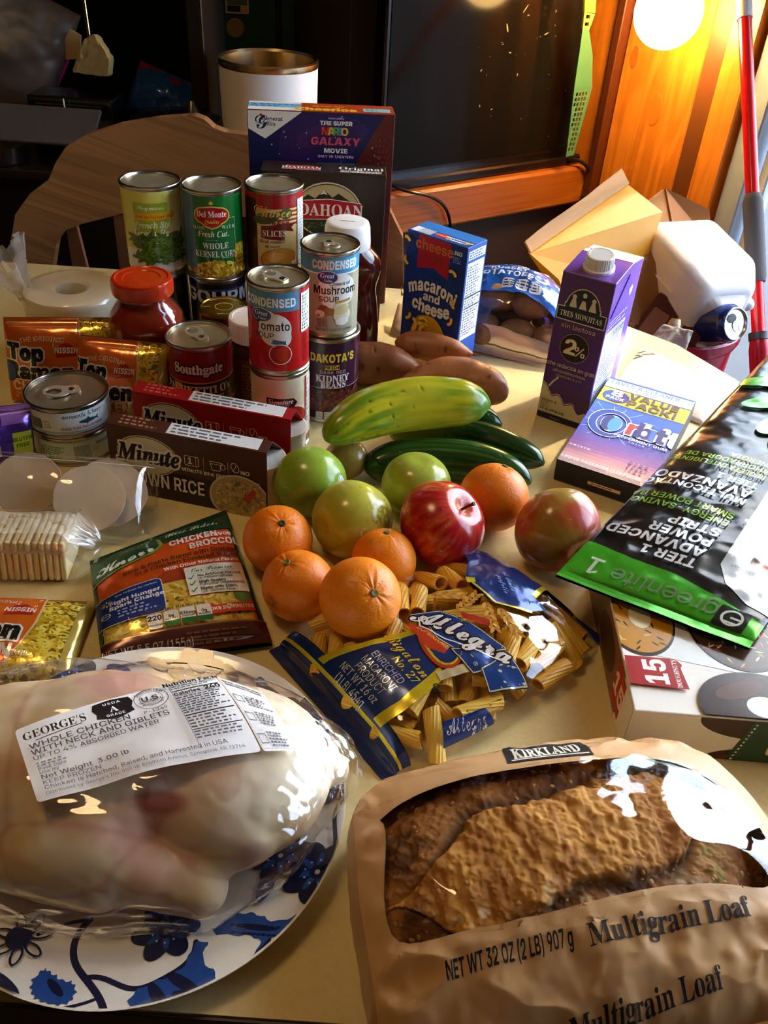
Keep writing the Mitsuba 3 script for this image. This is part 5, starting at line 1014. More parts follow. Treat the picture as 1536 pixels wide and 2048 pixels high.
# ---------------------------------------------------------------- bags and pouches
class Pouch:
    """A pouch over a four-cornered outline (bottom left, bottom right, top right, top left as its print reads); print coordinates 0..w, 0..h."""
    def __init__(s, corners, w, h, t, wr=.0015, fr=45, seed=0, ps=.5, lift=.0, fold=0.0, fin=.0, edge_curl=0.0, bow=(0, 0)):
        s.bow = bow
        s.c = [np.asarray(c, float) for c in corners]; s.w, s.h, s.t, s.wr, s.fr, s.seed, s.ps, s.fold, s.fin, s.curl = w, h, t, wr, fr, seed, ps, fold, fin, edge_curl
        n = np.cross(s.c[1] - s.c[0], s.c[3] - s.c[0]); s.n = n / np.linalg.norm(n)
    def H(s, u, v):
        a, b = np.clip(u / s.w, 0, 1), np.clip((v - s.fin) / (s.h - 2 * s.fin), 0, 1)
        p = (4 * a * (1 - a)) ** s.ps * (4 * b * (1 - b)) ** s.ps
        q = np.stack([u, v, 0 * u + s.seed], -1)
        rid = 1 - np.abs(2 * fbm(q + [.3, .1, 0], s.fr, 3, s.seed) - 1) * 2
        w1 = (fbm(q, s.fr * .6, 3, s.seed + 3) - .5) * 2
        return s.t * p + s.wr * (w1 + s.fold * rid) * (.25 + .75 * np.minimum(1, p * 2)) + s.curl * (1 - np.minimum(1, p * 3)) * (.5 + w1)
    def __call__(s, u, v, h=0.0):
        a, b = (u / s.w)[:, None], (v / s.h)[:, None]; c = s.c
        base = (1 - a) * (1 - b) * c[0] + a * (1 - b) * c[1] + a * b * c[2] + (1 - a) * b * c[3]
        if s.bow != (0, 0):
            ex = (c[1] - c[0]) / np.linalg.norm(c[1] - c[0]); base = base + ex * ((a * s.bow[1] - (1 - a) * s.bow[0]) * 4 * b * (1 - b))
        return base + s.n * (s.H(u, v) + h)[:, None]
    def body(s, bottom=True, nu=64, nv=80):
        u, v = np.meshgrid(np.linspace(0, s.w, nu), np.linspace(0, s.h, nv), indexing='ij'); u, v = u.ravel(), v.ravel()
        f = grid(nu, nv); m = tm((s(u, v), f))
        if not bottom: return m
        a, b = np.clip(u / s.w, 0, 1), np.clip(v / s.h, 0, 1)
        q = s(u, v) - s.n * (s.H(u, v) + .0006 + .0 * a)[:, None]
        return cat([m, tm((q, f[:, ::-1]))])

# rigatoni: a ridged tube cut slightly aslant
def rig_mesh(L=.040, r=.0069, seed=0):
    n, mz = 48, 5; a = np.linspace(0, 2 * PI, n, endpoint=False); R = r * (1 + .035 * np.cos(a * 16)); sl = .25
    rows = []
    for k in range(mz): z = -L / 2 + L * k / (mz - 1); zz = z + (sl * r * np.cos(a) * (1 if k == 0 else -1) if k in (0, mz - 1) else 0 * a); tw = .25 * k; rows.append(np.c_[R * np.cos(a + tw), R * np.sin(a + tw), zz])
    ri = r * .80
    for k in (mz - 1, 0): z = -L / 2 + L * k / (mz - 1); zz = z + sl * r * np.cos(a) * (1 if k == 0 else -1); rows.append(np.c_[ri * np.cos(a + .25 * k), ri * np.sin(a + .25 * k), zz])
    rows.append(rows[0]); v = np.vstack(rows); k_ = len(rows)
    i, j = np.meshgrid(np.arange(k_ - 1), np.arange(n), indexing='ij'); q = np.stack([i * n + j, i * n + (j + 1) % n, (i + 1) * n + (j + 1) % n, (i + 1) * n + j], -1).reshape(-1, 4)
    bend = .06 * (v[:, 2] / (L / 2)) ** 2 * r; v[:, 0] += bend
    return tm((v, q))
rv = []
for L, c in ((.038, '#d9aa3a'), (.041, '#e2b848'), (.036, '#cf9c30')):
    m = trimesh.graph.smooth_shade(rig_mesh(L), angle=.7, facet_minarea=None); rv.append(mikit.ply(m, 'mat_satin', smooth=True, color=np.tile(lin(c), (len(m.vertices), 1))))
PO, PX, PY = np.array([-.043, .457, 0]), np.array([.626, -.78, 0]), np.array([.78, .626, 0])
pc = lambda u, v, z=.001: PO + PX * u + PY * v + [0, 0, z]
pb = Pouch([pc(-.080, 0), pc(.0825, .004), pc(.076, .262), pc(-.070, .252)], .16, .255, .050, .0022, 40, 3, .32, fold=.5, fin=.012, bow=(.004, .020))
xy = lambda u, v: pb(np.array([u]), np.array([v]))[0]
placed = []; PPs = np.zeros((0, 3)); PDs = np.zeros((0, 3)); tq_ = np.linspace(-.5, .5, 7)
r_ = np.random.default_rng(21)
def seg_clear(p, d, L, sep):
    k = np.sum((PPs - p) ** 2, axis=1) < .0024
    if not k.any(): return True
    A = p + (tq_ * L)[:, None] * d; B = PPs[k][:, None] + (tq_ * L)[None, :, None] * PDs[k][:, None]
    return np.min(np.sum((A[None, :, None] - B[:, None]) ** 2, axis=-1)) > sep * sep
blk = np.array([-.0155, .5375, .056])                    # the orange lying on the bag presses the pasta away
hg_u, hg_v = np.linspace(0, .16, 81), np.linspace(0, .255, 129); hg = pb.H(*[q.ravel() for q in np.meshgrid(hg_u, hg_v, indexing='ij')]).reshape(81, 129)
from scipy.interpolate import RegularGridInterpolator
hgi = RegularGridInterpolator((hg_u, hg_v), hg, bounds_error=False, fill_value=0.0)
for layer, tries in ((0, 16000), (1, 12000), (2, 6000)):
    U_ = r_.uniform([.008, .016, 0], [.154, .244, PI], (tries, 3)); dd_ = np.c_[np.cos(U_[:, 2]), np.sin(U_[:, 2])] * .0190
    h0, h1, h2 = hgi(U_[:, :2]), hgi(U_[:, :2] - dd_), hgi(U_[:, :2] + dd_)
    zc_ = np.minimum(h0, .55 * h0 + .225 * (h1 + h2)) - .0092 - layer * .0118; sl_ = np.clip((h2 - h1) / .040, -.6, .6)
    for k in np.nonzero(zc_ > .0072 + np.abs(sl_) * .013)[0]:
        u, v, th = U_[k]; d2 = dd_[k]
        if min(u - abs(d2[0]), .16 - u - abs(d2[0])) < -.010 or v + abs(d2[1]) > .252 or v - abs(d2[1]) < .008: continue
        a, b = u / .16, v / .255
        p = (1 - a) * (1 - b) * pb.c[0] + a * (1 - b) * pb.c[1] + a * b * pb.c[2] + (1 - a) * b * pb.c[3] + PX * (a * .020 - (1 - a) * .004) * 4 * b * (1 - b) + [0, 0, zc_[k]]
        d = PX * d2[0] + PY * d2[1]; d = d / np.linalg.norm(d); d[2] = sl_[k]; d /= np.linalg.norm(d)
        if np.linalg.norm(p - blk) < .0425 or not seg_clear(p, d, .036, .0112): continue
        placed.append((p, d)); PPs = np.vstack([PPs, p]); PDs = np.vstack([PDs, d])
for k, (p, d) in enumerate(placed):
    key = numbered('rigatoni'); scene[key] = {**rv[k % 3], 'to_world': T((tr(*p) @ orient(d, k * 1.7)))}
    tag(key, 'piece of dry yellow rigatoni inside the clear blue-printed pasta bag', 'pasta', 'rigatoni in the pasta bag')
pbag = thing('pasta_bag', 'clear plastic pasta bag with dark blue and yellow print in front of the oranges', 'bag')
add('film', pb.body(), 'mat_film', parent=pbag, smooth=True)
P = Print(sbox(.0003, .0003, .1597, .2547)); X0 = .08
NV, YE, OR_ = '#12306f', '#d9c51c', '#c9401c'
P.put(rect(0, 0, .16, .022), NV).put(rect(0, .0145, .16, .0165), YE).put(rect(0, .022, .16, .0235), '#0c2148')
pan = poly((.056, .018), (.0705, .052), (.083, .086), (.1150, .078), (.1220, .040), (.1210, .018))
P.put(unary_union([poly((.0480, .018), (.0655, .055), (.079, .090), (.087, .090), (.0705, .052), (.059, .018)), poly((.1150, .082), (.1235, .080), (.1300, .040), (.1300, .018), (.1200, .018), (.1212, .040), (.1142, .076))]), YE)
P.put(pan, NV)
P.txt('NET WT 16 oz', .0058, '#d9dfe8', wt=500, at=(.0905, .0235), wide=.80).txt('(1LB) 454g', .0058, '#d9dfe8', wt=500, at=(.0895, .0160), wide=.80)
P.txt('ENRICHED', .0060, '#c9d2e0', wt=400, at=(.0945, .0465), wide=.82).txt('MACARONI', .0060, '#c9d2e0', wt=400, at=(.0945, .0385), wide=.82).txt('PRODUCT', .0060, '#c9d2e0', wt=400, at=(.0940, .0308), wide=.82)
P.txt('Rigatoni', .0105, '#e6c93a', style='script', at=(.095, .0645), wide=.90).txt('No. 27', .0068, '#e6c93a', style='italic', at=(.104, .0555))
P.put(poly((.117, .076), (.124, .0745), (.131, .112), (.124, .113)), '#d6c596')
P.put(ring(unary_union([ell(.126, .069, .0022), ell(.129, .067, .0018)]), .0008), '#20202a')
P.put(ell(.096, .098, .026, .0165, -25, 20), OR_).put(ell(.096, .0985, .0235, .0140, -25, 20), YE).put(ell(.096, .099, .0220, .0125, -25, 20), NV).put(poly((.070, .086), (.078, .098), (.104, .104), (.108, .092), (.098, .084)), OR_).txt('SUPERIORE', .0038, '#e9b060', wt=700, at=(.092, .0935), rotdeg=12)
logo = poly((.064, .098), (.0735, .120), (.098, .131), (.127, .139), (.117, .106), (.094, .098), (.083, .100))
for g in (logo, poly((.108, .1005), (.127, .131), (.137, .1255), (.1305, .101)), poly((.132, .109), (.131, .137), (.1545, .136), (.146, .104))): P.put(g.buffer(.0015), '#0a1636').put(g.buffer(.0009), '#d9cf9a').put(g, '#1a3f86')
P.txt('®', .0045, '#c9d2e0', at=(.1265, .104))
g = text('Allegra', .0195, style='script', wide=.86, rotdeg=28, at=(.1040, .1120), bold=.02); P.put(g.buffer(.0014), '#22101a').put(g, '#f0ece4')
P.put(line([(.070, .100), (.078, .094), (.098, .1015), (.120, .118), (.136, .130)], .0012), '#f0ece4')
for cx, cy, a in ((.064, .139, 55), (.078, .147, 100), (.100, .150, -30), (.112, .160, -10)):                        # printed wheat ears
    for q in range(7):
        for sd in (-1, 1): P.put(affinity.rotate(affinity.translate(ell(0, 0, .0036, .0015, 35 * sd), -.012 + q * .0042, sd * .0022), a, origin=(0, 0)).__class__(affinity.translate(affinity.rotate(affinity.translate(ell(0, 0, .0036, .0015, 35 * sd, 6), -.012 + q * .0042, sd * .0022), a, origin=(0, 0)), cx, cy).exterior.coords), '#c9862e' if (q + (sd > 0)) % 2 else '#dda84a', up=q == 0)
P.put(poly((.083, .132), (.102, .147), (.107, .142), (.090, .129)), '#b8301c')
P.put(poly((.030, .196), (.054, .168), (.090, .163), (.112, .185), (.118, .204), (.098, .206), (.090, .238), (.118, .236), (.134, .246), (.16, .246), (.16, .255), (0, .255), (0, .215)), NV)
P.put(line([(.060, .168), (.091, .1655), (.113, .187)], .0022), YE).put(poly((.090, .238), (.098, .206), (.1035, .206), (.0955, .238)), YE).put(line([(.093, .2375), (.118, .2360), (.134, .2455)], .0026), YE).put(poly((.052, .170), (.060, .164), (.064, .170), (.058, .175)), YE)
P.txt('al dente', .0058, '#8fb0e6', style='script', at=(.075, .198), rotdeg=-32).txt('perfetto', .0052, '#8fb0e6', style='script', at=(.076, .189), rotdeg=-32)
P.put(poly((.1500, .055), (.16, .050), (.16, .098), (.1535, .092)), '#173a86')
P.put(fit('Allegra', .0075, .036, style='script', rotdeg=0, at=(0, 0)).__class__(affinity.translate(affinity.rotate(fit('Allegra', .0075, .036, style='script', at=(0, 0)), 84, origin=(0, 0)), .1585, .0735).geoms), '#e6e6ea')
P.build('film_print', pb, 'mat_foil', pbag, edge=.0045, smooth=True, base=.0006)

# seasoned rice pouch
kn = thing('rice_pouch', 'green and orange pouch of chicken broccoli rice lying before the brown rice sleeve', 'pouch')
kp = Pouch([(-.2265, .4810, .010), (-.0900, .5240, .004), (-.1640, .7020, .012), (-.2770, .6080, .012)], .140, .180, .020, .0016, 38, 11, .5, fold=.35, fin=.008)
add('pouch', kp.body(), 'mat_foil', '#123c1c', kn, smooth=True)
P = Print(sbox(.0003, .0003, .1397, .1797)); w, h = .14, .18
P.put(rect(.004, .010, w - .006, h - .030), '#d9561a').put(poly((.004, .012), (w - .008, .012), (w - .010, .092), (.090, .096), (.040, .080), (.004, .060)), '#d9b84a')
r = np.random.default_rng(6)
P.put(poly((.050, .088), (.062, .096), (.090, .098), (.096, .090), (.080, .080), (.060, .080)), '#a83a1c')
for k in range(620):
    x, y = r.uniform(.006, w - .010), r.uniform(.026, .082)
    if y > .060 + .0004 * x * 1000 * .5: continue
    P.put(ell(x, y, r.uniform(.0028, .005), r.uniform(.0011, .0018), r.uniform(0, 180), 5), r.choice(['#e6c95a', '#d9b23a', '#f0dc86', '#c99a2a', '#e9d06a', '#c2862a'], p=[.25, .25, .15, .15, .12, .08]), up=k % 60 == 0)
for k in range(26): P.put(ell(r.uniform(.02, w - .012), r.uniform(.03, .07), .0022, .0014, r.uniform(0, 180), 5), r.choice(['#3c6a24', '#b8502a', '#56802e']), up=k == 0)
P.put(unary_union([ell(w - .014, .055, .008, .012), ell(w - .010, .068, .006, .008)]), '#5d7f2c')
P.put(rect(.0, h - .034, w, h), '#0f3f22').put(poly((.0, h - .060), (.024, h - .052), (.056, h - .046), (.066, h - .036), (.064, h - .018), (0, h - .018)), '#12492a').put(poly((.0, h - .061), (.024, h - .053), (.058, h - .047), (.068, h - .036), (.066, h - .022), (.0625, h - .022), (.0642, h - .036), (.056, h - .0445), (.024, h - .050), (0, h - .058)), '#7a9a3a')
g = text('Knorr', .0165, style='script', at=(.0330, h - .0455), wide=.92, rotdeg=6, bold=.02); P.put(g, '#f2f0e6').txt('SINCE 1838', .0028, '#a9c46a', wt=600, at=(.042, h - .0235), track=.25, rotdeg=4)
P.txt('Rice Sides.', .0085, '#e9ece0', style='script', at=(.098, h - .0240), wide=.95)
P.txt('CHICKEN', .0100, '#f4efe4', wt=850, at=(.073, h - .0455), align='l', wide=.72).txt('FLAVOR', .0055, '#f4efe4', wt=850, at=(.110, h - .0455), align='l', wide=.78).txt('BROCCOLI', .0100, '#f4efe4', wt=850, at=(.0905, h - .0590), align='l', wide=.72)
P.txt('Rice & Pasta Blend with Broccoli', .0058, '#2a2a1a', wt=550, at=(.082, h - .0690), wide=.90).txt('in a Chicken Flavored Sauce', .0058, '#2a2a1a', wt=550, at=(.086, h - .0770), wide=.90).txt('With Other Natural Flavor', .0048, '#f2e9dc', wt=700, at=(.098, h - .0845), wide=.86)
P.put(rect(.080, .056, .134, .0930), '#efe9d6').txt('Our Promise', .0058, '#2a6a2e', style='script', at=(.105, .0850), wide=.92).put(rect(.084, .0832, .126, .0836), '#6a8a5a')
for y, a, b in ((.0775, 'No Artificial Flavors', 'or Preservatives'), (.0690, 'High Quality', 'Flavorful Ingredients'), (.0605, 'Made with 100%', 'US-Grown Rice')):
    P.txt(a, .0034, '#333626', wt=700, at=(.0905, y), align='l', wide=.88).txt(b, .0034, '#444636', wt=500, at=(.0905, y - .0036), align='l', wide=.88).put(line([(.0825, y + .0005), (.0840, y - .0012), (.0875, y + .0030)], .0010), '#2a6a2e')
P.put(rect(-.004, .044, .058, .0870, .005).buffer(.0008), '#e6e2da').put(rect(-.004, .044, .058, .0870, .005), '#16347e').txt('Fight Hunger', .0052, '#f2f2f6', wt=850, at=(.034, .0700), wide=.95).txt('Spark Change', .0052, '#f2f2f6', wt=850, at=(.035, .0635), wide=.95).put(greek(.018, .049, .054, .0615, 3, 3), '#a9b6da').txt('See bottom for details', .0026, '#d9dcea', wt=500, at=(.036, .0805))
for k in range(8): a = k * PI / 4; P.put(line([(.010 + .002 * math.cos(a), .076 + .002 * math.sin(a)), (.010 + .0045 * math.cos(a), .076 + .0045 * math.sin(a))], .0011), '#e6a22a' if k % 2 else '#d9dcea', up=k == 0)
P.put(ring(ell(.008, .058, .0042), .0009), '#d9dcea').put(line([(.005, .058), (.011, .058)], .0009), '#d9dcea')
P.put(poly((.086, .0300), (.1335, .0330), (.1335, .0430), (.086, .0390), (.0785, .034)), '#d2481a').txt('COOKS IN', .0036, '#f6eee0', wt=800, at=(.099, .0345), wide=.9, rotdeg=3).txt('7', .0060, '#f6eee0', wt=900, at=(.1115, .0342)).txt('MINUTES', .0036, '#f6eee0', wt=800, at=(.1225, .0358), wide=.9, rotdeg=3)
P.put(rect(0, 0, w, .0225), '#4a1a14').put(rect(0, .021, w, .0225), '#8a5a3a')
P.txt('PER 1/2 CUP DRY MIX SERVING', .0028, '#3a2a14', wt=700, at=(.062, .0430), wide=.95)
for k, (a, b, c) in enumerate((('220', 'CALORIES', '#efe9dc'), ('0g', 'SAT FAT', '#efe9dc'), ('530mg', 'SODIUM', '#efe9dc'), ('0g', 'SUGARS', '#efe9dc'))):
    x = .0405 + k * .0140; P.put(rect(x, .0245, x + .0125, .0415, .0025), c).put(poly((x, .0245), (x + .0125, .0245), (x + .0125, .030), (x, .030)) if k else Polygon(), '#1f6a34').txt(a, .0058 if k == 0 else .0034, '#20221a', wt=850, at=(x + .0062, .0335), wide=.8).txt(b, .0018, '#20221a', wt=700, at=(x + .0062, .0310 if k else .0275))
P.txt('NET WT 5.5 OZ (155g)', .0058, '#b99a86', wt=600, at=(.038, .0060), wide=.85).put(greek(.07, .006, .134, .016, 3, 6), '#7a4a3a')
P.build('print', kp, 'mat_foil', kn, edge=.0045, smooth=True, base=.0004)

# instant noodle packs
def ramen(label, corners, w, h, t, seed, bottom='CHICKEN'):
    k = thing('ramen_pack', label, 'noodle pack', 'orange instant noodle packs')
    pp = Pouch(corners, w, h, t, .0016, 46, seed, .5, fold=.5, fin=.006)
    r = np.random.default_rng(seed)
    add('pack', pp.body(), 'mat_foil', '#b9861e', k, smooth=True)
    P = Print(sbox(.0003, .0003, w - .0003, h - .0003))
    P.put(rect(0, 0, w, h), '#8a6a16')
    for q in range(520):                                                # printed curls of noodles
        x, y, a = r.uniform(.05, w - .012), r.uniform(.005, h - .005), r.uniform(0, 360); rr = r.uniform(.0028, .0055); th = np.radians(np.linspace(a, a + r.uniform(120, 260), 8))
        if x < w * .50 and y > h * .1: continue
        P.put(line(np.c_[x + rr * np.cos(th), y + rr * .7 * np.sin(th)], .0021), r.choice(['#e6cc3a', '#d2ae24', '#f0dc62', '#c49a1c', '#ead04a']), up=q % 40 == 0)
    P.put(rect(w - .010, 0, w, h), '#b9a04a')
    e = ell(w * .20, h * .56, w * .50, h * .78, -14, 24); P.put(e.buffer(.0016), '#e9c9a0').put(e, '#d9661a')
    P.txt('THE ORIGINAL', .0050, '#f4e9d8', wt=500, at=(w * .36, h - .0215), track=.06, arc=.09)
    P.put(poly((w * .49, h * .60), (w * .67, h * .62), (w * .66, h * .70), (w * .60, h * .765), (w * .53, h * .755), (w * .48, h * .69)), '#b8281c').txt('NISSIN', .0062, '#f4ece0', wt=800, at=(w * .578, h * .655), wide=.86)
    for s, x, y, hh in (('Top', w * .20, h * .56, .0185), ('Ramen', w * .335, h * .335, .0195)):
        g = text(s, hh, wt=900, at=(x, y), wide=.92, bold=.035); P.put(g.buffer(.0018), '#f2ece0').put(g, '#14100e')
    P.txt('CHICKEN', .0135, '#f4e6d2', wt=900, at=(w * .35, h * .170), wide=.86).txt('FLAVOR', .0048, '#f4e6d2', style='serif', at=(w * .66, h * .20), wide=.8).txt('NATURAL & ARTIFICIAL FLAVORS', .0036, '#f4dcc0', wt=600, at=(w * .36, h * .115), wide=.9)
    P.put(ell(w * .34, h * .0, .020, .012), '#e9c89a').put(ell(w * .03, h * .40, .010, .012), '#1d4a8a')
    P.build('print', pp, 'mat_foil', k, edge=.0045, smooth=True, base=.0004)
ramen('orange noodle pack at the left edge standing behind the tuna cans', [(-.4680, .9050, .004), (-.3480, .9220, .004), (-.3330, .9380, .108), (-.4620, .9180, .108)], .130, .100, .022, 3)
ramen('orange noodle pack standing between the tuna cans and the pasta ring can', [(-.3820, .8780, .004), (-.2680, .8700, .004), (-.2630, .8980, .098), (-.3640, .8950, .104)], .122, .096, .020, 5)
ramen('orange noodle pack lying flat at the left edge in front of the crackers', [(-.3860, .4560, .003), (-.2520, .4600, .003), (-.2560, .5640, .003), (-.3880, .5580, .003)], .134, .104, .020, 7)

# purple bag at the left edge
pu = thing('purple_bag', 'purple bag of caramel sweets with a lime sticker at the left edge', 'bag')
qp = Pouch([(-.4950, .7250, .001), (-.3870, .7680, .001), (-.3880, .7860, .074), (-.4950, .7420, .078)], .116, .078, .018, .003, 40, 9, .5, fold=.7, fin=.006)
add('pouch', qp.body(), 'mat_foil', '#3a1470', pu, smooth=True)
P = Print(sbox(.0003, .0003, .1157, .0777)); P.put(rect(0, 0, .116, .078), '#3f167c').put(rect(0, .060, .116, .078), '#8a5ab4').put(rect(0, .070, .116, .071), '#c9a9d9')
P.txt('caramel', .0135, '#e9def2', style='serif', at=(.084, .026), align='r', wide=.9).txt('bites', .0135, '#e9def2', style='serif', at=(.084, .010), align='r', wide=.9).put(unary_union([ell(.0755, .048, .0032, .0030), ell(.0805, .048, .0032, .0030), poly((.0725, .047), (.0835, .047), (.078, .040))]), '#e6d2b8')
P.put(rect(.0955, .022, .1145, .050, .001), '#b9c82c').txt('GLUTEN', .0044, '#2a6a1c', wt=800, at=(.105, .040), wide=.8).txt('FREE', .0044, '#2a6a1c', wt=800, at=(.105, .033), wide=.9)
P.build('print', qp, 'mat_foil', pu, edge=.004, smooth=True, base=.0004)

# sleeve of square crackers
SO, SD = np.array([-.2920, .6130, .0]), np.array([-.9950, -.080, 0]); SD /= np.linalg.norm(SD); SN = np.array([-SD[1], SD[0], 0]) * -1
cm = tm(rbox(.046, .046, .0051, .0017, 2)); cv = np.array(cm.vertices) - [.023, .023, .00255]; cm = trimesh.Trimesh(cv, cm.faces)
cm = trimesh.graph.smooth_shade(cm, angle=.6, facet_minarea=None); cvar = [mikit.ply(cm, 'mat_matte', smooth=True, color=np.tile(lin(c), (len(cm.vertices), 1))) for c in ('#e2cf9c', '#d9c48c', '#e6d6a8')]
for k in range(24):
    o = SO + SD * (.004 + k * .0061) + [0, 0, .0250]
    M = frame(o, np.cross(SD, [0, 0, 1.0]), [0, 0, 1]) @ rot([1, 0, 0], .10 + .02 * math.sin(k * 2.1)) @ tr(.0006 * math.sin(k * 3.3), 0, 0)
    key = numbered('cracker'); scene[key] = {**cvar[k % 3], 'to_world': T(M)}; tag(key, 'pale square cracker standing in the row inside the clear sleeve', 'cracker', 'crackers in the sleeve')
cs_ = thing('cracker_sleeve', 'clear plastic sleeve around the row of pale crackers at the left edge', 'plastic wrap')
n, mth = 60, 48
s_, th_ = np.meshgrid(np.linspace(0, 1, n), np.linspace(0, 2 * PI, mth, endpoint=False), indexing='ij')
sx = -.026 + s_ * .19; en = np.clip((.007 + sx) / .020, 0, 1); sq = 1 / np.maximum(np.abs(np.cos(th_)), np.abs(np.sin(th_))) ** .86
ra = (.0258 + .0012 * np.sin(th_ * 9 + sx * 60)) * sq
ra = np.where(sx < -.004, ra * (.25 + .75 * np.clip((sx + .026) / .022, 0, 1) ** .6) * (1 + .16 * np.sin(th_ * 8)), ra)
pt_ = SO + [0, 0, .0275] + sx[..., None] * SD + (ra * np.cos(th_))[..., None] * np.cross(SD, [0, 0, 1.0]) + (ra * np.sin(th_))[..., None] * np.array([0, 0, 1.0])
pt_ = pt_.reshape(-1, 3); pt_ += (fbm(pt_, 120, 3, 2)[:, None] - .5) * .0028; pt_[:, 2] = np.maximum(pt_[:, 2], .0008)
i, j = np.meshgrid(np.arange(n - 1), np.arange(mth), indexing='ij'); q = np.stack([i * mth + j, i * mth + (j + 1) % mth, (i + 1) * mth + (j + 1) % mth, (i + 1) * mth + j], -1).reshape(-1, 4)
add('film', (pt_, q), 'mat_film', parent=cs_, smooth=True)
# hazy sheet over the top and near end, painted-in whitish glare of the film
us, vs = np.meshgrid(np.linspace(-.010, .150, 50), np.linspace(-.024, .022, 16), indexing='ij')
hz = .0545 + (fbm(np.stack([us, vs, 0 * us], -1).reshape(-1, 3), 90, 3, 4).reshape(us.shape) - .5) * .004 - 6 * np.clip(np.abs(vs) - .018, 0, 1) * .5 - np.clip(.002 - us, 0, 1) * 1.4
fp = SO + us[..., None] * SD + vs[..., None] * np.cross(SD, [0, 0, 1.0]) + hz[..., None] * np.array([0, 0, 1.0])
add('glare_film', (fp.reshape(-1, 3), grid(50, 16)), 'mat_p_haze', parent=cs_, smooth=True)
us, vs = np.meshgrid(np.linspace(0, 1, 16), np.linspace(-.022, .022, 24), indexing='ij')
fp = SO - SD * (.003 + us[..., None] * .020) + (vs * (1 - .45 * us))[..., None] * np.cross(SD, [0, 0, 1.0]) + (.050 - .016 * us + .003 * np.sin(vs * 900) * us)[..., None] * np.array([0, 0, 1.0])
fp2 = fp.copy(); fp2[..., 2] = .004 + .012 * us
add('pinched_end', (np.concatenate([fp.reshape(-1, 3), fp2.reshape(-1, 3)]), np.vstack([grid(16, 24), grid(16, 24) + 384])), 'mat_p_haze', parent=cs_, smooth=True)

# flat clear bag with round wafers
for k, (p, nx, r, lab) in enumerate((((-.3560, .6800, .0455), (.10, -.62, .78), .0330, 'leftmost round pale wafer inside the clear bag'), ((-.2910, .6670, .0425), (.16, -.58, .80), .0345, 'middle round pale wafer inside the clear bag, in front of the third'), ((-.2745, .6810, .0415), (.26, -.55, .79), .0355, 'rightmost round pale wafer inside the clear bag, behind the middle one'))):
    m = lathe([(0, -.0012), (r * .97, -.0012), (r, -.0006), (r, .0008), (r * .97, .0014), (r * .90, .0010), (0, .0013)], 64); v = np.array(m.vertices); v[:, 2] += .0030 * np.cos(np.arctan2(v[:, 1], v[:, 0]) * 2) * (np.hypot(v[:, 0], v[:, 1]) / r) ** 2; v += (fbm(v, 170, 3, k)[:, None] - .5) * .0012; m.vertices = v
    t = add('wafer', m, 'mat_satin', lambda v: lerp(lin('#9a8670'), lin('#c0ab90'), fbm(v, 60, 3, 4)), xf=tr(*p) @ orient(nx)); tag(t, lab, 'wafer')
wb = thing('clear_bag', 'flat clear plastic bag holding round wafers in front of the brown rice sleeve', 'bag')
wp = Pouch([(-.4300, .6560, .002), (-.2240, .6480, .002), (-.2320, .7180, .060), (-.4300, .7080, .066)], .20, .09, .060, .002, 30, 5, .22, fold=.6, fin=.004)
add('film', wp.body(), 'mat_film', parent=wb, smooth=True)
P = Print(sbox(.0003, .0003, .1997, .0897)); P.put(rect(0, .0855, .2, .0875), '#8a8078').put(rect(0, .079, .2, .0797), '#7a7068'); P.build('seal', wp, 'mat_p_haze', wb, edge=.005, smooth=True, base=.0004)

# green and black pouch of a power strip, top end towards the viewer
gl = thing('power_strip_pouch', 'green and black pouch with upside-down lettering lying across the doughnut box', 'pouch')
gp = Pouch([(.655, .960, .066), (.4900, 1.0300, .0820), (.1570, .5810, .0575), (.3090, .5060, .0565)], .170, .545, .016, .0019, 26, 13, .45, fold=.8, fin=.010, edge_curl=.002)
add('pouch', gp.body(nu=80, nv=190), 'mat_foil', '#0b0d0c', gl, smooth=True)
P = Print(sbox(.0003, .0003, .1697, .5447)); w, h = .17, .545
GR = '#3fae1c'
P.put(poly((0, h), (w, h), (w, h - .058), (w * .82, h - .050), (w * .5, h - .048), (w * .25, h - .040), (0, h - .030)), GR).put(rect(0, h - .004, w, h), '#5cc838')
P.put(poly((0, .0), (.074, 0), (.066, .345), (.060, h - .080), (.046, h - .058), (.022, h - .045), (0, h - .042)), '#c9ced2')
P.put(rect(.010, h - .110, .040, h - .094, .002), '#6a5a56').put(rect(.011, h - .109, .030, h - .096, .001), '#b03a3a')
for k in range(5): P.put(ell(.034, h - .150 - k * .035, .012, .012), '#e9ecef').put(ell(.030, h - .148 - k * .035, .0012, .003), '#3a3a3a').put(ell(.038, h - .148 - k * .035, .0012, .003), '#3a3a3a')
P.txt('greenlite', .0180, '#7f9a74', wt=400, at=(.085, h - .0315), wide=.95).txt('Surge Protection', .0040, '#8a8a86', wt=500, at=(.030, h - .084))
P.put(rect(.012, h - .0335, .038, h - .0105, .0015), '#0c1210').put(unary_union([ring(ell(.025, h - .022, .0092), .0022), rect(.0165, h - .0232, .0265, h - .0210), line([(.020, h - .0165), (.029, h - .0165)], .002)]), '#e2eee0')
P.txt('1', .020, '#dfeeda', wt=500, at=(.148, h - .0335))
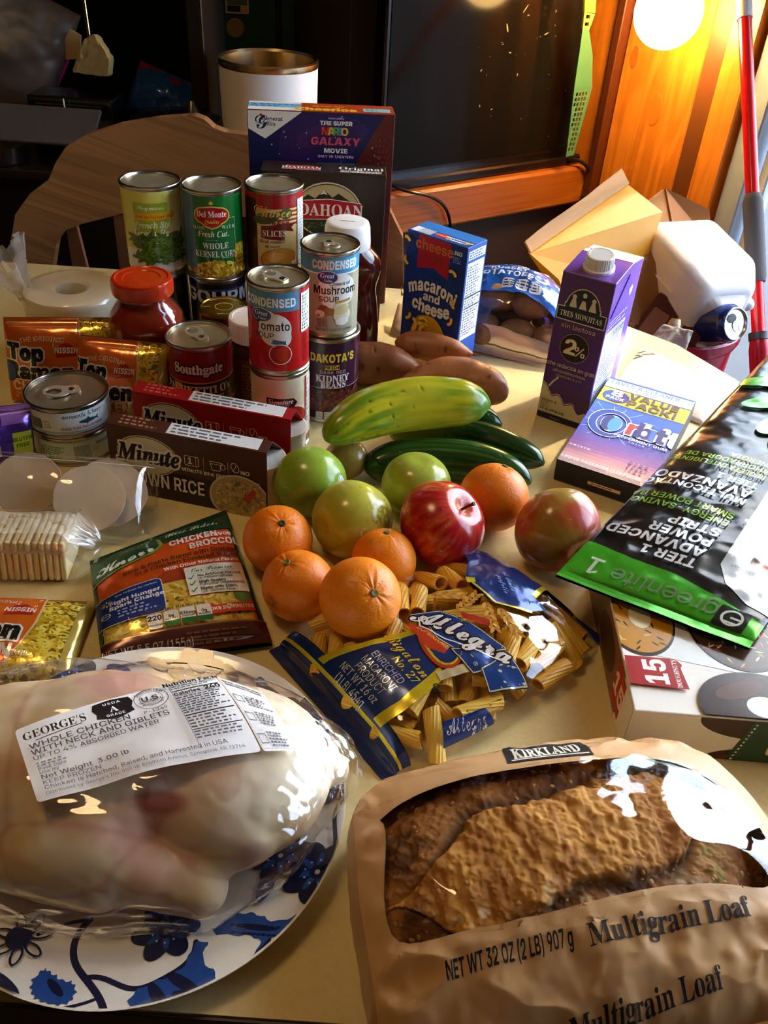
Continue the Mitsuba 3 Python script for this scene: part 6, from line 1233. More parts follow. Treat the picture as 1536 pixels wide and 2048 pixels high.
for y, s, hh, c, wt in ((h - .0720, 'TIER 1', .0130, '#e9ecec', 800), (h - .0890, 'ADVANCED', .0130, '#e9ecec', 800), (h - .1060, 'POWER', .0130, '#e9ecec', 800), (h - .1230, 'STRIP', .0130, '#e9ecec', 800), (h - .1400, 'ENERGY-SAVING', .0088, '#8fc42a', 600), (h - .1530, 'SMART POWER BAR', .0088, '#8fc42a', 600),
                         (h - .1800, 'MULTICONTACTO', .0105, '#e9ecec', 700), (h - .1960, 'AVANZADO', .0130, '#e9ecec', 800), (h - .2110, 'TIER 1', .0105, '#e9ecec', 700), (h - .2290, 'REGLETA INTELIGENTE', .0080, '#8fc42a', 600), (h - .2410, 'AHORRADORA DE', .0080, '#8fc42a', 600), (h - .2530, 'ENERGIA', .0080, '#8fc42a', 600)):
    P.txt(s, hh, c, wt=wt, at=(.0760, y), align='l', wide=.86 if s != 'REGLETA INTELIGENTE' else .7)
P.txt('greenlite', .0058, '#8fae5a', wt=500, at=(.050, h - .150))
for k, (x, y, a, s) in enumerate(((.100, .205, 70, .034), (.078, .180, 120, .030), (.125, .165, 40, .030), (.090, .235, 95, .022), (.120, .06, 60, .045), (.080, .08, 110, .045), (.14, .11, 30, .035))): P.put(ell(x, y, s, s * .45, a, 14), ['#4fae24', '#6fc238', '#3f9a1c', '#7fcc46'][k % 4]).put(line([(x - s * .9 * math.cos(math.radians(a)), y - s * .9 * math.sin(math.radians(a))), (x + s * .9 * math.cos(math.radians(a)), y + s * .9 * math.sin(math.radians(a)))], .0012), '#a9dc7a')
P.build('print', gp, 'mat_foil', gl, edge=.0045, smooth=True, base=.0005)

# potatoes in a printed bag
tq = Pouch([(.050, 1.145, .002), (.2400, 1.082, .002), (.285, 1.250, .004), (.090, 1.315, .004)], .20, .175, .092, .006, 26, 4, .42, fold=.8, fin=.006)
sp_ = []
r_ = np.random.default_rng(8)
for k, (u, v, z, a) in enumerate(((.030, .040, .026, .2), (.074, .030, .024, 1.2), (.120, .034, .025, -.2), (.166, .042, .024, .9), (.050, .090, .030, .7), (.104, .082, .030, .1), (.156, .095, .030, 1.4), (.085, .060, .064, .3), (.130, .062, .062, -.5), (.100, .125, .035, .6))):
    m = ICO4.copy(); d = np.array(m.vertices); v3 = d * (1 + .18 * (fbm(d + k, 1.5, 2, k) - .5))[:, None] * [.031, .023, .021]; m.vertices = v3
    b = tq(np.array([u]), np.array([v]))[0] - tq.n * float(tq.H(np.array([u]), np.array([v]))[0])
    key = add('potato', m, 'mat_matte', lerp(lin('#6a4628'), lin('#8a6238'), fbm(d + k, 4, 3, k)), xf=tr(*(b + [0, 0, z])) @ rotz(a), smooth=True); tag(key, 'brown potato seen through the clear part of the blue-printed bag', 'potato', 'potatoes in the bag')
pg = thing('potato_bag', 'clear bag of potatoes with blue print between the macaroni box and the milk carton', 'bag')
add('film', tq.body(), 'mat_film', parent=pg, smooth=True)
P = Print(sbox(.0003, .0003, .1997, .1747))
P.put(poly((.0, .046), (.06, .040), (.12, .044), (.2, .030), (.2, .150), (0, .155)), '#1c57ae').put(rect(0, .160, .2, .175), '#b9966a')
P.txt('Farm Fresh', .0120, '#e6e9ee', style='italic', at=(.088, .104), rotdeg=-2).txt('RUSSET', .0100, '#d9dfe8', wt=700, at=(.090, .090)).txt('POTATOES', .0110, '#e6e9ee', wt=800, at=(.086, .075))
P.put(unary_union([rect(.086 + k * .020, .050, .103 + k * .020, .068, .004) for k in range(4)]), '#c9d2de').put(greek(.088, .053, .16, .066, 3, 2), '#24406a').put(ell(.150, .112, .016, .010), '#163a80').txt('PER', .006, '#d9dfe8', wt=700, at=(.165, .092))
P.put(rect(0, 0, .2, .011), '#b8a89a')
P.build('film_print', tq, 'mat_foil', pg, edge=.005, smooth=True, base=.0008)
k = add('paper_scrap', Pouch([(-.010, 1.165, .001), (.055, 1.130, .001), (.062, 1.185, .03), (.0, 1.215, .03)], .07, .05, .008, .003, 50, 2, .5, fold=.5).body(nu=30, nv=24), 'mat_matte', '#b99a78', smooth=True); tag(k, 'crumpled tan paper left of the macaroni box', 'paper')

# white plastic bag lying behind the gum box
wpb = thing('white_bag', 'flat bright white plastic bag behind the gum box', 'bag')
wq = Pouch([(.2990, 1.046, .002), (.4040, .9620, .002), (.4650, 1.0400, .002), (.3620, 1.1700, .002)], .13, .14, .020, .003, 30, 6, .35, fold=.5)
add('pouch', wq.body(), 'mat_satin', '#eceae8', wpb, smooth=True)
P = Print(sbox(.0003, .0003, .1297, .1397)); P.put(line([(.006, .085), (.012, .098), (.004, .104)], .005), '#1c1c22').put(line([(.012, .110), (.022, .122)], .006), '#1c1c22').put(line([(.004, .116), (.010, .124)], .004), '#22222a'); P.build('print', wq, 'mat_satin', wpb, edge=.005, smooth=True)
tf = Pouch([(.370, 1.165, .020), (.415, 1.130, .018), (.425, 1.150, .046), (.390, 1.180, .040)], .05, .035, .004, .006, 60, 3, .5, fold=.8)
add('crumpled_corner', tf.body(False, 30, 24), 'mat_p_haze', parent=wpb, smooth=True)
# ---------------------------------------------------------------- plate, chicken, bread
PC = np.array([-.157, .3555, 0])
pz = lambda r: .0042 + .0165 * np.clip((r - .085) / .058, 0, 1) ** 1.25
plt_ = thing('plate', 'large white plate with a dark blue floral pattern under the chicken', 'plate')
rr = np.linspace(0, .1425, 40)
add('body', lathe([(0, .0012)] + [(r, .0012) for r in (.05, .082)] + [(r, float(pz(r)) - .0032) for r in np.linspace(.088, .142, 16)] + [(.1438, float(pz(.142)) - .0012), (.1440, float(pz(.142)) + .0002)] + [(r, float(pz(r))) for r in rr[::-1]], 128), 'mat_shiny', '#e9e6df', plt_, xf=tr(*PC))
P = Print(Point(0, 0).buffer(.1425, 48)); N1, B1 = '#0d1638', '#1d4488'
cur = lambda pts, n=30: [tuple(p) for p in spline(np.array(pts), n)]
def leaf(pts, col=B1, teeth=0): 
    g = Polygon(cur(list(pts) + [pts[0]], 60)).buffer(0)
    if teeth:
        b = np.array(g.exterior.coords); t = np.arange(len(b)); n = np.c_[np.gradient(b[:, 1]), -np.gradient(b[:, 0])]; n /= np.linalg.norm(n, axis=1, keepdims=True) + 1e-9; g = Polygon(b + n * (.0022 * np.abs(np.sin(t * teeth))[:, None])).buffer(0)
    P.put(g, col); return g
def petals(cx, cy, r, n, col, a0=0, w=.46): P.put(unary_union([affinity.translate(affinity.rotate(affinity.translate(ell(0, 0, r * .55, r * w), r * .52, 0), a0 + k * 360 / n, origin=(0, 0)), cx, cy) for k in range(n)]), col)
def flower(cx, cy, r, n=6, a0=0): 
    petals(cx, cy, r, n, N1, a0, .36); petals(cx, cy, r * .62, n, B1, a0 + 30, .16); P.put(ell(cx, cy, r * .24), N1)
    for k in range(9): a = k * 40; P.put(ell(cx + r * .40 * math.cos(math.radians(a)), cy + r * .40 * math.sin(math.radians(a)), r * .035, None, 0, 5), '#c9cfdc', up=k == 0)
    P.put(ell(cx, cy, r * .08), '#c9cfdc')
for st, wd_ in (([(-.0147, -.0832), (-.0189, -.0955), (-.0142, -.1122), (-.0023, -.1244), (.0113, -.138), (.0178, -.1497)], .0042), ([(-.0029, -.1228), (.0105, -.1235), (.0282, -.1283), (.0434, -.1206), (.0531, -.1122), (.0570, -.0952)], .0034), ([(-.0147, -.0832), (-.030, -.088), (-.0426, -.0967)], .0026), ([(.0066, -.1367), (-.0006, -.1403), (-.0107, -.1436)], .0020)): P.put(line(cur(st), wd_), N1)
leaf([(.0638, -.0865), (.0758, -.0763), (.0913, -.0744), (.1081, -.0811), (.1202, -.0788), (.1156, -.0915), (.1058, -.0967), (.1085, -.1054), (.0914, -.1137), (.097, -.0985), (.079, -.0923)], B1, .9)
for k in range(9): a = k / 8; P.put(ell(.078 + .030 * a, -.0835 - .004 * a, .0016, .0010, 0, 6), N1, up=k == 0); P.put(ell(.080 + .026 * a, -.0890 - .004 * a, .0016, .0010, 0, 6), N1, up=False); P.put(ell(.104 - .010 * a, -.0955 - .014 * a, .0010, .0014, 0, 6), N1, up=False)
P.put(ell(.094, -.0862, .014, .0022, -10), N1)
leaf([(.0341, -.1486), (.0284, -.1291), (.0380, -.1223), (.0526, -.1105), (.0591, -.0935), (.0657, -.0953), (.065, -.1056), (.0748, -.1159), (.0774, -.1285), (.0736, -.1382), (.0542, -.1394)], B1, .8)
for x, y, a in ((.056, -.124, -30), (.044, -.134, -50), (.064, -.133, -10)): P.put(ell(x, y, .013, .0038, a), N1)
leaf([(-.0346, -.1278), (-.0277, -.1187), (-.0169, -.1241), (-.008, -.1265), (-.0052, -.1392), (-.018, -.1427), (-.0295, -.1382)], B1, .9); P.put(ell(-.0185, -.131, .008, .0026, -40), N1)
flower(.036, -.0884, .0205, 6, 15); flower(.1290, -.0484, .0225, 7, 0); flower(.1020, -.0330, .0215, 6, 10); flower(.100, .0800, .020, 6, 0); flower(.010, .122, .022, 7, 20); flower(-.085, .100, .022, 6, 0); flower(.134, .020, .016, 6, 5); flower(-.115, -.060, .024, 7, 10)
for k in range(7): a = math.radians(k * 51 + 20); P.put(ring(ell(-.0496 + .0105 * math.cos(a), -.1012 + .0125 * math.sin(a), .0072, .0036, math.degrees(a), 12), .0014), N1)
P.put(ell(-.0525, -.1012, .0075, .0085), N1); P.put(ell(-.047, -.1325, .013, .0034, -32), N1)
leaf([(.0907, -.0516), (.101, -.0542), (.0949, -.0674)], B1); leaf([(.0906, .1008), (.1022, .0853), (.1092, .0743), (.1219, .0603), (.1120, .062), (.098, .078)], B1, .9)
for x, y, a in ((.121, .055, 40), (.116, .050, 0), (.124, .062, 80), (.118, .066, 120)): P.put(ell(x, y, .006, .0024, a), N1)
P.put(line(cur([(.1427, .0078), (.1370, -.0054), (.1390, -.0258), (.131, -.045)]), .003), N1)
for k in range(10): a = math.radians(30 + k * 14); P.put(ell(.128 * math.cos(a), .128 * math.sin(a), .010, .0042, math.degrees(a) + 60), N1 if k % 2 else B1)
P.put(line([(.130 * math.cos(t), .130 * math.sin(t)) for t in np.linspace(.6, 2.6, 40)], .0026), N1)
P.build('floral_print', lambda u, v, h: np.c_[PC[0] + u, PC[1] + v, pz(np.hypot(u, v)) + h], 'mat_shiny', plt_, edge=.005, smooth=True, base=.0002, lift=.00003)

# whole chicken: a smooth union of lobes, seen from its middle
def cap_d(p, a, b, ra, rb):
    a, b = np.asarray(a), np.asarray(b); t = np.clip(((p - a) @ (b - a)) / ((b - a) @ (b - a)), 0, 1); return np.linalg.norm(p - a - t[:, None] * (b - a), axis=1) - (ra + (rb - ra) * t)
def ell_d(p, c, r):
    q = (p - c) / r; k = np.linalg.norm(q, axis=1); return (k - 1) * np.min(r) * np.clip(k, .6, 3) ** .3
def smin(a, b, k): h = np.clip(.5 + .5 * (b - a) / k, 0, 1); return b * (1 - h) + a * h - k * h * (1 - h)
LOBES = [('e', (-.0900, .3600, .0560), (.0720, .0700, .0470)), ('e', (-.1850, .3600, .0580), (.0880, .0760, .0480)), ('e', (-.2500, .3520, .0540), (.0700, .0700, .0440)),
         ('e', (-.1850, .3000, .0460), (.0560, .0360, .0360)), ('c', (-.1620, .2960, .0420), (-.1000, .2830, .0330), .0290, .0200), ('c', (-.2250, .2950, .042), (-.165, .283, .036), .026, .022),
         ('c', (-.1320, .3230, .0760), (-.0700, .3080, .0560), .0150, .0165), ('c', (-.0700, .3080, .0560), (-.1050, .2880, .0420), .0160, .0130), ('c', (-.0320, .3740, .0430), (-.0190, .3780, .0420), .0170, .0125)]
def chick(p):
    d = None
    for L in LOBES:
        q = ell_d(p, np.array(L[1]), np.array(L[2])) if L[0] == 'e' else cap_d(p, L[1], L[2], L[3], L[4])
        d = q if d is None else smin(d, q, .0065)
    return d + .0022 * (fbm(p, 55, 3, 3) - .5)
def chick_soft(p):
    d = None
    for L in LOBES:
        q = ell_d(p, np.array(L[1]), np.array(L[2])) if L[0] == 'e' else cap_d(p, L[1], L[2], L[3], L[4])
        d = q if d is None else smin(d, q, .035)
    return d
CCN = np.array([-.155, .345, .048])
def star(sdf, m, off=0.0, rmax=.28, scl=(1, .75, .5)):
    d = np.array(m.vertices) * scl; d /= np.linalg.norm(d, axis=1, keepdims=True); t = np.full(len(d), rmax)
    for k in range(70):
        s = sdf(CCN + d * t[:, None]) - off; t -= .75 * s
    return CCN + d * t[:, None], d
LOBES = [(L[0], *[tuple((np.array(q) - [-.155, .330, 0]) * [.96, .95, .93] + [-.155, .330, 0]) if k == 0 or (L[0] == 'c' and k == 1) else (tuple(np.array(q) * .95) if np.ndim(q) else q * .95) for k, q in enumerate(L[1:])]) for L in LOBES]
m = ICO6.copy(); v, d = star(chick, m)
v[:, 2] = np.maximum(v[:, 2], .0062 + .0 * v[:, 2])
m.vertices = v
def ccol(v):
    n = fbm(v, 26, 4, 2); c = lerp(lin('#d8bf98'), lin('#e4d6bc'), sst(.35, .65, n))
    c = lerp(c, lin('#c98f86'), .75 * sst(.46, .66, fbm(v, 17, 3, 7)) * sst(-.06, -.16, v[:, 0])); c = lerp(c, lin('#c2a36a'), .55 * sst(.5, .7, fbm(v, 20, 3, 11)))
    c = lerp(c, lin('#b0605a'), .3 * sst(.60, .72, fbm(v, 34, 3, 5)) * sst(.09, .06, np.linalg.norm(v - [-.09, .305, .06], axis=1))); c = lerp(c, lin('#a87a76'), .2 * sst(.66, .8, fbm(v, 60, 2, 9)))
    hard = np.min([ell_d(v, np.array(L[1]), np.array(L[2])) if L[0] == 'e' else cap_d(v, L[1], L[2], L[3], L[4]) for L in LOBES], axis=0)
    c = lerp(c, lin('#b98478'), .7 * sst(.0006, .0022, hard))  # pinkish flesh, with crease shade between the lobes painted into the colour
    a = np.array([-.128, .3120, .0800]); return lerp(c, lin('#8a2f30'), .8 * sst(.012, .005, np.linalg.norm((v - a) * [.5, 1.2, 1], axis=1)))
chk = thing('chicken', 'raw whole chicken wrapped in clear plastic on the blue floral plate', 'chicken')
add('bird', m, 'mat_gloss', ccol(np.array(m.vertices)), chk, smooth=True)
mw = ICO6.copy(); v, d = star(chick_soft, mw, .0035)
rid = np.abs(np.sin((v[:, 1] * 90 + v[:, 2] * 40 + 9 * fbm(v, 14, 3, 4)) * 1.0)); wv = (fbm(v * [.5, 1.6, 1.6], 60, 3, 6) - .5) + .5 * (1 - 2 * np.abs(2 * fbm(v * [.35, 1.4, 1.4], 75, 2, 16) - 1))
v = v + d * (.0030 * wv + .0014 * (rid - .5) * sst(.075, .05, v[:, 2]))[:, None]
v[:, 2] = np.maximum(v[:, 2], .0052); rx_ = np.hypot(v[:, 0] - PC[0], v[:, 1] - PC[1]); v[:, 2] = np.maximum(v[:, 2], pz(rx_) + .0008)
mw.vertices = v
wr = thing('chicken_wrap', 'clear plastic wrap with a white paper label around the raw chicken', 'plastic wrap')
add('film', mw, 'mat_film', parent=wr, smooth=True)
from scipy.interpolate import LinearNDInterpolator
tp = v[d[:, 2] > .02]; ztop_ = LinearNDInterpolator(tp[:, :2], tp[:, 2], fill_value=.05)
xs_, ys_ = np.linspace(-.30, .0, 76), np.linspace(.25, .46, 54); GX, GY = np.meshgrid(xs_, ys_, indexing='ij'); ZG = gaussian_filter1d(gaussian_filter1d(ztop_(GX, GY), 1.6, axis=0), 1.6, axis=1)
from scipy.interpolate import RectBivariateSpline
zsp = RectBivariateSpline(xs_, ys_, ZG)
LC = [np.array(c) for c in ((-.1970, .2960), (-.0680, .3420), (-.1120, .4070), (-.2260, .3400))]; lw, lh = .136, .080
def lab_surf(u, v, h):
    a, b = (u / lw)[:, None], (v / lh)[:, None]; q = (1 - a) * (1 - b) * LC[0] + a * (1 - b) * LC[1] + a * b * LC[2] + (1 - a) * b * LC[3]
    return np.c_[q, zsp(q[:, 0], q[:, 1], grid=False) + .0016 + h]
P = Print(rect(0, 0, lw, lh, .003)); P.put(rect(0, 0, lw, lh), '#f1eff0')
P.put(fit("GEORGE'S", .0088, .0400, style='serif', at=(.003, .0640), align='l'), '#1a1a20').put(poly((.010, .0610), (.040, .0632), (.040, .0624), (.010, .0602)), '#1a1a20')
shd = affinity.translate(poly((.066, .078), (.078, .0795), (.090, .078), (.0915, .072), (.0895, .0665), (.0905, .062), (.078, .0575), (.0655, .062), (.0665, .0665), (.0645, .072)), -.0165, -.001)
P.put(shd, '#16161a').txt('USDA', .0026, '#f1eff0', wt=700, at=(.0615, .0730), track=.2).txt('A', .0064, '#f1eff0', style='serif', at=(.0615, .0645)).txt('GRADE', .0024, '#f1eff0', wt=700, at=(.0615, .0602), track=.1)
P.put(ring(ell(.0868, .0680, .0115, .0115, n=28), .0004), '#2a2a30').put(ring(ell(.0868, .0680, .0078, .0078, n=24), .0003), '#2a2a30').txt('INSPECTED', .0024, '#2a2a30', wt=600, arc=.0088, at=(.0868, .0768)).txt('U.S.', .0052, '#1a1a20', wt=700, at=(.0868, .0655)).txt('DEPARTMENT OF', .0015, '#2a2a30', wt=600, at=(.0868, .0636)).txt('AGRICULTURE', .0015, '#2a2a30', wt=600, at=(.0868, .0610)).txt('P-1249', .0030, '#55555c', wt=500, at=(.086, .0525))
P.txt('WHOLE CHICKEN', .0052, '#33333a', wt=500, at=(.005, .0520), align='l', wide=1.05).txt('WITH NECK AND GIBLETS', .0050, '#33333a', wt=500, at=(.005, .0455), align='l').txt('UP TO 4% ABSORBED WATER', .0040, '#4a4a52', wt=500, at=(.005, .0395), align='l')
P.put(greek(.006, .0315, .030, .0370, 2, 3), '#77777f').txt('Pack Date', .0026, '#66666e', at=(.006, .0285), align='l').txt('Use By', .0026, '#66666e', at=(.006, .0245), align='l').txt('Net Weight  3.00 lb', .0042, '#44444c', wt=500, at=(.006, .0190), align='l').txt('KEEP FROZEN', .0038, '#77777f', wt=500, at=(.006, .0135), align='l').txt('Chicken is Hatched, Raised, and Harvested in USA', .0036, '#66666e', wt=500, at=(.006, .0085), align='l', wide=.95).txt("Distributed by George's Inc. 402 W. Robinson Avenue, Springdale, AR 72764", .0026, '#77777f', wt=500, at=(.006, .0035), align='l', wide=.92)
x0, x1 = .1010, .1335
P.put(rect(x0 - .0005, .008, x0 - .0002, .0795), '#55555c').txt('Nutrition Facts', .0046, '#16161a', wt=900, at=((x0 + x1) / 2, .0742), wide=.84).put(greek(x0, .0688, x1, .0735, 2, 1), '#66666e').put(rect(x0, .0660, x1, .0672), '#16161a').txt('Calories', .0040, '#16161a', wt=900, at=(x0, .0610), align='l', wide=.8).txt('240', .0048, '#16161a', wt=900, at=(x1, .0610), align='r', wide=.9).put(rect(x0, .0598, x1, .0602), '#16161a')
P.put(greek(x0, .0400, x1, .0590, 8, 5, .55), '#44444c').put(rect(x0, .0375, x1, .0387), '#16161a').put(greek(x0, .0250, x1, .0370, 4, 6), '#55555c').put(rect(x0, .0235, x1, .0243), '#16161a').put(greek(x0, .0150, x1, .0230, 3, 7), '#66666e')
P.build('label', lab_surf, 'mat_satin', wr, edge=.003, smooth=True, base=.0, lift=.00008)
L2 = [np.array(c) for c in ((-.0670, .3425), (-.0450, .3500), (-.0760, .3930), (-.1110, .4065))]
def lab2(u, v, h):
    a, b = (u / .040)[:, None], (v / .078)[:, None]; q = (1 - a) * (1 - b) * L2[0] + a * (1 - b) * L2[1] + a * b * L2[2] + (1 - a) * b * L2[3]; return np.c_[q, zsp(q[:, 0], q[:, 1], grid=False) + .0014 + h]
P = Print(rect(0, 0, .040, .078, .003)); P.put(rect(0, 0, .040, .078), '#efeeee').put(ring(rect(.001, .002, .038, .076), .0003), '#77777f').txt('SAFE HANDLING', .0030, '#33333a', wt=700, at=(.0195, .0710)).txt('INSTRUCTIONS', .0030, '#33333a', wt=700, at=(.0195, .0665))
for k in range(3): P.put(ring(rect(.003, .046 - k * .020, .011, .054 - k * .020), .0005), '#33333a').put(greek(.0135, .043 - k * .020, .036, .057 - k * .020, 5, k), '#66666e')
P.build('side_label', lab2, 'mat_satin', wr, edge=.003, smooth=True)
tl_ = Pouch([(-.040, .340, .020), (-.016, .352, .018), (-.012, .392, .026), (-.034, .388, .034)], .03, .045, .006, .005, 120, 4, .5, fold=.9)
add('gathered_end', tl_.body(False, 26, 30), 'mat_film', parent=wr, smooth=True)

# crusty loaf in a paper bag with a window
BO, BX = np.array([.030, .2248, 0]), np.array([.985, .17, 0]) / np.hypot(.985, .17); BY = np.array([-BX[1], BX[0], 0])
BM = frame(BO, BX, BY)
def Hb(u, v, wr=1.0):
    e = .42 + .58 * np.clip(1 - ((u - .125) / .150) ** 2, 0, 1) ** .5
    hh = e * (.036 + .056 * np.clip(1 - ((v - .065) / .10) ** 2, 0, 1) ** .7)
    q = np.stack([u, v, 0 * u + .5], -1)
    r1 = 1 - np.abs(2 * fbm(q, 26, 3, 2) - 1) * 2; r2 = (fbm(q, 60, 3, 6) - .5)
    out = np.clip(np.maximum(.028 - v, np.maximum(v - .125, .012 - u)) / .02, .12, 1)
    return hh + wr * (.0042 * (r1 - .2) + .0035 * r2) * out
bg = thing('bread_bag', 'tan paper bread bag with a clear window and black lettering at the lower right', 'bag')
win = Polygon(cur([(-.0023, .0976), (.0326, .1110), (.0855, .1165), (.152, .1200), (.2042, .1150), (.2282, .0934), (.2440, .0517), (.2400, .0330), (.2283, .0245), (.2081, .0242), (.1262, .0220), (.0591, .0160), (.0275, .0155), (-.0005, .0195), (-.0050, .0557), (-.0023, .0976)], 90)).buffer(0)
outer = Polygon([(-.0150, -.040), (.262, -.040), (.268, .0), (.262, .050), (.254, .090), (.243, .130), (.222, .150), (.170, .163), (.13, .152), (.0869, .142), (.05, .138), (.006, .1330), (-.0124, .1219), (-.0187, .1085), (-.0205, .0517)])
def sheet(g, edge, surf, h=0.0):
    V, Fc, n = [], [], 0
    for p in polys(g):
        v, f = trimesh.creation.triangulate_polygon(p, engine='earcut'); v3, f = trimesh.remesh.subdivide_to_size(np.c_[v, 0 * v[:, 0]], f, edge, max_iter=12)
        a = v3[f]; ar = np.cross(a[:, 1] - a[:, 0], a[:, 2] - a[:, 0])[:, 2]; f = np.where((ar < 0)[:, None], f[:, ::-1], f)
        V.append(surf(v3[:, 0], v3[:, 1], h)); Fc.append(f + n); n += len(v3)
    m = trimesh.Trimesh(np.vstack(V), np.vstack(Fc), process=True); return m
SB = hf_surf(BM, Hb)
paper = sheet(outer.difference(win), .0035, SB)
add('paper', paper, 'mat_satin', lambda v: lerp(lin('#ba8c5c'), lin('#d0a472'), fbm(v, 40, 3, 2)), bg, smooth=40)
# side walls of the bag down to the table
bp = np.array(outer.segmentize(.004).exterior.coords)[:-1]; zt = Hb(bp[:, 0], bp[:, 1]); rows = []
for k in range(6):
    t = k / 5; bulge = .004 * math.sin(PI * t); c = bp.mean(0); dd = (bp - c) / np.linalg.norm(bp - c, axis=1, keepdims=True)
    wob = (fbm(np.c_[bp * 1.0, np.full(len(bp), t * .04)], 70, 3, 5) - .5) * .007 * math.sin(PI * t)
    p2 = bp + dd * (bulge + wob)[:, None]; rows.append(np.c_[p2, zt * (1 - t) + .0012 * t])
vv = np.vstack(rows); n = len(bp); i, j = np.meshgrid(np.arange(5), np.arange(n), indexing='ij'); q = np.stack([i * n + j, (i + 1) * n + j, (i + 1) * n + (j + 1) % n, i * n + (j + 1) % n], -1).reshape(-1, 4)
add('side_fold', (vv @ BM[:3, :3].T + BM[:3, 3], q), 'mat_satin', '#b98e60', bg, smooth=40)
add('bottom', sheet(outer, .02, plane_surf(BM @ tr(0, 0, .0012))), 'mat_satin', '#a87e52', bg, smooth=False)
def Hw(u, v):
    q = np.stack([u, v, 0 * u], -1); r1 = 1 - np.abs(2 * fbm(q, 15, 2, 12) - 1) * 2
    return Hb(u, v, .15) + .0012 + .0040 * (r1 - .3) + .0012 * (fbm(q, 70, 2, 3) - .5)
add('window_film', sheet(win.buffer(.001), .004, hf_surf(BM, Hw)), 'mat_film', parent=bg, smooth=True)
P = Print(outer)
P.put(poly((.0900, .1440), (.1490, .1470), (.1500, .1255), (.0880, .1235)), '#1f1a16'); g = fit('KIRKLAND', .0125, .050, style='serif', rotdeg=2, at=(.1185, .1295), bold=.02, slant=.12); P.put(g, '#e2d6c4').put(line([(.092, .1262), (.118, .1275), (.147, .1282)], .0012), '#e2d6c4')
P.put(fit('Multigrain Loaf', .0112, .1050, style='serif', at=(.1050, -.0012), align='l', rotdeg=5), '#2e2a28').put(fit('NET WT 32 OZ (2 LB) 907 g', .0085, .0735, wt=650, at=(.0225, -.0050), align='l', rotdeg=2.2), '#1f1b18')
P.txt('Multigrain Loaf', .0105, '#1f1b18', style='serif', at=(.0900, -.0375), align='l', wide=.92, rotdeg=9)
P.build('print', SB, 'mat_matte', bg, edge=.003, smooth=True, base=.0004)
# the loaf
lf = thing('bread_loaf', 'dark crusty multigrain loaf seen through the window of the paper bag', 'bread')
m = ico(7); d = np.array(m.vertices); sg_ = np.sign(d) * np.abs(d) ** .82
cl = np.array([.118, .068, .041]); rad = np.array([.124, .080, .0365])
L0 = sg_ / np.linalg.norm(np.abs(sg_) ** 2.3, axis=1, keepdims=True) ** (1 / 2.3) * 1.0
u, v_ = d[:, 0] * rad[0], d[:, 1] * rad[1]
base = d * rad * (1 + .08 * (1 - np.abs(d[:, 2:3])))
up_ = d[:, 2] > -.2
P0 = base
# the crust has split along the loaf: a rough pale ridge and dark burst edges
UL, VL = P0[:, 0] + cl[0], P0[:, 1] + cl[1]
mid = .044 + .026 * sst(.02, .13, UL) + .016 * sst(.12, .20, UL); wdt = .033 * sst(.0, .05, UL) * sst(.215, .185, UL) + .0005
dv = (VL - mid) / wdt + .55 * (fbm(np.c_[UL, VL, 0 * UL], 34, 3, 21) - .5)
tear = sst(1.05, .80, np.abs(dv)) * (d[:, 2] > 0) * sst(.0, .2, d[:, 2])
edge_ = np.exp(-((np.abs(dv) - 1.12) / .16) ** 2) * (d[:, 2] > 0) * sst(.0, .03, UL) * sst(.225, .20, UL)
rough = fbm(P0, 55, 4, 3) - .5; fine = fbm(P0, 230, 3, 8) - .5
fib = fbm(P0 * [1.0, .28, .4], 170, 3, 4) - .5
disp = .0075 * rough + .0045 * fine + tear * (.0030 + .0045 * fib) - .0045 * edge_
v = P0 + d * disp[:, None]
lim = Hb(v[:, 0] + cl[0], v[:, 1] + cl[1], 0) - .0040; zz = v[:, 2] + cl[2]; zz = np.where(zz > lim, lim + .25 * (zz - lim), zz); zz = np.maximum(zz, .0035)
v = np.c_[v[:, 0] + cl[0], v[:, 1] + cl[1], zz]
c = lerp(lin('#6a3c1c'), lin('#9a6634'), sst(.32, .66, fbm(P0, 42, 4, 5))); c = lerp(c, lin('#a8834e'), .65 * sst(.50, .70, fbm(P0, 26, 3, 31)) * sst(.14, .20, UL)); c = lerp(c, lin('#6a7a34'), .5 * sst(.66, .74, fbm(P0, 70, 2, 33)) * sst(.17, .22, UL))
tc = lerp(lin('#a3682a'), lin('#cf9648'), sst(.34, .64, fbm(P0 * [1, .3, .4], 90, 3, 6))); tc = lerp(tc, lin('#8a4c1a'), .75 * sst(.56, .70, fbm(P0 * [1, .22, .4], 150, 3, 7))); tc = lerp(tc, lin('#96602c'), .6 * sst(.11, .17, UL))
c = lerp(c, tc, tear); c = lerp(c, lin('#2c1406'), .75 * edge_); c = lerp(c, lin('#2a1206'), .6 * sst(.58, .72, fbm(P0, 60, 3, 9)) * (1 - .7 * tear))
c = lerp(c, lin('#d9c4a0'), .85 * sst(.60, .70, fbm(P0, 150, 2, 13)) * sst(-.25, -.60, d[:, 1]))
m.vertices = v @ BM[:3, :3].T + BM[:3, 3]
add('crust', m, 'mat_matte', c, lf, smooth=True)
fl, r = [], np.random.default_rng(5); fk = ico(1); nn = np.array(m.vertex_normals); cand = np.nonzero((d[:, 2] > .15) & ((d[:, 1] < -.25) | (d[:, 1] > .4)))[0]
for i in r.choice(cand, 260, replace=False):
    s = r.uniform(.0007, .0022); q = fk.copy(); q.apply_transform(tr(*m.vertices[i]) @ orient(nn[i], r.uniform(0, 6)) @ np.diag([s, s * .7, s * .35, 1])); fl.append(q)
add('oat_flakes', cat(fl), 'mat_matte', '#a8814c', lf, kind='stuff', smooth=False)
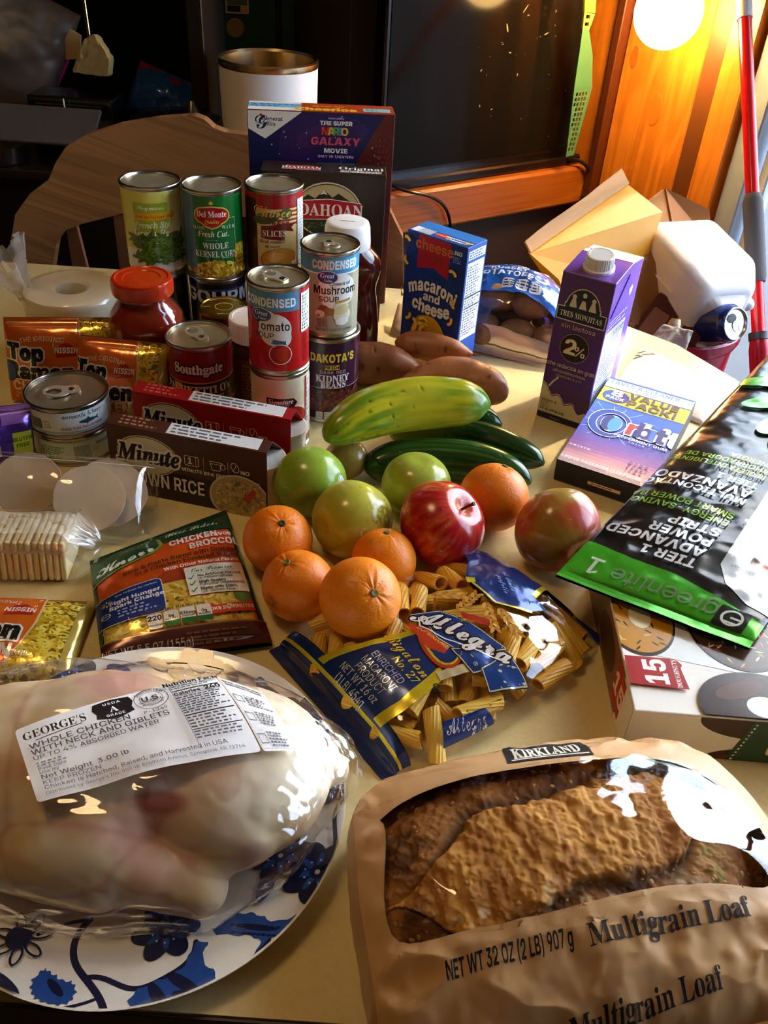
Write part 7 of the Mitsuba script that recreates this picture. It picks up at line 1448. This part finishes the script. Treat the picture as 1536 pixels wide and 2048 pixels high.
# ---------------------------------------------------------------- red bin with rubbish by the glass door
BC = (.500, 1.500)
bn = thing('red_bin', 'dark red plastic bin full of packaging by the glass door', 'bin')
add('bucket', lathe([(0, -.748), (.100, -.748), (.104, -.744), (.126, -.110), (.131, -.108), (.134, -.100), (.134, -.086), (.131, -.082), (.127, -.086), (.124, -.100), (.102, -.738), (0, -.738)], 72), 'mat_gloss', '#8c1428', bn, xf=tr(*BC))
P = Print(); P.put(rect(-.045, -.20, .045, -.13, .004), '#dfe3e8').put(greek(-.04, -.195, .04, -.14, 5, 2), '#4a5a74'); P.build('paper_label', cyl_surf(*BC, 0, .1275, face_cam(*BC, .35)), 'mat_satin', bn, edge=.008)
def slab(pts, t):
    p = np.array(pts, float); n = np.cross(p[1] - p[0], p[2] - p[0]); n /= np.linalg.norm(n); k = len(p)
    v = np.vstack([p, p - n * t]); f = [[0, i, i + 1] for i in range(1, k - 1)] + [[k, k + i + 1, k + i] for i in range(1, k - 1)]
    for i in range(k): j = (i + 1) % k; f += [[i, i + k, j + k], [i, j + k, j]]
    return trimesh.Trimesh(v, f, process=False)
def wav(a, b, n, amp, seed):
    a, b = np.array(a, float), np.array(b, float); r = np.random.default_rng(seed); t = np.linspace(0, 1, n); return [a + (b - a) * x + np.array([0, 0, 1]) * (r.uniform(-amp, amp) if 0 < x < 1 else 0) for x in t]
cbx = thing('cardboard_box', 'flattened box panel with a yellow inside leaning in the red bin', 'box')
A, B, C_, D_ = (.2130, 1.405, .0500), (.3960, 1.590, .1200), (.4560, 1.545, .0900), (.2640, 1.375, .0200)
pan_ = [np.array(A)] + wav(A, B, 8, .0015, 2)[1:] + [np.array(C_), np.array((.4300, 1.490, -.02)), np.array((.300, 1.395, -.05)), np.array(D_)]
add('yellow_panel', slab(pan_, .004), 'mat_satin', '#d9960f', cbx, smooth=False)
off = np.array([-.012, .012, .016])
ed = wav(np.array(A) + off * .9, np.array(B) + off * 1.3, 9, .003, 5)
add('folded_edge', slab([np.array(B), np.array(A)] + ed, .004), 'mat_matte', '#b98a5c', cbx, smooth=False)
cb2 = thing('cardboard_flap', 'torn open brown cardboard box with a fold behind the milk jug', 'cardboard')
E_, F_, G_, Hh = (.3250, 1.490, .0330), (.4820, 1.660, .0952), (.5620, 1.625, .0720), (.4950, 1.500, .0100)
add('wide_panel', slab(wav(E_, F_, 9, .0022, 3) + [np.array(Hh), np.array((.4700, 1.430, -.08)), np.array((.3600, 1.420, -.06))], .004), 'mat_matte', '#8f6238', cb2, smooth=False)
add('folded_panel', slab([np.array(F_) + [.0005, 0, 0], np.array((.5050, 1.655, .0860)), np.array((.5300, 1.640, .0760)), np.array(G_), np.array((.5720, 1.580, .0200)), np.array(Hh) + [.0005, 0, 0]], .004), 'mat_matte', '#80542c', cb2, smooth=False)
add('corner_flap', slab([np.array((.5850, 1.610, .045)), np.array((.6150, 1.590, .010)), np.array((.600, 1.560, -.03)), np.array((.570, 1.570, .0))], .004), 'mat_matte', '#a06c48', cb2, smooth=False)
# milk jug
jg_ = thing('milk_jug', 'empty white plastic milk jug with a pink cap lying in the red bin', 'jug')
JA = np.array([.5330, 1.500, -.0250]); ax_j = np.array([.055, -.160, -.030]); ax_j = ax_j / np.linalg.norm(ax_j)
up_j = np.array([.10, -.30, 1.0]); JM = frame(JA, ax_j, ez=np.cross(ax_j, np.cross(up_j, ax_j)) * 0 + (up_j - ax_j * (up_j @ ax_j)))
# x runs from the jug's foot to its neck, z is the bright upper face
s_ = m3.Manifold.sphere(.028, 24); hb = .050
body = m3.Manifold.batch_hull([s_.translate([x, y, z]) for x, q in ((-.085, hb), (.030, hb), (.062, hb * .72)) for y in (-q, q) for z in (-q, q)])
neck = m3.Manifold.batch_hull([m3.Manifold.sphere(.018, 20).translate([x, 0, 0]) for x in (.04, .102)] + [s_.translate([.060, y, z]) for y in (-.03, .03) for z in (-.03, .03)])
hnd = m3.Manifold.batch_hull([m3.Manifold.sphere(.012, 16).translate([.070, .045, .010]), m3.Manifold.sphere(.012, 16).translate([.078, .058, .010])]) + m3.Manifold.batch_hull([m3.Manifold.sphere(.012, 16).translate([.078, .058, .01]), m3.Manifold.sphere(.012, 16).translate([.0, .066, .01])])
jm = tm((body + neck + hnd).refine_to_length(.006)); jm.merge_vertices(); trimesh.smoothing.filter_taubin(jm, iterations=6)
add('body', jm, 'mat_gloss', '#e9e2dc', jg_, xf=JM, smooth=True)
add('seam', tube([[-.08, -.0795, .02], [0, -.0795, .02], [.04, -.078, .02]], .0015), 'mat_gloss', '#f2eeea', jg_, xf=JM)
a_ = np.linspace(0, 2 * PI, 160, endpoint=False); rr_ = .0205 + .0003 * np.sign(np.sin(a_ * 40))
CM = JM @ tr(.108, 0, 0) @ frame((0, 0, 0), [0, 1, 0], ez=[1, 0, 0])
add('cap', extrude(Polygon(np.c_[rr_ * np.cos(a_), rr_ * np.sin(a_)]), .013), 'mat_satin', '#d98a80', jg_, xf=CM)
add('cap_top', lathe([(.0205, .013), (.0195, .0145), (0, .0147)], 40), 'mat_satin', '#d98a80', jg_, xf=CM)
P = Print(); P.put(greek(-.04, -.035, .01, .0, 2, 1), '#e9dc9a').put(ell(.012, .012, .018, .014), '#f0d9e0'); P.build('date_print', plane_surf(JM @ tr(-.02, .01, .0782)), 'mat_satin', jg_)
# blue drinks can
ca = thing('drink_can', 'blue drinks can with its silver end towards the viewer beside the milk jug', 'can')
ck = np.array([.573, 1.372, -.0350]); cax = np.array([.42, -.80, .38]); cax /= np.linalg.norm(cax); KM = frame(ck, np.cross(cax, [0, 0, 1.0]), ez=cax)
add('body', lathe([(0, -.118), (.024, -.118), (.0325, -.105), (.0330, -.012), (.0285, -.001), (.0272, .0005)], 56), 'mat_foil', '#16337e', ca, xf=KM)
add('rim', lathe([(.0272, .0003), (.0276, .0018), (.0262, .0024), (.0250, -.0006), (.0232, -.0024), (0, -.0018)], 56), 'mat_metal', '#d6d6da', ca, xf=KM)
add('opening', lathe([(.0100, 0), (.0085, .0005), (0, .0004)], 24), 'mat_satin', '#0c0c0e', ca, xf=KM @ tr(.006, -.010, -.0018) @ np.diag([1.1, .8, 1, 1]))
add('ring_pull', extrude(ell(0, 0, .0115, .0072).difference(ell(.003, 0, .0058, .0042)), .001), 'mat_metal', '#e2e2e6', ca, xf=KM @ tr(-.004, .006, -.0012) @ rotz(2.2))
# other rubbish
dk = thing('dark_carton', 'dark red carton with a tan label in the bin beside the purple milk carton', 'carton')
DM = frame((.400, 1.445, -.155), [.74, -.40, -.30], [.30, .42, .85])
add('body', rbox(.105, .14, .05, .003), 'mat_satin', '#4a140c', dk, xf=DM)
Print().put(rect(.008, .035, .040, .115, .004), '#8a5a44').put(rect(.052, .040, .068, .130), '#d9b890').put(greek(.053, .045, .067, .125, 1, 2), '#6a3020').build('label_print', plane_surf(DM @ tr(0, 0, .05)), 'mat_satin', dk)
k = add('twisted_wrapper', tube(spline([(.415, 1.375, -.105), (.440, 1.360, -.085), (.462, 1.358, -.055), (.470, 1.365, -.030)], 24), np.linspace(.016, .008, 24) * (1 + .25 * np.sin(np.linspace(0, 16, 24))), 9), 'mat_gloss', '#c2ae94', smooth=50); tag(k, 'twisted pale plastic wrapper in the bin in front of the dark carton', 'wrapper')
k = add('orange_wrapper', Pouch([(.375, 1.370, -.12), (.43, 1.340, -.12), (.445, 1.39, -.085), (.385, 1.42, -.085)], .06, .05, .012, .006, 60, 8, .5, fold=.8).body(nu=24, nv=24), 'mat_foil', '#b0481c', smooth=True); tag(k, 'crumpled orange wrapper in the bin near the purple carton', 'wrapper')
k = add('rubbish_fill', lathe([(0, -.14), (.118, -.14), (.118, -.17), (0, -.17)], 40), 'mat_matte', '#3a2620', xf=tr(*BC)); tag(k, 'dark packed rubbish filling the red bin', 'rubbish', kind='stuff')
